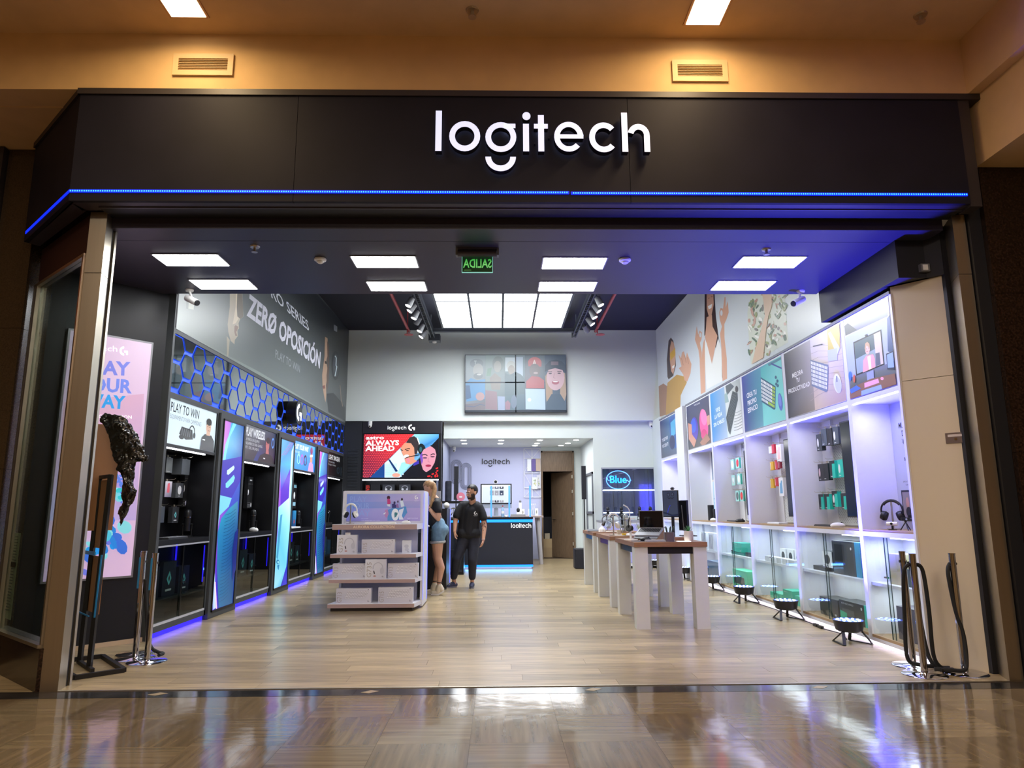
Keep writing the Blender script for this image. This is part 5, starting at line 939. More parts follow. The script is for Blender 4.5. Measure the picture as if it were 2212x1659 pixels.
for y, z, mc, ba, lb in ((11.55, 1.95, (236, 240, 240), (150, 200, 200), 'white mouse pack, top row left'), (11.3, 1.96, (200, 40, 56), (80, 200, 190), 'red mouse pack, top row right'), (11.55, 1.69, (190, 200, 204), (180, 200, 200), 'grey mouse pack, middle row left'), (11.28, 1.7, (226, 236, 236), (80, 200, 180), 'pale mouse pack, middle row right'), (11.4, 1.43, (90, 100, 104), (100, 190, 176), 'dark mouse pack, bottom row left'), (11.2, 1.43, (200, 50, 50), (80, 190, 170), 'red mouse pack, bottom row right')):
    carton('blister_pack', '%s, %s' % (lb, N3), 'packet', 3.9, 3.93, y-.08, y+.08, z, z+.17, ba, '-x', (lambda p, c=mc: (p.bg((160, 214, 208)), p.ell(c, .5, .5, .36, .38, 0, 16), p.ell(tuple(min(255, int(v*1.15)+8) for v in c), .46, .56, .2, .22, 0, 12))), 'blister packs on hooks', hang=True)
keyboard(3.85, 8.22, 1.105, .42, .13, PI/2, 'dark slim keyboard on the wood counter %s' % N5, (54, 54, 58)); mouse(3.80, 7.86, 1.105, 1.2, 'white sculpted mouse on the wood counter %s' % N5, plasW, 1.35)
keyboard(3.85, 9.7, 1.105, .42, .13, PI/2, 'pale keyboard on the wood counter %s' % N4, (214, 216, 220)); keyboard(3.85, 11.45, 1.105, .4, .14, PI/2, 'curved dark keyboard on the wood counter %s' % N3, (70, 70, 74)); mouse(3.8, 11.05, 1.105, 1.2, 'black mouse on the wood counter %s' % N3, plasB, 1.3)
# niche 2: sea print, speakers
p = Pic((BK-.002, 13.2, 1.11), -Y_, Z_, 1.3, 1.26); p.bg((104, 106, 116), (96, 98, 108), (90, 140, 176), (110, 160, 190)); p.poly(0, [(0, 0), (1, 0), (1, .62), (.5, .6), (0, .56)], cols=[(150, 196, 214), (90, 130, 160), (120, 180, 206), (170, 206, 216), (176, 206, 214)]); p.stroke((206, 196, 176), [(0, .57), (.3, .6), (.6, .58), (1, .64)], .03)
for k in range(60): xx, yy = rf.random(), rf.random()*.54; p.stroke(rf.choice([(210, 230, 236), (70, 120, 160), (100, 156, 190)]), [(xx, yy), (xx+.08, yy+.012)], .008)
p.poly((84, 80, 84), [(.25, 0), (.62, .42), (.95, 0)]).poly((150, 146, 146), [(.5, 0), (.6, .42), (.62, .42), (.58, 0)])
tag(p.build('niche_print', PRINT), 'printed sea picture at the back of the niche under the pink speaker poster', 'poster')
for k, (y, h) in enumerate(((12.75, .27), (12.45, .2))):
    t = thing('desk_speaker', '%s black cylinder speaker in the niche under the pink speaker poster' % ('taller', 'shorter')[k], 'speaker', (3.86, y, 1.104), 0, 'cylinder speakers'); MB().cyl((0, 0, 0), (0, 0, h), .055, n=24).build('body', mat('cloth_black', (40, 42, 48), .9), t, True, world=False); MB().cyl((0, 0, h), (0, 0, h+.006), .053, n=24).build('top_ring', plasG, t, True, world=False)
mouse(3.76, 12.3, 1.105, .4, 'white and grey presenter beside the cylinder speakers', plasW, 1.3)
# lower shelves
def rlow(y0, y1, z, h, col, lb, art=None, x0=3.78, x1=3.98): return carton('stock_box', lb, 'box', x0, x1, y0, y1, z, z+h, col, '-x', art, 'boxes behind the right glass doors')
def aw_(p): p.bg((236, 238, 240)); p.ell((60, 64, 70), .5, .5, .28, .3); p.multi((120, 124, 130), [[(.1, .1), (.5, .1), (.5, .14), (.1, .14)]])
def adk(p): p.multi((200, 202, 206), [[(.1, .82), (.5, .82), (.5, .86), (.1, .86)], [(.8, .1), (.9, .1), (.9, .2), (.8, .2)]])
def akb(p): p.bg((50, 54, 58)); p.poly((84, 90, 94), [(.1, .3), (.62, .25), (.6, .6), (.12, .62)]).poly((50, 190, 150), [(.02, .05), (.3, .05), (.3, .42), (.02, .5)]).text('KEYBOARD', (200, 204, 208), (.1, .82), (.6, .82), (.1, .9)); p.ell((220, 222, 224), .92, .8, .03, .07)
U5 = 'under the MEJORA niche'
rlow(8.2, 8.52, .595, .05, (46, 50, 54), 'flat dark keyboard box on the shelf %s' % U5); rlow(8.02, 8.26, .645, .18, (60, 66, 72), 'grey box with label on the shelf %s' % U5, aw_); rlow(7.5, 8.0, .595, .36, (56, 62, 70), 'large dark box with teal edge on the shelf %s' % U5, lambda p: (p.poly((20, 26, 34), [(.1, .4), (.55, .4), (.55, .9), (.1, .9)]), p.poly((50, 90, 200), [(.1, .3), (.55, .3), (.55, .36), (.1, .36)]), p.ell((230, 230, 230), .85, .8, .03, .04)))
rlow(7.38, 7.495, .595, .36, (46, 150, 190), 'narrow bright blue box end on the shelf %s' % U5); rlow(7.16, 7.36, .595, .38, (46, 56, 80), 'dark blue box at right on the shelf %s' % U5)
rlow(7.98, 8.42, .1, .2, (66, 68, 66), 'long dark box at the bottom left %s' % U5, adk); rlow(7.42, 7.94, .1, .22, (56, 60, 62), 'long keyboard box with green corner at the bottom %s' % U5, akb); rlow(7.34, 7.41, .1, .22, teal, 'teal box end at the bottom %s' % U5); rlow(7.15, 7.32, .1, .2, (40, 44, 50), 'small dark box at the bottom right %s' % U5, adk)
U4 = 'under the CREA niche'
for k in range(5): rlow(9.9-k*.2-.16, 9.9-k*.2, .595, .07, (220, 222, 224), 'flat white box %s from left on the shelf %s' % (('one', 'two', 'three', 'four', 'five')[k], U4), adk if 0 else None, 3.72, 3.82)
for k in range(4): rlow(9.7-k*.24-.2, 9.7-k*.24, .595, .18, (200, 202, 204), 'white boxed speaker %s from left %s' % (('one', 'two', 'three', 'four')[k], U4), aw_, 3.86, 3.98)
rlow(9.55, 9.95, .1, .08, (80, 190, 160), 'flat teal box at the bottom left %s' % U4); rlow(9.2, 9.5, .1, .16, (50, 180, 150), 'teal box at the bottom middle %s' % U4, adk); rlow(8.8, 9.12, .1, .12, (50, 190, 160), 'teal box at the bottom right %s' % U4)
U3 = 'under the VIVE niche'
rlow(10.9, 11.5, .595, .04, (40, 120, 110), 'flat teal keyboard box on the shelf %s' % U3); rlow(11.0, 11.45, .64, .14, (60, 180, 160), 'teal box on the shelf %s' % U3, adk); rlow(10.5, 10.85, .595, .06, (50, 60, 64), 'flat dark box on the shelf %s' % U3); rlow(10.85, 11.5, .1, .26, (70, 200, 160), 'large green box with keyboard picture at the bottom %s' % U3, lambda p: p.poly((70, 80, 84), [(.1, .2), (.85, .15), (.8, .6), (.14, .65)]))
U2 = 'under the sea print niche'
for k in range(2): rlow(12.9-k*.45-.3, 12.9-k*.45, .595, .3, (228, 230, 232), 'white ribbed box, %s on the shelf %s' % (('left', 'right')[k], U2), lambda p: p.multi((70, 74, 80), [[(.15+.25*i, .1), (.25+.25*i, .1), (.25+.25*i, .9), (.15+.25*i, .9)] for i in range(3)]), 3.7, 3.8)
rlow(12.1, 12.8, .595, .28, (60, 140, 190), 'blue box behind the white ribbed boxes %s' % U2, None, 3.85, 3.98); rlow(12.2, 12.9, .1, .3, (70, 100, 130), 'slate blue box at the bottom %s' % U2)
U6 = 'behind the nearest right glass door'
rlow(6.6, 6.86, .72, .16, (170, 160, 120), 'upper kraft cardboard box of the pair %s' % U6); rlow(6.64, 6.86, .595, .124, (168, 156, 116), 'lower kraft cardboard box of the pair %s' % U6); rlow(6.46, 6.58, .595, .16, (40, 60, 64), 'small dark teal box on the shelf %s' % U6); rlow(6.26, 6.44, .595, .17, (54, 186, 160), 'teal box on the shelf %s' % U6); rlow(6.3, 6.8, .1, .3, (74, 70, 84), 'dark case at the bottom %s' % U6)
# par lights on the floor
def par(x, y, lb, hot):
    t = thing('floor_spotlight', lb, 'stage light', (x, y, 0), .2, 'blue stage lights along the right cabinets')
    MB().lathe([(.10, .115), (.125, .13), (.14, .2), (.148, .222), (.14, .226), (.132, .215)], n=28).build('housing', mat('stage_black', (22, 22, 28), .35), t, True, world=False)
    MB().cyl((0, 0, .205), (0, 0, .2225), .134, n=28).build('lens', mat('stage_lens', (40, 60, 255), .3, emit=3.0, ecol=(30, 60, 255)), t, world=False)
    d = MB(); [d.cyl((.09*rr_*math.cos(a), .09*rr_*math.sin(a), .2225), (.09*rr_*math.cos(a), .09*rr_*math.sin(a), .227), .013, n=6) for rr_, nn in ((.0, 1), (.5, 6), (1.15, 12)) for a in [2*PI*k/nn for k in range(nn)]]; d.build('diode', mat('stage_diode', (150, 200, 255), .3, emit=14 if hot else 5, ecol=(150, 190, 255)), t, world=False, kind='stuff')
    for sx in (-1, 1):
        l = MB(); l.bar((sx*.1, -.04, .13), (sx*.155, -.12, .01), .03, .008).build('leg', MATS['stage_black'], t, world=False); MB().bar((sx*.03, .02, .13), (sx*.155*.6, .13, .01), .03, .008).build('leg', MATS['stage_black'], t, world=False)
        MB().bar((sx*.155, -.12, .008), (sx*.093, .13, .008), .025, .008).build('foot_bar', MATS['stage_black'], t, world=False)
    l = D.lights.new('stage_beam', 'SPOT'); l.energy = 3200 if hot else 330; l.color = (.05, .05, 1); l.spot_size = math.radians(84 if hot else 64); l.spot_blend = .9; l.shadow_soft_size = .1; o = D.objects.new('stage_beam', l); COL.objects.link(o); o.location = (x, y, .24); o.rotation_euler = (-.26 if hot else 0, PI-(.14 if hot else .06), 0)
for x, y, lb, hot in ((3.47, 7.13, 'brightest blue stage light on the floor, nearest the right rope posts', 1), (3.47, 8.66, 'second blue stage light from the entrance on the floor', 0), (3.49, 10.17, 'third blue stage light from the entrance on the floor', 0), (3.49, 11.71, 'fourth stage light, half hidden behind the table leg', 0), (3.49, 13.5, 'farthest stage light seen between the table legs', 0)): par(x, y, lb, hot)
cb = [(3.5, 13.3, .01), (3.6, 12.4, .01), (3.55, 11.7, .01), (3.62, 11, .01), (3.6, 10.2, .01), (3.63, 9.4, .01), (3.61, 8.7, .01), (3.6, 8.3, .01), (3.57, 7.9, .01), (3.62, 7.6, .01), (3.52, 7.3, .01)]
tag(MB().tube(cb, .006, 6).build('power_cable', rubber, None, True), 'black power cable linking the floor stage lights', 'cable'); 
t = thing('cable_connector', 'black cable connectors lying by the right cabinet base', 'connector', (3.58, 8.1, 0)); MB().rbox(3.565, 3.6, 8.08, 8.18, 0, .03, .01).build('plug', plasB, t); MB().rbox(3.555, 3.59, 7.94, 8.04, 0, .03, .01).build('socket', plasB, t)
# wall plates
d2 = (Vector((3.995, 5.80, 0))-Vector((3.672, 6.17, 0))).normalized(); n2_ = Vector((-d2.y, d2.x, 0)); n2_ = n2_ if n2_.x < 0 else -n2_; c_ = Vector((3.945, 5.857, 1.905))
t = thing('control_plate', 'small brushed metal lock plate on the cream angled wall', 'control plate', tuple(c_)); 
def plate(h0, h1, v0, v1, a, b, nm, m): P = [c_+d2*h0+n2_*a, c_+d2*h1+n2_*a, c_+d2*h1+n2_*b, c_+d2*h0+n2_*b]; MB().prism([(q.x, q.y) for q in P], c_.z+v0, c_.z+v1).build(nm, m, t)
plate(-.1, .05, -.045, .045, 0, .008, 'plate', mat('nickel', (150, 138, 140), .3, .9)); plate(-.08, .03, .01, .03, .008, .01, 'label', mat('pale_label', (200, 190, 190), .5)); plate(-.03, -.01, -.02, .0, .008, .014, 'keyhole', chromeM)
t = thing('motion_sensor', 'small pale sensor on the black wall above the cream panel', 'sensor', (3.86, 5.885, 3.42)); MB().box(3.79, 3.87, 5.86, 5.9, 3.40, 3.47).build('housing', plasG, t); MB().box(3.805, 3.85, 5.855, 5.86, 3.41, 3.46).build('lens', plasW, t)
# ============================================================ BACK OF THE SHOP
tv = thing('video_wall', 'video wall of four screens showing a group video call on the white back wall', 'video wall', (.41, YB, 3.58))
q = [(128, 152), (2052, 144), (2074, 1240), (128, 1256)]; x0, x1, z0, z1 = -.795, 1.625, 3.58, 4.98
p = Pic((x0, YB-.112, z0), X_, Z_, x1-x0, z1-z0, q, step=.0004)
p.bg((130, 146, 150), (90, 104, 116), (60, 76, 94), (110, 122, 130)); P = p.poly
P(0, [(128, 160), (515, 160), (515, 1210), (128, 1210)], cols=[(146, 158, 162), (140, 152, 156), (104, 100, 108), (130, 134, 142)]); p.ell((120, 130, 134), 350, 320, 130, 90).ell((164, 164, 162), 380, 450, 100, 130).ell((116, 122, 124), 380, 560, 90, 60).ell((190, 190, 186), 400, 530, 44, 18).text('T', (178, 186, 188), (300, 330), (350, 330), (300, 268), bold=.06)
P((84, 140, 186), [(140, 690), (240, 600), (360, 640), (515, 620), (515, 1000), (160, 1050)]).poly((60, 90, 130), [(140, 740), (220, 740), (250, 980), (150, 1010)]).ell((176, 140, 140), 420, 950, 85, 80, 0).poly((120, 108, 112), [(128, 1100), (515, 1060), (515, 1210), (128, 1210)]).stroke((70, 90, 130), [(140, 1130), (300, 1150), (420, 1100), (515, 1120)], 9)
P(0, [(520, 160), (890, 160), (890, 1210), (520, 1210)], cols=[(140, 156, 154), (134, 148, 148), (100, 110, 116), (120, 130, 130)]); p.ell((120, 130, 126), 760, 330, 110, 150).ell((158, 156, 150), 750, 380, 70, 110).poly((136, 128, 120), [(600, 600), (700, 500), (820, 600), (800, 820), (640, 820)]).poly((140, 112, 120), [(522, 830), (740, 860), (752, 1210), (522, 1190)]).poly((150, 160, 186), [(752, 945), (893, 950), (893, 1210), (765, 1210)]).poly((110, 140, 120), [(560, 420), (640, 400), (620, 560), (540, 560)])
P(0, [(893, 160), (1270, 160), (1270, 1200), (893, 1210)], cols=[(130, 146, 150), (120, 138, 146), (84, 104, 120), (84, 104, 112)]); P((196, 208, 214), [(896, 205), (1085, 205), (1085, 470), (896, 470)]).poly((174, 190, 206), [(1100, 195), (1235, 195), (1235, 560), (1100, 480)]); p.ell((190, 194, 190), 1010, 370, 90, 100).ell((160, 150, 140), 1015, 440, 66, 90).poly((96, 112, 118), [(896, 500), (980, 540), (1100, 480), (1200, 530), (1270, 620), (1270, 900), (896, 940)]).poly((150, 110, 124), [(900, 1060), (950, 1020), (1000, 1080), (990, 1200), (905, 1200)]).ell((108, 120, 140), 1065, 1050, 55, 130)
P(0, [(1272, 160), (1645, 160), (1655, 790), (1272, 790)], cols=[(100, 112, 120), (96, 110, 120), (84, 90, 100), (104, 96, 104)]); p.ell((196, 104, 106), 1460, 300, 130, 105).poly((186, 96, 100), [(1330, 300), (1590, 300), (1586, 380), (1340, 372)]).text('A', (230, 210, 206), (1415, 345), (1495, 345), (1415, 250), bold=.03).ell((110, 96, 96), 1460, 450, 105, 130).ell((170, 150, 150), 1480, 500, 44, 20).poly((170, 80, 84), [(1300, 660), (1400, 560), (1540, 570), (1640, 640), (1640, 790), (1300, 790)]).poly((180, 200, 226), [(1282, 800), (1655, 806), (1665, 1200), (1290, 1190)]).ell((226, 234, 244), 1360, 1010, 36, 34)
P(0, [(1648, 160), (2050, 150), (2064, 1200), (1668, 1200)], cols=[(70, 84, 104), (56, 66, 88), (70, 84, 100), (84, 100, 120)]); p.poly((170, 140, 116), [(1660, 560), (1700, 500), (1800, 760), (1800, 1100), (1720, 1180), (1680, 1000)]).poly((176, 148, 126), [(1950, 480), (2040, 500), (2062, 900), (2000, 1150), (1940, 1000)]).ell((206, 170, 178), 1855, 590, 170, 240).poly((64, 80, 100), [(1690, 1050), (1780, 900), (1950, 900), (2062, 1080), (2064, 1200), (1668, 1200)])
p.poly((44, 54, 74), [(1650, 480), (1665, 350), (1740, 270), (1860, 245), (1980, 280), (2052, 360), (2054, 500), (1980, 440), (1850, 405), (1720, 440)]).poly((120, 100, 112), [(1770, 280), (1910, 280), (1910, 350), (1770, 350)]); p.stroke((60, 44, 50), [(1710, 478), (1790, 478)], 14).stroke((60, 44, 50), [(1890, 470), (1970, 468)], 14).ell((60, 50, 60), 1755, 510, 32, 12).ell((60, 50, 60), 1925, 505, 32, 12).stroke((170, 130, 140), [(1835, 500), (1815, 590), (1850, 600)], 8).ell((176, 96, 110), 1855, 680, 70, 38).ell((240, 236, 236), 1855, 662, 48, 12)
MB().box(x0, x1, YB-.11, YB-.02, z0, z1).build('casing', monM, tv); p.fade((104, 116, 124), .38); p.build('picture', PSCR, tv)  # glare over the screens is blended into the picture colours
xm, zm = (x0+x1)/2, (z0+z1)/2+.02
m = MB()
for a, b, c, d in ((x0, x1, z1-.015, z1), (x0, x1, z0, z0+.05), (x0, x1, zm-.013, zm+.013), (x0, x0+.012, z0, z1), (x1-.012, x1, z0, z1), (xm-.013, xm+.013, z0, z1)): m.box(a, b, YB-.122, YB-.11, c, d)
m.build('bezel', mat('bezel_navy', (38, 46, 60), .35), tv); MB().box(x0+.3, x1-.3, YB-.03, YB, zm-.3, zm+.3).build('wall_mount', plasB, tv)
# red poster cabinet
AY = YB-.03
t = thing('headset_cabinet', 'black cabinet with red ALWAYS AHEAD headset poster beside the recess', 'cabinet', (-2.25, 16.5, 0)); blk = MATS['black_laminate']
MB().box(-3.2, -1.34, AY+.0, AY+.5, 3.10, 3.38).build('header', mat('header_black', (36, 34, 42), .4), t); MB().box(-3.21, -3.17, AY, AY+.5, 0, 3.10).build('side_panel', blk, t); MB().box(-1.40, -1.34, AY, AY+.5, 0, 3.10).build('side_panel', blk, t); MB().box(-1.34, -1.33, AY, YB+.3, 0, 3.38).build('metal_edge', mat('grey_metal_edge', (120, 124, 134), .3, .6), t)
MB().box(-3.2, -1.36, AY+.42, AY+.5, 0, 3.10).build('back_panel', blk, t); MB().box(-3.17, -1.40, AY+.03, AY+.3, 2.03, 3.10).build('light_box', blk, t); MB().box(-3.19, -1.38, AY, AY+.42, 1.0, 1.05).build('counter', blk, t); MB().box(-3.19, -1.38, AY+.02, AY+.42, 0, 1.0).build('base', blk, t); MB().box(-3.17, -1.4, AY-.01, AY+.0, 2.0, 2.02).build('led_bar', LED_W, t); MB().box(-3.17, -1.40, AY+.05, AY+.42, 1.72, 1.75).build('shelf', blk, t)
p = Pic((-3.2, AY-.001, 3.10), X_, Z_, 1.86, .27); p.word((250, 250, 250), (.315, .34), (.55, .34), (.315, .66)); p.gm((250, 250, 250), (.575, .22), (.66, .22), (.575, .78)); p.build('lettering', PLIT, t)
q = [(62, 400), (1735, 400), (1722, 1365), (35, 1362)]; p = Pic((-3.168, AY+.028, 2.065), X_, Z_, 1.76, 1.015, q, step=.0004); P = p.poly
p.bg((200, 40, 48), (60, 140, 180), (20, 24, 36), (70, 24, 50)); P(0, [(62, 400), (1180, 400), (190, 1362), (35, 1362)], cols=[(150, 34, 52), (236, 44, 44), (60, 24, 60), (90, 28, 50)])
hx = []
for i in range(30):
    for j in range(26):
        x, y = 50+i*40+(j % 2)*20, 415+j*38
        if y < 1362-(x-190)*(962/990) - 10: hx.append([(x+14*math.cos(a*PI/3), y+15*math.sin(a*PI/3)) for a in range(6)])
p.multi((226, 86, 88), hx[::1]) if 0 else p.multi((224, 70, 76), hx)
P(0, [(1185, 400), (1735, 400), (1735, 480), (860, 1365), (190, 1365)], cols=[(150, 210, 230), (90, 160, 210), (60, 130, 190), (140, 200, 226), (30, 60, 120)]); P((206, 226, 232), [(620, 960), (860, 720), (1000, 1000), (860, 1365), (520, 1365), (520, 1040)])
for k in range(16): p.stroke((120, 180, 206), [(530, 1060+k*19), (800-k*2, 1060+k*19)], 5)
P((24, 66, 130), [(210, 1362), (520, 1050), (520, 1362)]).poly((16, 50, 100), [(600, 960), (640, 960), (820, 1220), (770, 1240)]).poly((150, 210, 226), [(900, 1040), (1000, 1010), (1090, 1090), (850, 1330), (800, 1290), (850, 1180)]).ell((210, 150, 130), 780, 1310, 90, 46)
P((206, 140, 112), [(880, 700), (960, 600), (1080, 560), (1200, 640), (1200, 850), (1180, 960), (1250, 1000), (1100, 1080), (990, 1050), (960, 920), (900, 800)]).poly((52, 44, 46), [(1000, 590), (1080, 470), (1180, 445), (1260, 500), (1290, 640), (1240, 850), (1190, 840), (1180, 700), (1110, 600)]).ell((250, 248, 246), 1005, 890, 58, 34, -15).poly((220, 130, 140), [(990, 950), (1060, 920), (1100, 1000), (1040, 1060)]).stroke((40, 26, 26), [(975, 745), (1050, 720), (1090, 725)], 18).stroke((40, 26, 26), [(880, 745), (930, 760)], 16).ell((40, 30, 30), 1030, 765, 36, 10)
p.stroke((236, 240, 242), [(1250, 480), (1300, 620), (1265, 820)], 22).ell((18, 30, 34), 1350, 740, 90, 130, -10).ell((40, 90, 96), 1330, 740, 30, 60).stroke((14, 16, 20), [(1300, 860), (1040, 910), (980, 935)], 18)
P((18, 20, 28), [(1735, 480), (1735, 1365), (860, 1365), (930, 1290), (1090, 1130), (1290, 960), (1440, 790)]).poly((60, 50, 160), [(1180, 1040), (1290, 980), (1290, 1060), (1160, 1110)]).poly((198, 134, 150), [(1310, 880), (1400, 740), (1540, 670), (1640, 700), (1680, 860), (1640, 1040), (1560, 1180), (1450, 1250), (1380, 1190), (1340, 1060)]).poly((110, 70, 170), [(1310, 880), (1360, 800), (1380, 1000), (1350, 1080)])
P((20, 18, 26), [(1540, 650), (1640, 640), (1735, 560), (1735, 1080), (1640, 1180), (1690, 900), (1650, 740)]); p.stroke((40, 24, 40), [(1350, 870), (1430, 850), (1480, 880)], 20).stroke((40, 24, 40), [(1550, 870), (1600, 840), (1650, 850)], 20).ell((70, 40, 70), 1425, 930, 50, 14).ell((70, 40, 60), 1595, 905, 50, 14).ell((150, 40, 70), 1500, 1105, 66, 26).stroke((170, 100, 120), [(1500, 930), (1490, 1010), (1540, 1030)], 9)
for k in range(40):
    x, y = random.uniform(1480, 1720), random.uniform(1090, 1360)
    if y > 1360-(x-1470)*1.1: p.ell((232, 40, 44), x, y, 17, 17, 0, 6)
p.text('astro', (245, 240, 240), (108, 516), (510, 510), (110, 440), bold=.03).text('ALWAYS', (248, 244, 240), (98, 650), (845, 642), (100, 545), bold=.035).text('AHEAD', (248, 244, 240), (92, 772), (745, 768), (96, 665), bold=.035); p.ell((200, 220, 245), 890, 1335, 16, 16).ell((200, 220, 245), 935, 1290, 16, 16)
p.build('poster', PLIT, t)
def a_hs(p): p.ell((150, 152, 158), .5, .5, .3, .36).ell((58, 60, 66), .5, .48, .22, .28).ell((230, 232, 236), .3, .3, .1, .16).ell((210, 212, 216), .7, .3, .09, .15)
for k, (a, b, c) in enumerate(((-2.88, -2.66, (34, 34, 38)), (-2.72+.0, -2.44, (60, 62, 68)), (-2.33, -2.07, (62, 64, 70)))):
    if k == 0: a, b = -3.0, -2.78
    carton('headset_box', ('dark headset box beside the red A50 box', 'grey boxed headset in the middle of the shelf under the red poster', 'grey boxed headset at right of the shelf under the red poster')[k], 'box', a, b, AY+.15, AY+.3, 1.75, 1.91, c, 'y', a_hs if k else None, 'headset boxes under the red poster')
def a50(p): p.bg((30, 14, 16)); p.text('A50', (220, 60, 50), (.2, .1), (.2, .9), (.95, .1), bold=.04)
carton('headset_box', 'black headset box with red A50 lettering under the red poster', 'box', -3.13, -3.02, AY+.15, AY+.3, 1.75, 1.91, (30, 14, 16), 'y', a50, 'headset boxes under the red poster')
t = thing('wall_grille', 'dark vertical louvred grille beside the farthest left cabinet', 'grille', (-3.4, YB-.06, 1.6))
for k in range(30): MB().box(-3.52, -3.28, YB-.06, YB-.05, 1.7+k*.035, 1.715+k*.035).build('slat', mat('grille_slat', (44, 48, 56), .5), t)
# counter
CY = 16.19; navy = mat('navy_counter', (30, 34, 46), .4); cyb = mat('cyan_blue_led', (20, 120, 255), .4, emit=1.5, ecol=(30, 140, 255))
t = thing('sales_counter', 'dark navy sales counter with glowing blue bands and white lettering', 'counter', (-.1, 16.5, 0))
MB().box(-1.11, .78, CY, CY+.6, .085, 1.10).build('body', navy, t); MB().box(-1.12, .79, CY-.015, CY+.62, 1.10, 1.145).build('top', mat('counter_top', (20, 22, 28), .3), t); MB().box(-1.11, .782, CY-.008, CY, 1.03, 1.092).build('light_band', cyb, t); MB().box(-.80, .78, CY-.008, CY+.01, .04, .085).build('light_band', cyb, t); MB().box(-1.08, .75, CY+.03, CY+.55, 0, .085).build('plinth', mat('white_plinth', (220, 224, 240), .5, emit=.3), t)
solid_word(t, .286, CY-.012, .905, .000245, .00030, .012, mat('white_letter', (250, 250, 250), .4, emit=.9), plasW, smile=False, single=True, name='lettering')
area('counter_glow', (0, CY-.1, .05), 1.5, 3, (.15, .5, 1), rot=(PI/2+.6, 0, PI), sy=.05)
for k, x in enumerate((-.628, -.169, .248, .729)):
    t = thing('acrylic_divider', 'clear acrylic divider with blue lit edge on the counter, %s from left' % ('first', 'second', 'third', 'fourth')[k], 'divider', (x, CY+.08, 1.145), 0, 'acrylic dividers')
    MB().box(x-.004, x+.004, CY+.09, CY+.45, 1.15, 1.855).build('pane', MATS['clear_glass'], t); 
    o = MB().box(x-.018, x-.010, CY+.075, CY+.09, 1.145, 1.84).box(x+.010, x+.018, CY+.075, CY+.09, 1.145, 1.84).box(x-.018, x+.018, CY+.075, CY+.09, 1.84, 1.86).box(x-.01, x+.01, CY+.08, CY+.088, 1.145, 1.84).build('lit_edge', mat('edge_blue', (70, 140, 255), .3, emit=1.0, ecol=(80, 150, 255)), t)
mouse(.18, 16.4, 1.145, 0, 'white mouse lying on the counter', plasW, 1.2)
t = thing('water_bottle', 'clear plastic water bottle with red cap standing on the counter', 'bottle', (.097, 16.3, 1.145)); MB().lathe([(.033, 0), (.036, .02), (.036, .16), (.03, .19), (.014, .225), (.013, .24)]).build('body', mat('bottle_plastic', (150, 185, 215), .15, alpha=1), t, True, world=False); MB().cyl((0, 0, .238), (0, 0, .262), .016).build('cap', mat('red_cap', (190, 40, 50), .4), t, True, world=False); MB().cyl((0, 0, .08), (0, 0, .14), .0368).build('label', plasW, t, True, world=False)
# desk and computer in the recess
t = thing('desk', 'pale wooden desk with splayed grey legs behind the counter', 'desk', (.3, 17.9, 0)); pw = mat('pale_desk', (176, 160, 156), .5)
MB().box(-.75, 1.10, 17.25, 18.75, 1.12, 1.16).build('desk_top', pw, t)
for x, y, dx, dy in ((1.0, 18.6, .1, .12), (.98, 17.4, .06, -.05), (-.6, 18.6, -.1, .12), (-.6, 17.4, -.1, -.05)): MB().cyl((x+dx, y+dy, 0), (x, y, 1.12), .045, .05).build('leg', mat('grey_leg', (186, 182, 184), .4), t, True)
t = thing('desktop_computer', 'all-in-one desktop computer with photo grid on screen behind the counter', 'computer', (-.06, 17.4, 1.16)); MB().rbox(-.445, .325, 17.38, 17.42, 1.35, 1.945, .012).build('case', mat('silver', (176, 184, 196), .35, .3), t); MB().box(-.445, .325, 17.372, 17.382, 1.45, 1.945).build('bezel', plasB, t)
p = Pic((-.415, 17.371, 1.48), X_, Z_, .71, .44); p.bg((206, 214, 222)); p.poly((226, 230, 234), [(0, .9), (1, .9), (1, 1), (0, 1)])
for i in range(3):
    for j, z in enumerate((.78, .42, .02)): p.poly(random.choice([(60, 70, 90), (90, 96, 110), (50, 54, 64), (150, 150, 156)]), [(.28+.17*i, z), (.42+.17*i, z), (.42+.17*i, z+(.26 if j == 1 else .12)), (.28+.17*i, z+(.26 if j == 1 else .12))]).ell((190, 190, 196), .35+.17*i, z+.08, .03, .04)
p.build('screen', PSCR, t); MB().cyl((-.06, 17.42, 1.4), (-.06, 17.5, 1.17), .05, .06).build('foot_arm', MATS['silver'], t); MB().box(-.17, .05, 17.38, 17.6, 1.16, 1.17).build('foot', MATS['silver'], t)
t = thing('webcam', 'round white webcam on top of the desktop computer', 'webcam', (-.07, 17.4, 1.945), 0); MB().cyl((0, -.03, .05), (0, .03, .05), .05, n=24).build('body', plasW, t, True, world=False); MB().cyl((0, -.034, .05), (0, -.03, .05), .036, n=24).build('lens', plasB, t, world=False); MB().box(-.02, .02, -.02, .02, 0, .012).build('clip', plasW, t, world=False)
for k, (x, w_, h) in enumerate(((.62, .09, .13), (.80, .07, .13), (.97, .08, .14))): carton('picture_card', 'small white picture card on the recess desk, %s of three' % ('leftmost', 'middle', 'rightmost')[k], 'card', x-w_/2, x+w_/2, 18.0, 18.02, 1.16, 1.16+h*1.3, (232, 232, 228), 'y', lambda p: p.ell((150, 150, 140), .5, .5, .2, .25), 'picture cards on the desk')
t = thing('brush_pot', 'white pot with dark brush on the recess desk', 'pot', (.5, 17.9, 1.16)); MB().lathe([(.03, 0), (.045, .03), (.045, .09), (.04, .09), (.038, .04)]).build('pot', plasW, t, True, world=False); MB().ell((0, 0, .14), (.045, .045, .06)).build('brush', plasB, t, True, world=False)
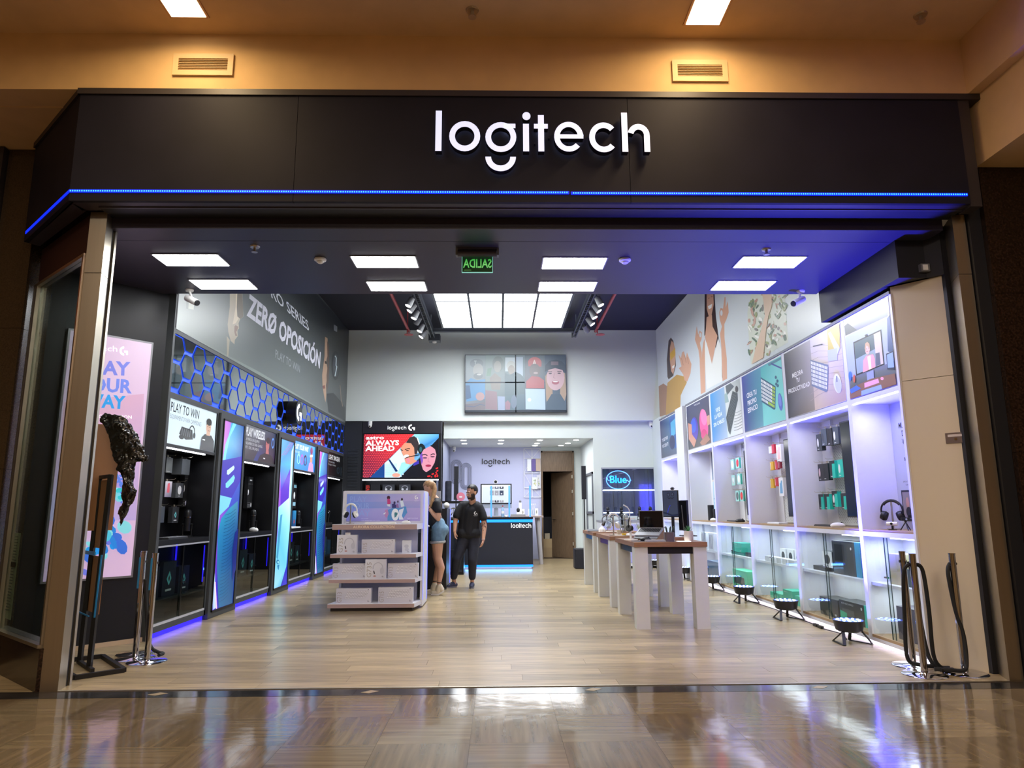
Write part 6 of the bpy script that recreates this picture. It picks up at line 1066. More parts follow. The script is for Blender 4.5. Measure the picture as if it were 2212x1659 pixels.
t = thing('tall_display', 'tall slim white display stand on the recess desk', 'display', (.56, 18.2, 1.16)); MB().box(-.035, .035, -.03, .03, 0, .33).build('column', plasW, t, world=False); MB().ell((0, 0, .36), (.03, .03, .035)).build('camera', plasG, t, True, world=False)
t = thing('glass_vase', 'clear glass vase with white stems among the cards on the recess desk', 'vase', (.88, 17.9, 1.16)); MB().lathe([(.04, 0), (.055, .05), (.03, .14), (.036, .16)]).build('vase', MATS['clear_glass'], t, True, world=False); [MB().tube([(0, 0, .02), (dx*.3, 0, .15), (dx, 0, .27)], .003).ell((dx, 0, .28), (.012, .012, .015)).build('stem', plasW, t, True, world=False) for dx in (-.04, 0, .05)]
MB_ = MB().rbox(.3, .66, 17.3, 17.6, 1.16, 1.2, .01).build('paper_tray', mat('grey_tray', (150, 150, 150), .5)); tag(MB_, 'grey paper tray on the recess desk', 'tray')
# recess wall logo, ovals, lattice
t = thing('wall_logo', 'black shop lettering on the lavender recess wall', 'sign', (-.08, 19.19, 2.5)); solid_word(t, -.455, 19.175, 2.548, .000408, .00043, .024, plasB, plasB, single=True, name='lettering')
wire = mat('grey_line', (120, 124, 140), .4)
for nm, cxx, zc, hw, hh, n in (('left', -1.16, 2.34, .15, .33, 5), ('right', -.89, 2.22, .15, .36, 5)):
    t = thing('oval_line_art', 'concentric grey oval outlines on the recess wall, %s of two' % nm, 'wall decoration', (cxx, 19.19, zc), 0, 'oval line art')
    for k in range(n):
        r = hw*(1-k*.17); L_ = hh-hw
        pts = [(cxx+r*math.cos(a), 19.19, zc+L_*(1 if math.sin(a) >= 0 else -1)+r*math.sin(a)) for a in [2*PI*i/32 for i in range(32)]]; MB().tube(pts, .005, 6, closed=True).build('outline', wire, t, True)
t = thing('wire_grid', 'white metal lattice rack with photo cards on the recess wall', 'wall rack', (.93, 19.15, 2.3)); wl = plasW
gx = [.70, .925, 1.155]; gz = [1.65, 1.9, 2.3, 2.7, 2.97]; m = MB()
for x in gx: m.bar((x, 19.16, 1.65), (x, 19.16, 2.97), .012)
for z in gz: m.bar((.70, 19.16, z), (1.155, 19.16, z), .012)
m.build('frame', wl, t)
m = MB()
for i in range(2):
    for j in range(4): m.bar((gx[i+(i+j) % 2], 19.16, gz[j]), (gx[i+1-(i+j) % 2], 19.16, gz[j+1]), .008)
m.build('diagonal', wl, t)
for k, (a, b, c, d, col) in enumerate(((.79, .9, 2.35, 2.68, (226, 230, 236)), (.91, 1.02, 2.35, 2.68, (100, 84, 150)), (1.03, 1.155, 2.35, 2.68, (186, 166, 150)), (.92, 1.07, 1.86, 2.18, (226, 230, 226)), (1.05, 1.155, 1.88, 2.24, (206, 206, 214)))):
    carton('photo_card', ('white card at left of the upper row on the lattice', 'purple card in the middle of the upper row on the lattice', 'tan card at right of the upper row on the lattice', 'white floral card low on the lattice', 'grey sketch card low on the lattice at right')[k], 'card', a, b, 19.145-.002*k, 19.154, c, d, col, 'y', (lambda p: [p.ell(random.choice([(120, 160, 90), (200, 190, 90), (90, 110, 90)]), random.uniform(.3, .7), random.uniform(.2, .8), .05, .05) for _ in range(12)]) if k > 2 else None, 'cards on the lattice')
# store room
carton('cardboard_box', 'lower cardboard box stacked in the dark store room doorway', 'box', 1.2, 1.52, 19.9, 20.3, 0, .26, (176, 150, 112), 'y', None, 'store room boxes'); carton('cardboard_box', 'upper cardboard box stacked in the dark store room doorway', 'box', 1.2, 1.51, 19.9, 20.3, .26, .5, (186, 160, 120), 'y', None, 'store room boxes'); carton('cardboard_box', 'small pale box on top of the cardboard boxes in the doorway', 'box', 1.3, 1.44, 19.95, 20.1, .5, .65, (190, 176, 150), 'y', None, 'store room boxes')
carton('dark_case', 'dark case on stand in the store room behind the boxes', 'case', 1.25, 1.85, 20.6, 21.0, 0, 1.1, (50, 54, 66), 'y')
# window wall
t = thing('display_case', 'dark glazed display case with white light bars in the back wall', 'display case', (3.1, YB+.3, 1.15)); 
MB().box(2.445, 3.76, YB+.4, YB+.75, 1.15, 2.287).build('back_panel', mat('case_navy', (52, 58, 84), .15, spec=.8), t); MB().box(2.445, 3.76, YB+.185, YB+.2, 2.255, 2.29).box(2.445, 2.47, YB+.185, YB+.2, 1.15, 2.255).box(3.735, 3.76, YB+.185, YB+.2, 1.15, 2.255).build('frame', mat('case_frame', (150, 154, 170), .4), t)
MB().box(2.47, 3.735, YB+.21, YB+.216, 1.17, 2.255).build('pane', MATS['clear_glass'], t)
for z, a, b in ((1.745, 2.46, 3.59), (1.745, 3.61, 3.735), (1.215, 2.46, 3.2), (1.215, 3.38, 3.46)): MB().box(a, b, YB+.36, YB+.38, z, z+.025).build('light_bar', LED_W, t)
for x in (2.75, 2.95, 3.25, 3.6): MB().box(x, x+.008, YB+.39, YB+.4, 1.17, 2.25).build('groove', blackM, t)
cdl = area('case_blue', (3.55, YB+.3, 1.5), .3, 6, (.1, .08, 1), rot=(PI/2, 0, 0), sy=.8)
neonB = mat('neon_blue', (80, 140, 255), .4, emit=3.2, ecol=(90, 150, 255)); neonC = mat('neon_cyan', (40, 170, 255), .4, emit=2.2, ecol=(30, 150, 255))
t = thing('neon_sign', 'glowing blue neon oval sign reading Blue inside the dark display case', 'neon sign', (2.86, YB+.3, 2.0))
MB().tube([(2.865+.285*math.cos(a), YB+.3, 2.0+.215*math.sin(a)) for a in [2*PI*k/40 for k in range(40)]], .009, 8, closed=True).build('oval_tube', neonB, t, True)
vs, fs, w_ = text_mesh('Blue', .02); m = MB(); sc_ = .4/w_; m.add([(2.665+x*sc_, YB+.29, 1.93+z*.17) for x, z in vs], fs); m.v += [(x, YB+.30, z) for x, y, z in m.v]; n_ = len(vs); m.f += [tuple(i+n_ for i in f[::-1]) for f in fs]; m.m += [0]*len(fs); m.build('lettering', neonC, t)
MB().tube([(2.60, YB+.29, 2.05), (2.62, YB+.29, 1.99), (2.66, YB+.29, 1.98), (2.68, YB+.29, 2.05), (2.64, YB+.29, 2.08)], .007).tube([(3.06+.11*k/12, YB+.29, 1.975+.02*math.sin(k*.75)) for k in range(13)], .007).build('flourish', neonB, t, True)
t = thing('back_cabinet', 'white cabinet with lilac lit panels under the dark display case', 'cabinet', (3.0, 16.2, 0)); MB().box(2.30, 3.66, 16.0, YB+.19, 1.03, 1.065).build('top', mat('grey_top', (150, 152, 162), .4), t); MB().box(2.31, 3.66, 16.03, YB+.19, .05, 1.03).build('body', frW, t)
for a in (2.36, 2.8, 3.24): MB().box(a, a+.38, 16.02, 16.03, .12, .97).build('door', mat('lilac_door', (170, 170, 226), .4), t)
for k, (x, rz) in enumerate(((2.52, .2), (2.83, -.3), (3.25, 0), (3.5, .3))): mic(x, 16.2, 1.065, 1.05, 'black microphone on the back cabinet before the dark display case, %s from left' % ('first', 'second', 'third', 'fourth')[k], None, rz)
MB_ = MB().box(2.30, 2.44, YB+.0, YB+.19, 0, .01)
for k, (x, y, lb) in enumerate(((1.80, 15.95, 'slim black column speaker on a subwoofer right of the walnut door'), (-.93, 15.9, 'slim black column speaker standing left of the counter'))):
    t = thing('column_speaker', lb, 'speaker', (x, y, 0), 0, 'column speakers'); 
    MB().rbox(x-.13+.04, x+.2, y-.0, y+.4, .005, .44, .03).build('subwoofer', mat('speaker_black', (22, 24, 32), .5), t, bevel=.015) if k == 0 else MB().rbox(x-.15, x+.16, y, y+.3, .005, .44, .03).build('subwoofer', mat('speaker_black', (22, 24, 32), .5), t)
    px = x+.17 if k == 0 else x-.04; MB().cyl((px, y+.2, .44), (px, y+.2, 1.6), .014).build('pole', plasB, t); MB().rbox(px-.05, px+.05, y+.14, y+.26, 1.54, 2.3, .01).build('column', MATS['speaker_black'], t)
t = thing('framed_panel', 'grey framed glass door panel on the wall right of the column speaker', 'panel', (2.27, 17.4, 0)); MB().box(2.24, 2.278, 16.75, 16.8, 0, 2.2).box(2.24, 2.278, 17.9, 17.95, 0, 2.2).box(2.24, 2.278, 16.75, 17.95, 2.15, 2.2).box(2.24, 2.278, 16.75, 17.95, 1.2, 1.26).build('frame', mat('alu_grey', (130, 134, 142), .4, .5), t)
# small black shelf with cylinder speaker
t = thing('black_shelf_unit', 'black shelf unit with a cylinder speaker left of the counter', 'shelf unit', (-.95, 14.9, 0)); MB().box(-1.25, -.72, 14.75, 15.2, 1.45, 1.5).box(-1.25, -.72, 14.75, 15.2, 1.1, 1.13).box(-1.25, -.72, 14.75, 15.2, .0, .06).build('shelf', blk, t); MB().box(-1.25, -1.22, 14.75, 15.2, .06, 1.45).box(-.75, -.72, 14.75, 15.2, .06, 1.45).build('side', blk, t)
t = thing('cylinder_speaker', 'patterned black cylinder speaker on the black shelf unit', 'speaker', (-1.07, 15.0, 1.5)); MB().cyl((0, 0, 0), (0, 0, .4), .07, n=24).build('body', mat('speaker_cloth', (30, 34, 48), .8, noise=.6, nscale=12), t, True, world=False); MB().cyl((0, 0, .4), (0, 0, .42), .065, n=24).build('cap', plasB, t, True, world=False)
t = thing('round_display', 'pink and white round badge stand on the black shelf unit', 'display', (-.80, 14.9, 1.5)); MB().cyl((0, 0, .09), (0, .02, .09), .09, n=28).build('disc', mat('rose_disc', (206, 120, 140), .5), t, world=False); MB().box(-.03, .03, -.005, 0, .07, .1).build('label', plasW, t, world=False)
headphones(-.95, 14.9, 1.13, .9, .3, 'white headphones on the lower black shelf left of the counter', plasW)
# ============================================================ CENTRE: AURORA STAND, BLACK ISLANDS
au = mat('aurora_white', (228, 228, 236), .45); aub = mat('aurora_rose_edge', (176, 150, 146), .5); aul = mat('aurora_lilac', (190, 194, 222), .5)
t = thing('display_stand', 'white stepped display stand reading AURORA COLLECTION with pale shelves', 'display stand', (-1.65, 10, 0))
MB().box(-2.16, -1.14, 10.02, 10.08, .05, 1.20).build('back_panel', aul, t); MB().prism([(9.62, .03), (10.52, .03), (10.52, 1.40), (10.12, 1.60), (10.0, 1.60), (9.93, .35)], -1.1, -1.065, fr=(Vector((0, 0, 0)), Y_, Z_, X_)).build('side_panel', au, t) if 0 else MB().prism([(9.93, .02), (10.52, .02), (10.52, 1.585), (10.0, 1.585)], -1.085, -1.05, fr=(Vector((0, 0, 0)), Y_, Z_, X_)).build('side_panel', au, t)
MB().prism([(9.93, .02), (10.52, .02), (10.52, 1.585), (10.0, 1.585)], -2.20, -2.17, fr=(Vector((0, 0, 0)), Y_, Z_, X_)).build('side_panel', au, t)
MB().box(-1.05, -1.046, 9.96, 9.99, .1, 1.56).box(-1.05, -1.046, 10.49, 10.52, .05, 1.56).build('blue_edge', LED_S, t)
for k, (x0_, x1_, z0_, z1_, y) in enumerate(((-2.262, -1.12, .048, .102, 9.58), (-2.262, -1.118, .365, .415, 9.60), (-2.26, -1.112, .69, .74, 9.62), (-2.252, -1.11, 1.06, 1.132, 9.64))):
    s = MB().add([(x0_, y, z0_), (x1_, y, z0_), (x1_+.06, y+.38, z0_), (x0_+.06, y+.38, z0_), (x0_, y, z1_), (x1_, y, z1_), (x1_+.06, y+.38, z1_), (x0_+.06, y+.38, z1_)], [(3, 2, 1, 0), (4, 5, 6, 7), (0, 1, 5, 4), (1, 2, 6, 5), (2, 3, 7, 6), (3, 0, 4, 7)]).build('shelf', au, t)
    MB().box(x0_-.001, x1_+.001, y-.004, y-.0005, z0_, z1_-.006).build('front_edge', aub, s)
    if k == 3:
        p = Pic((x0_, y-.0055, z0_), X_, Z_, x1_-x0_, z1_-z0_); p.text('AURORA COLLECTION', (240, 214, 190), (.245, .28), (.735, .28), (.245, .75), bold=.02); p.build('lettering', PRINT, s)
MB().box(-2.23, -1.15, 9.62, 10.5, 0, .048).build('plinth', mat('dark_plinth', (40, 32, 30), .6), t)
MB().box(-2.185, -1.065, 10.0, 10.06, 1.13, 1.59).build('header_frame', au, t)
q = [(0, 190), (1712, 180), (1700, 752), (-20, 745)]; q = [(-60, 190), (1712, 180), (1700, 755), (-75, 745)]; p = Pic((-2.145, 9.995, 1.165), X_, Z_, 1.04, .38, q, step=.0002)
p.bg((120, 150, 222), (190, 180, 222), (176, 160, 212), (150, 150, 220)); p.poly(0, [(-60, 360), (1712, 330), (1706, 480), (-64, 480)], cols=[(112, 150, 224), (176, 168, 214), (160, 160, 212), (110, 146, 220)])
for s, a, b, c in (('PLAY', (10, 350), (400, 350), (12, 235)), ('YOUR', (10, 495), (470, 495), (12, 375)), ('WAY', (10, 640), (480, 640), (12, 520))): p.text(s, (148, 172, 228), a, b, c)
p.ell((70, 40, 60), 922, 262, 40, 38).poly((196, 70, 130), [(890, 300), (920, 280), (960, 300), (975, 370), (960, 400), (895, 400)]).poly((220, 226, 240), [(880, 400), (960, 400), (970, 450), (900, 440)]).ell((60, 50, 90), 1068, 370, 24, 30).poly((60, 60, 120), [(1005, 400), (1060, 385), (1110, 420), (1110, 490), (1010, 480)]).poly((150, 110, 170), [(1110, 400), (1150, 390), (1180, 480), (1120, 490)]).ell((80, 70, 100), 1150, 345, 18, 26).ell((30, 26, 44), 1250, 300, 24, 30).poly((214, 226, 240), [(1200, 330), (1270, 320), (1310, 440), (1230, 460)]).poly((60, 150, 206), [(1290, 450), (1350, 450), (1380, 590), (1330, 570)])
p.poly((90, 150, 206), [(900, 520), (1010, 480), (1350, 470), (1380, 570), (1260, 720), (900, 740)]).poly((190, 140, 190), [(840, 520), (900, 500), (930, 600), (880, 690), (830, 640)]).ell((236, 240, 248), 1088, 615, 92, 125).poly((70, 130, 140), [(1065, 590), (1085, 560), (1105, 580), (1130, 565), (1146, 600), (1110, 660), (1070, 680)]).poly((226, 232, 246), [(1180, 520), (1300, 480), (1250, 640), (1290, 720), (1180, 720)]).poly((230, 236, 246), [(785, 605), (860, 560), (840, 605)])
p.gm((250, 250, 252), (1565, 300), (1645, 300), (1565, 215)).text('logitech', (240, 240, 250), (1555, 335), (1655, 335), (1555, 320)); p.text('KEEP PLAYING', (236, 234, 248), (1380, 705), (1645, 705), (1380, 685), bold=.01).text('COLLECTION', (230, 232, 248), (270, 700), (440, 700), (270, 684)).text('UNA NUEVA ERA DE JUEGO', (230, 232, 248), (270, 738), (720, 738), (270, 722), bold=.01); p.build('header_print', PSOFT, t)
wh = mat('soft_white', (236, 234, 226), .4)
headphones(-2.05, 9.82, 1.132, 1.12, -.25, 'white headphones on a thin stand before the aurora header', wh); keyboard(-1.63, 9.83, 1.132, .42, .14, 0, 'white keyboard on the top shelf of the aurora stand', (236, 234, 222), (246, 244, 236)); mouse(-1.28, 9.82, 1.132, 1.3, 'white mouse on the top shelf of the aurora stand', wh, 1.2)
def akey(side):
    def f(p):
        p.bg((206, 204, 214), (222, 220, 228), (212, 208, 214), (196, 196, 208)); p.text(side, (170, 160, 158), (.16, .05), (.16, .75), (.03, .05))
        a, b, c, d = (.34, .82), (.94, .86), (.84, .38), (.24, .30); p.poly((176, 172, 182), [a, b, c, d]); keys(p, a, b, c, d, 13, 5, (232, 230, 236)); p.gm((120, 116, 124), (.9, .08), (.95, .08), (.9, .2)); p.ell((90, 90, 96), .92, .92, .012, .03)
    return f
def ahs(p):
    p.bg((226, 228, 236), (214, 214, 224), (204, 204, 216), (222, 222, 230)); p.text('G735', (176, 168, 162), (.3, .08), (.3, .85), (.08, .08))
    for a in range(14):
        t0, t1 = [PI*(-.05+1.1*k/14) for k in (a, a+1)]; p.poly((190, 190, 202), [(.62+.26*math.cos(t0), .55+.3*math.sin(t0)), (.62+.26*math.cos(t1), .55+.3*math.sin(t1)), (.62+.21*math.cos(t1), .55+.26*math.sin(t1)), (.62+.21*math.cos(t0), .55+.26*math.sin(t0))])
    p.ell((196, 196, 208), .82, .42, .1, .17).ell((70, 70, 84), .44, .34, .03, .1, 15).ell((190, 130, 120), .47, .15, .07, .03).gm((110, 108, 116), (.82, .08), (.9, .08), (.82, .16))
def ams(p): p.bg((220, 224, 234)); p.ell((196, 200, 214), .5, .55, .26, .14).ell((200, 204, 216), .55, .3, .24, .13).gm((120, 120, 130), (.62, .08), (.8, .08), (.62, .2))
cw_ = (230, 230, 238)
for nm, lb, a, b, y, z, h, art in (('headset_box', 'white boxed headset with hang tab at left on the second aurora shelf', -2.185, -1.92, 9.66, .74, .25, ahs), ('keyboard_box', 'white boxed keyboard in the middle of the second aurora shelf', -1.863, -1.415, 9.72, .74, .185, akey('G715')), ('mouse_box', 'small white boxed mouse at right on the second aurora shelf', -1.31, -1.195, 9.70, .74, .17, ams),
    ('keyboard_box', 'white boxed keyboard at left on the third aurora shelf', -2.24, -1.78, 9.70, .415, .195, akey('G713')), ('headset_box', 'white boxed headset standing in front on the third aurora shelf', -1.785, -1.51, 9.605, .415, .255, ahs), ('keyboard_box', 'white boxed keyboard at right on the third aurora shelf', -1.5, -1.09, 9.71, .415, .195, akey('G713')),
    ('keyboard_box', 'white boxed keyboard at left on the lowest aurora shelf', -2.165, -1.70, 9.63, .102, .19, akey('G713')), ('keyboard_box', 'white boxed keyboard at right on the lowest aurora shelf', -1.605, -1.145, 9.63, .102, .2, akey('G715'))):
    o = carton(nm, lb, 'box', a, b, y, y+.09, z, z+h, cw_, 'y', art, 'white boxed goods on the aurora stand')
    if 'hang tab' in lb: MB().box(-.035, .035, 0, .004, h, h+.03).build('hang_tab', plasW, o, world=False)
t = thing('black_island', 'black gaming island behind the aurora stand where the woman leans', 'island', (-1.6, 11.4, 0)); MB().box(-2.15, -1.17, 10.75, 11.95, .04, .98).build('body', mat('island_black', (18, 18, 22), .4), t); MB().box(-2.18, -1.10, 10.72, 11.98, .98, 1.05).build('counter_top', mat('island_top', (60, 64, 76), .35), t); MB().box(-2.1, -1.22, 10.8, 11.9, 0, .04).build('plinth', blk, t); MB().box(-1.17, -1.165, 10.76, 10.78, .05, .97).build('blue_edge', LED_S, t)
MB().box(-2.12, -.98, 11.84, 11.90, 1.05, 1.63).build('header_panel', mat('header_grey', (186, 188, 196), .45), t); MB().tube([(-1.165, 11.1, .6), (-1.15, 11.2, .4), (-1.155, 11.35, .5), (-1.15, 11.5, .3)], .006).build('cable', plasG, t)
headphones(-1.25, 11.05, 1.05, .9, .3, 'white and black headphones lying ready on the black island', plasW, stand=True); t = thing('controller', 'white game pad on the edge of the black island', 'controller', (-1.15, 11.15, 1.05)); MB().ell((0, 0, .02), (.05, .035, .018)).ell((-.05, -.02, .018), (.022, .035, .016)).ell((.05, -.02, .018), (.022, .035, .016)).build('shell', plasW, t, True, world=False); MB().cyl((-.02, 0, .03), (-.02, 0, .05), .01).cyl((.02, -.01, .03), (.02, -.01, .05), .01).build('thumb_stick', plasB, t, world=False)
t = thing('black_island', 'black island with a blue lit vertical edge behind the woman', 'island', (-1.3, 12.6, 0)); MB().box(-1.95, -.885, 12.1, 12.93, .03, 1.34).build('body', MATS['island_black'], t); MB().box(-.885, -.875, 12.90, 12.94, .03, 1.33).build('blue_edge', LED_S, t); MB().box(-1.9, -.92, 12.14, 12.88, 0, .03).build('plinth', blk, t)
t = thing('white_speaker', 'small white ball speaker on the black island behind the woman', 'speaker', (-.94, 12.75, 1.34)); MB().ell((0, 0, .055), (.055, .05, .055), 16, 10).build('body', wh, t, True, world=False); MB().cyl((0, 0, 0), (0, 0, .012), .03).build('foot', plasG, t, world=False)
# ============================================================ TABLES
apc = {0: mat('apron_black', (18, 18, 30), .4), 1: mat('apron_purple', (96, 56, 160), .4), 2: mat('apron_blue', (46, 120, 200), .4)}
tl = ['nearest white legged demo table with wood top and black apron', 'middle demo table with wood top and purple apron', 'farthest demo table with wood top and blue apron']
for k, (y0, y1) in enumerate(((8.0, 9.3), (9.76, 11.1), (11.45, 12.85))):
    t = thing('demo_table', tl[k], 'table', (1.94, (y0+y1)/2, 0), 0, 'demo tables'); x0_, x1_ = 1.53, 2.36
    MB().box(x0_, x1_, y0, y1, .893, .945).build('table_top', woodT, t)
    for x in (x0_+.005, x1_-.155):
        for y in (y0+.02, y1-.17): MB().box(x, x+.15, y, y+.15, 0, .893).build('leg', mat('leg_white', (212, 212, 204), .5), t)
    MB().box(x0_+.155, x1_-.155, y0+.05, y0+.07, .815, .893).build('apron', apc[k], t); MB().box(x0_+.04, x0_+.06, y0+.17, y1-.17, .815, .893).build('apron', apc[k], t); MB().box(x0_+.155, x1_-.155, y1-.07, y1-.05, .815, .893).build('apron', apc[k], t); MB().box(x1_-.06, x1_-.04, y0+.17, y1-.17, .815, .893).build('apron', apc[k], t)
TT = .9452
def laptop(x, y, z, rz, lb, open_=1.85, m=None, w=.31, d=.215):
    m = m or mat('laptop_silver', (176, 178, 182), .35, .5); t = thing('laptop', lb, 'laptop', (x, y, z), rz, 'laptops on the demo tables')
    MB().rbox(-w/2, w/2, -d/2, d/2, 0, .014, .01).build('base', m, t, world=False); kb = MB(); [kb.box(-w/2+.02+i*(w-.04)/13, -w/2+.018+(i+1)*(w-.04)/13-.003, -.01+j*.021, .008+j*.021, .014, .016) for i in range(13) for j in range(5)]; kb.build('keys', plasB, t, world=False, kind='stuff')
    c, s = math.cos(open_), math.sin(open_); O = Vector((0, d/2, .012)); V = Vector((0, -c*-1*-1, s)) if 0 else Vector((0, math.cos(PI-open_)*1.0, math.sin(PI-open_)))
    m2 = MB(); fr_ = (O-X_*(w/2), X_, V, V.cross(X_)*-1); m2.prism([(0, 0), (w, 0), (w, d), (0, d)], -.008, 0, fr=fr_); m2.build('lid', m, t, world=False); N = X_.cross(V); m3 = MB(); m3.prism([(.006, .01), (w-.006, .01), (w-.006, d-.006), (.006, d-.006)], .0005, .0035, fr=(O-X_*(w/2), X_, V, N)); m3.build('screen', monM, t, world=False); return t
t = thing('laptop_stand', 'angled kraft cardboard laptop stand on the nearest table', 'laptop stand', (1.86, 8.73, TT), -.55); MB().prism([(-.14, 0), (.16, 0), (.16, .14), (-.14, .015)], -.14, -.13, fr=(Vector((0, 0, 0)), Y_, Z_, X_)).prism([(-.14, 0), (.16, 0), (.16, .14), (-.14, .015)], .13, .14, fr=(Vector((0, 0, 0)), Y_, Z_, X_)).build('side', tan, t, world=False); MB().prism([(-.15, .015), (.17, .145), (.17, .151), (-.15, .021)], -.15, .15, fr=(Vector((0, 0, 0)), Y_, Z_, X_)).build('plate', plasG, t, world=False)
lp = laptop(1.86, 8.73, TT+.084, .06, 'open silver laptop with dark screen on the angled stand', 1.95); lp.rotation_euler = (math.radians(22), 0, -.55); 
t = thing('round_mat', 'dark mouse mat on the front corner of the nearest table', 'mat', (1.66, 8.28, TT)); MB().cyl((0, 0, 0), (0, 0, .004), .11, n=32).build('mat', mat('slate_mat', (70, 78, 92), .7), t, world=False)
mouse(1.72, 8.27, TT+.004, 1.3, 'dark mouse on the round mat of the nearest table', plasB, 1.15); keyboard(1.86, 8.16, TT, .34, .11, 0, 'flat grey keyboard at the front edge of the nearest table', (150, 150, 152), (186, 186, 188))
t = thing('headphone_stand', 'white headphone stand holding black headphones on the nearest table', 'headphone stand', (1.61, 8.62, TT)); MB().cyl((0, 0, 0), (0, 0, .01), .085, n=28).cyl((0, 0, .01), (0, 0, .25), .013).build('post', wh, t, True, world=False); MB().rbox(-.06, .06, -.018, .018, .25, .262, .008).build('cradle', wh, t, world=False)
headphones(1.595, 8.6, TT+.03, .95, 1.25, 'black headphones hanging on the white stand of the nearest table', plasB, stand=False)
t = thing('pen_cup', 'brown pen cup with dark cactus shaped pens on the nearest table', 'pen cup', (1.965, 8.15, TT)); MB().rbox(-.055, .055, -.05, .05, 0, .105, .02).build('cup', mat('taupe_cup', (96, 84, 86), .5), t, world=False); [MB().tube([(dx, .01, .08), (dx*1.8, .01, .15), (dx*2.2, .01, .17)], [.008, .011, .006]).build('pen', mat('dark_green_pen', (38, 56, 44), .5), t, True, world=False) for dx in (-.015, .012, .03)]
t = thing('potted_plant', 'small green spiky plant in a cream pot at the front of the nearest table', 'plant', (2.2, 8.18, TT)); MB().lathe([(.04, 0), (.052, .02), (.054, .08), (.05, .118), (.046, .118), (.046, .1)]).build('pot', mat('cream_pot', (200, 188, 176), .6), t, True, world=False); MB().cyl((0, 0, .095), (0, 0, .104), .045).build('soil', mat('soil', (60, 46, 34), .9), t, world=False)
gl = mat('leaf_green', (86, 150, 92), .5)
for k in range(22):
    a = k*2.4; r = .03+.045*(k % 3)/2; h = .11-.02*(k % 3); c_, s_2 = math.cos(a), math.sin(a)
    MB().add([(-s_2*.006, c_*.006, .1), (s_2*.006, -c_*.006, .1), (c_*r*.6+s_2*.005, s_2*r*.6-c_*.005, .1+h*.5), (c_*r*.6-s_2*.005, s_2*r*.6+c_*.005, .1+h*.5), (c_*r, s_2*r, .1+h*.75)], [(0, 1, 2, 3), (3, 2, 4)]).build('leaf', gl, t, world=False)
MB_ = MB().box(2.06, 2.2, 8.08, 8.2, TT, TT+.006).build('lit_pad', mat('white_pad', (255, 255, 255), .4, emit=1.6)); tag(MB_, 'glowing white pad on the nearest table between cup and plant', 'pad')
MB_ = MB().rbox(2.08, 2.3, 8.45, 8.62, TT, TT+.035, .02).build('wood_riser', woodT); tag(MB_, 'low wooden riser under the tall monitor foot', 'riser')
def monitor(x0_, y0_, x1_, y1_, z0_, z1_, lb, ft):
    a, b = Vector((x0_, y0_, 0)), Vector((x1_, y1_, 0)); d = (b-a).normalized(); n = Vector((d.y, -d.x, 0)); t = thing('monitor', lb, 'monitor', ((x0_+x1_)/2, (y0_+y1_)/2, TT), 0, 'monitors on the demo tables')
    def sl(o0, o1, e, z0, z1, nm, m): P = [a+d*e+n*o0, b-d*e+n*o0, b-d*e+n*o1, a+d*e+n*o1]; return MB().prism([(q.x, q.y) for q in P], z0, z1).build(nm, m, t)
    sl(-.025, 0, 0, z0_, z1_, 'casing', plasB); sl(0, .003, .008, z0_+.012, z1_-.01, 'screen', mat('screen_grey', (70, 82, 106), .12, emit=.15) if 'portrait' in lb else monM)
    c = (a+b)/2-n*.06; MB().cyl((c.x, c.y, ft+.01), (c.x, c.y, z0_+.2), .02).build('stand', plasB, t); MB().box(c.x-.09, c.x+.09, c.y-.08, c.y+.08, ft, ft+.012).build('foot', plasB, t); MB().cyl(tuple(c+Vector((0, 0, z0_+.18))), tuple(c+n*.04+Vector((0, 0, z0_+.18))), .025).build('joint', plasB, t); return t, a, d, n
t, a, d, n = monitor(2.12, 9.05, 2.29, 8.93, 1.21, 1.55, 'portrait monitor turned grey with doodle face on the nearest table', TT)
p = Pic(a+n*.004+Vector((0, 0, 1.21)), d, Z_, .208, .34); p.ell((30, 34, 50), .4, .84, .1, .07).ell((70, 82, 106), .4, .84, .06, .045).ell((30, 34, 50), .66, .85, .1, .07).ell((70, 82, 106), .66, .85, .06, .045).stroke((30, 34, 50), [(.34, .74), (.44, .69), (.54, .73), (.64, .69), (.74, .75)], .03).stroke((50, 60, 220), [(.28, .1), (.36, .3), (.46, .42), (.5, .44)], .03).stroke((30, 40, 70), [(.0, .18), (.3, .14), (.6, .06), (1, .1)], .06); p.build('doodle', PSCR, t)
th = thing('webcam', 'small silver webcam clipped on the portrait monitor', 'webcam', (2.23, 8.96, 1.552)); MB().ell((0, 0, .02), (.028, .02, .02)).build('body', plasG, th, True, world=False); MB().cyl((-.008, -.022, .02), (-.008, -.018, .02), .01).build('lens', plasB, th, world=False)
monitor(2.27, 8.86, 2.31, 8.62, 1.05, 1.42, 'black monitor seen edge on at the right of the nearest table', TT+.036)
MB_ = MB().bar((2.29, 8.7, TT+.04), (2.26, 8.66, 1.36), .007).build('support_arm', plasG); tag(MB_, 'thin grey support arm behind the edge on monitor', 'arm')
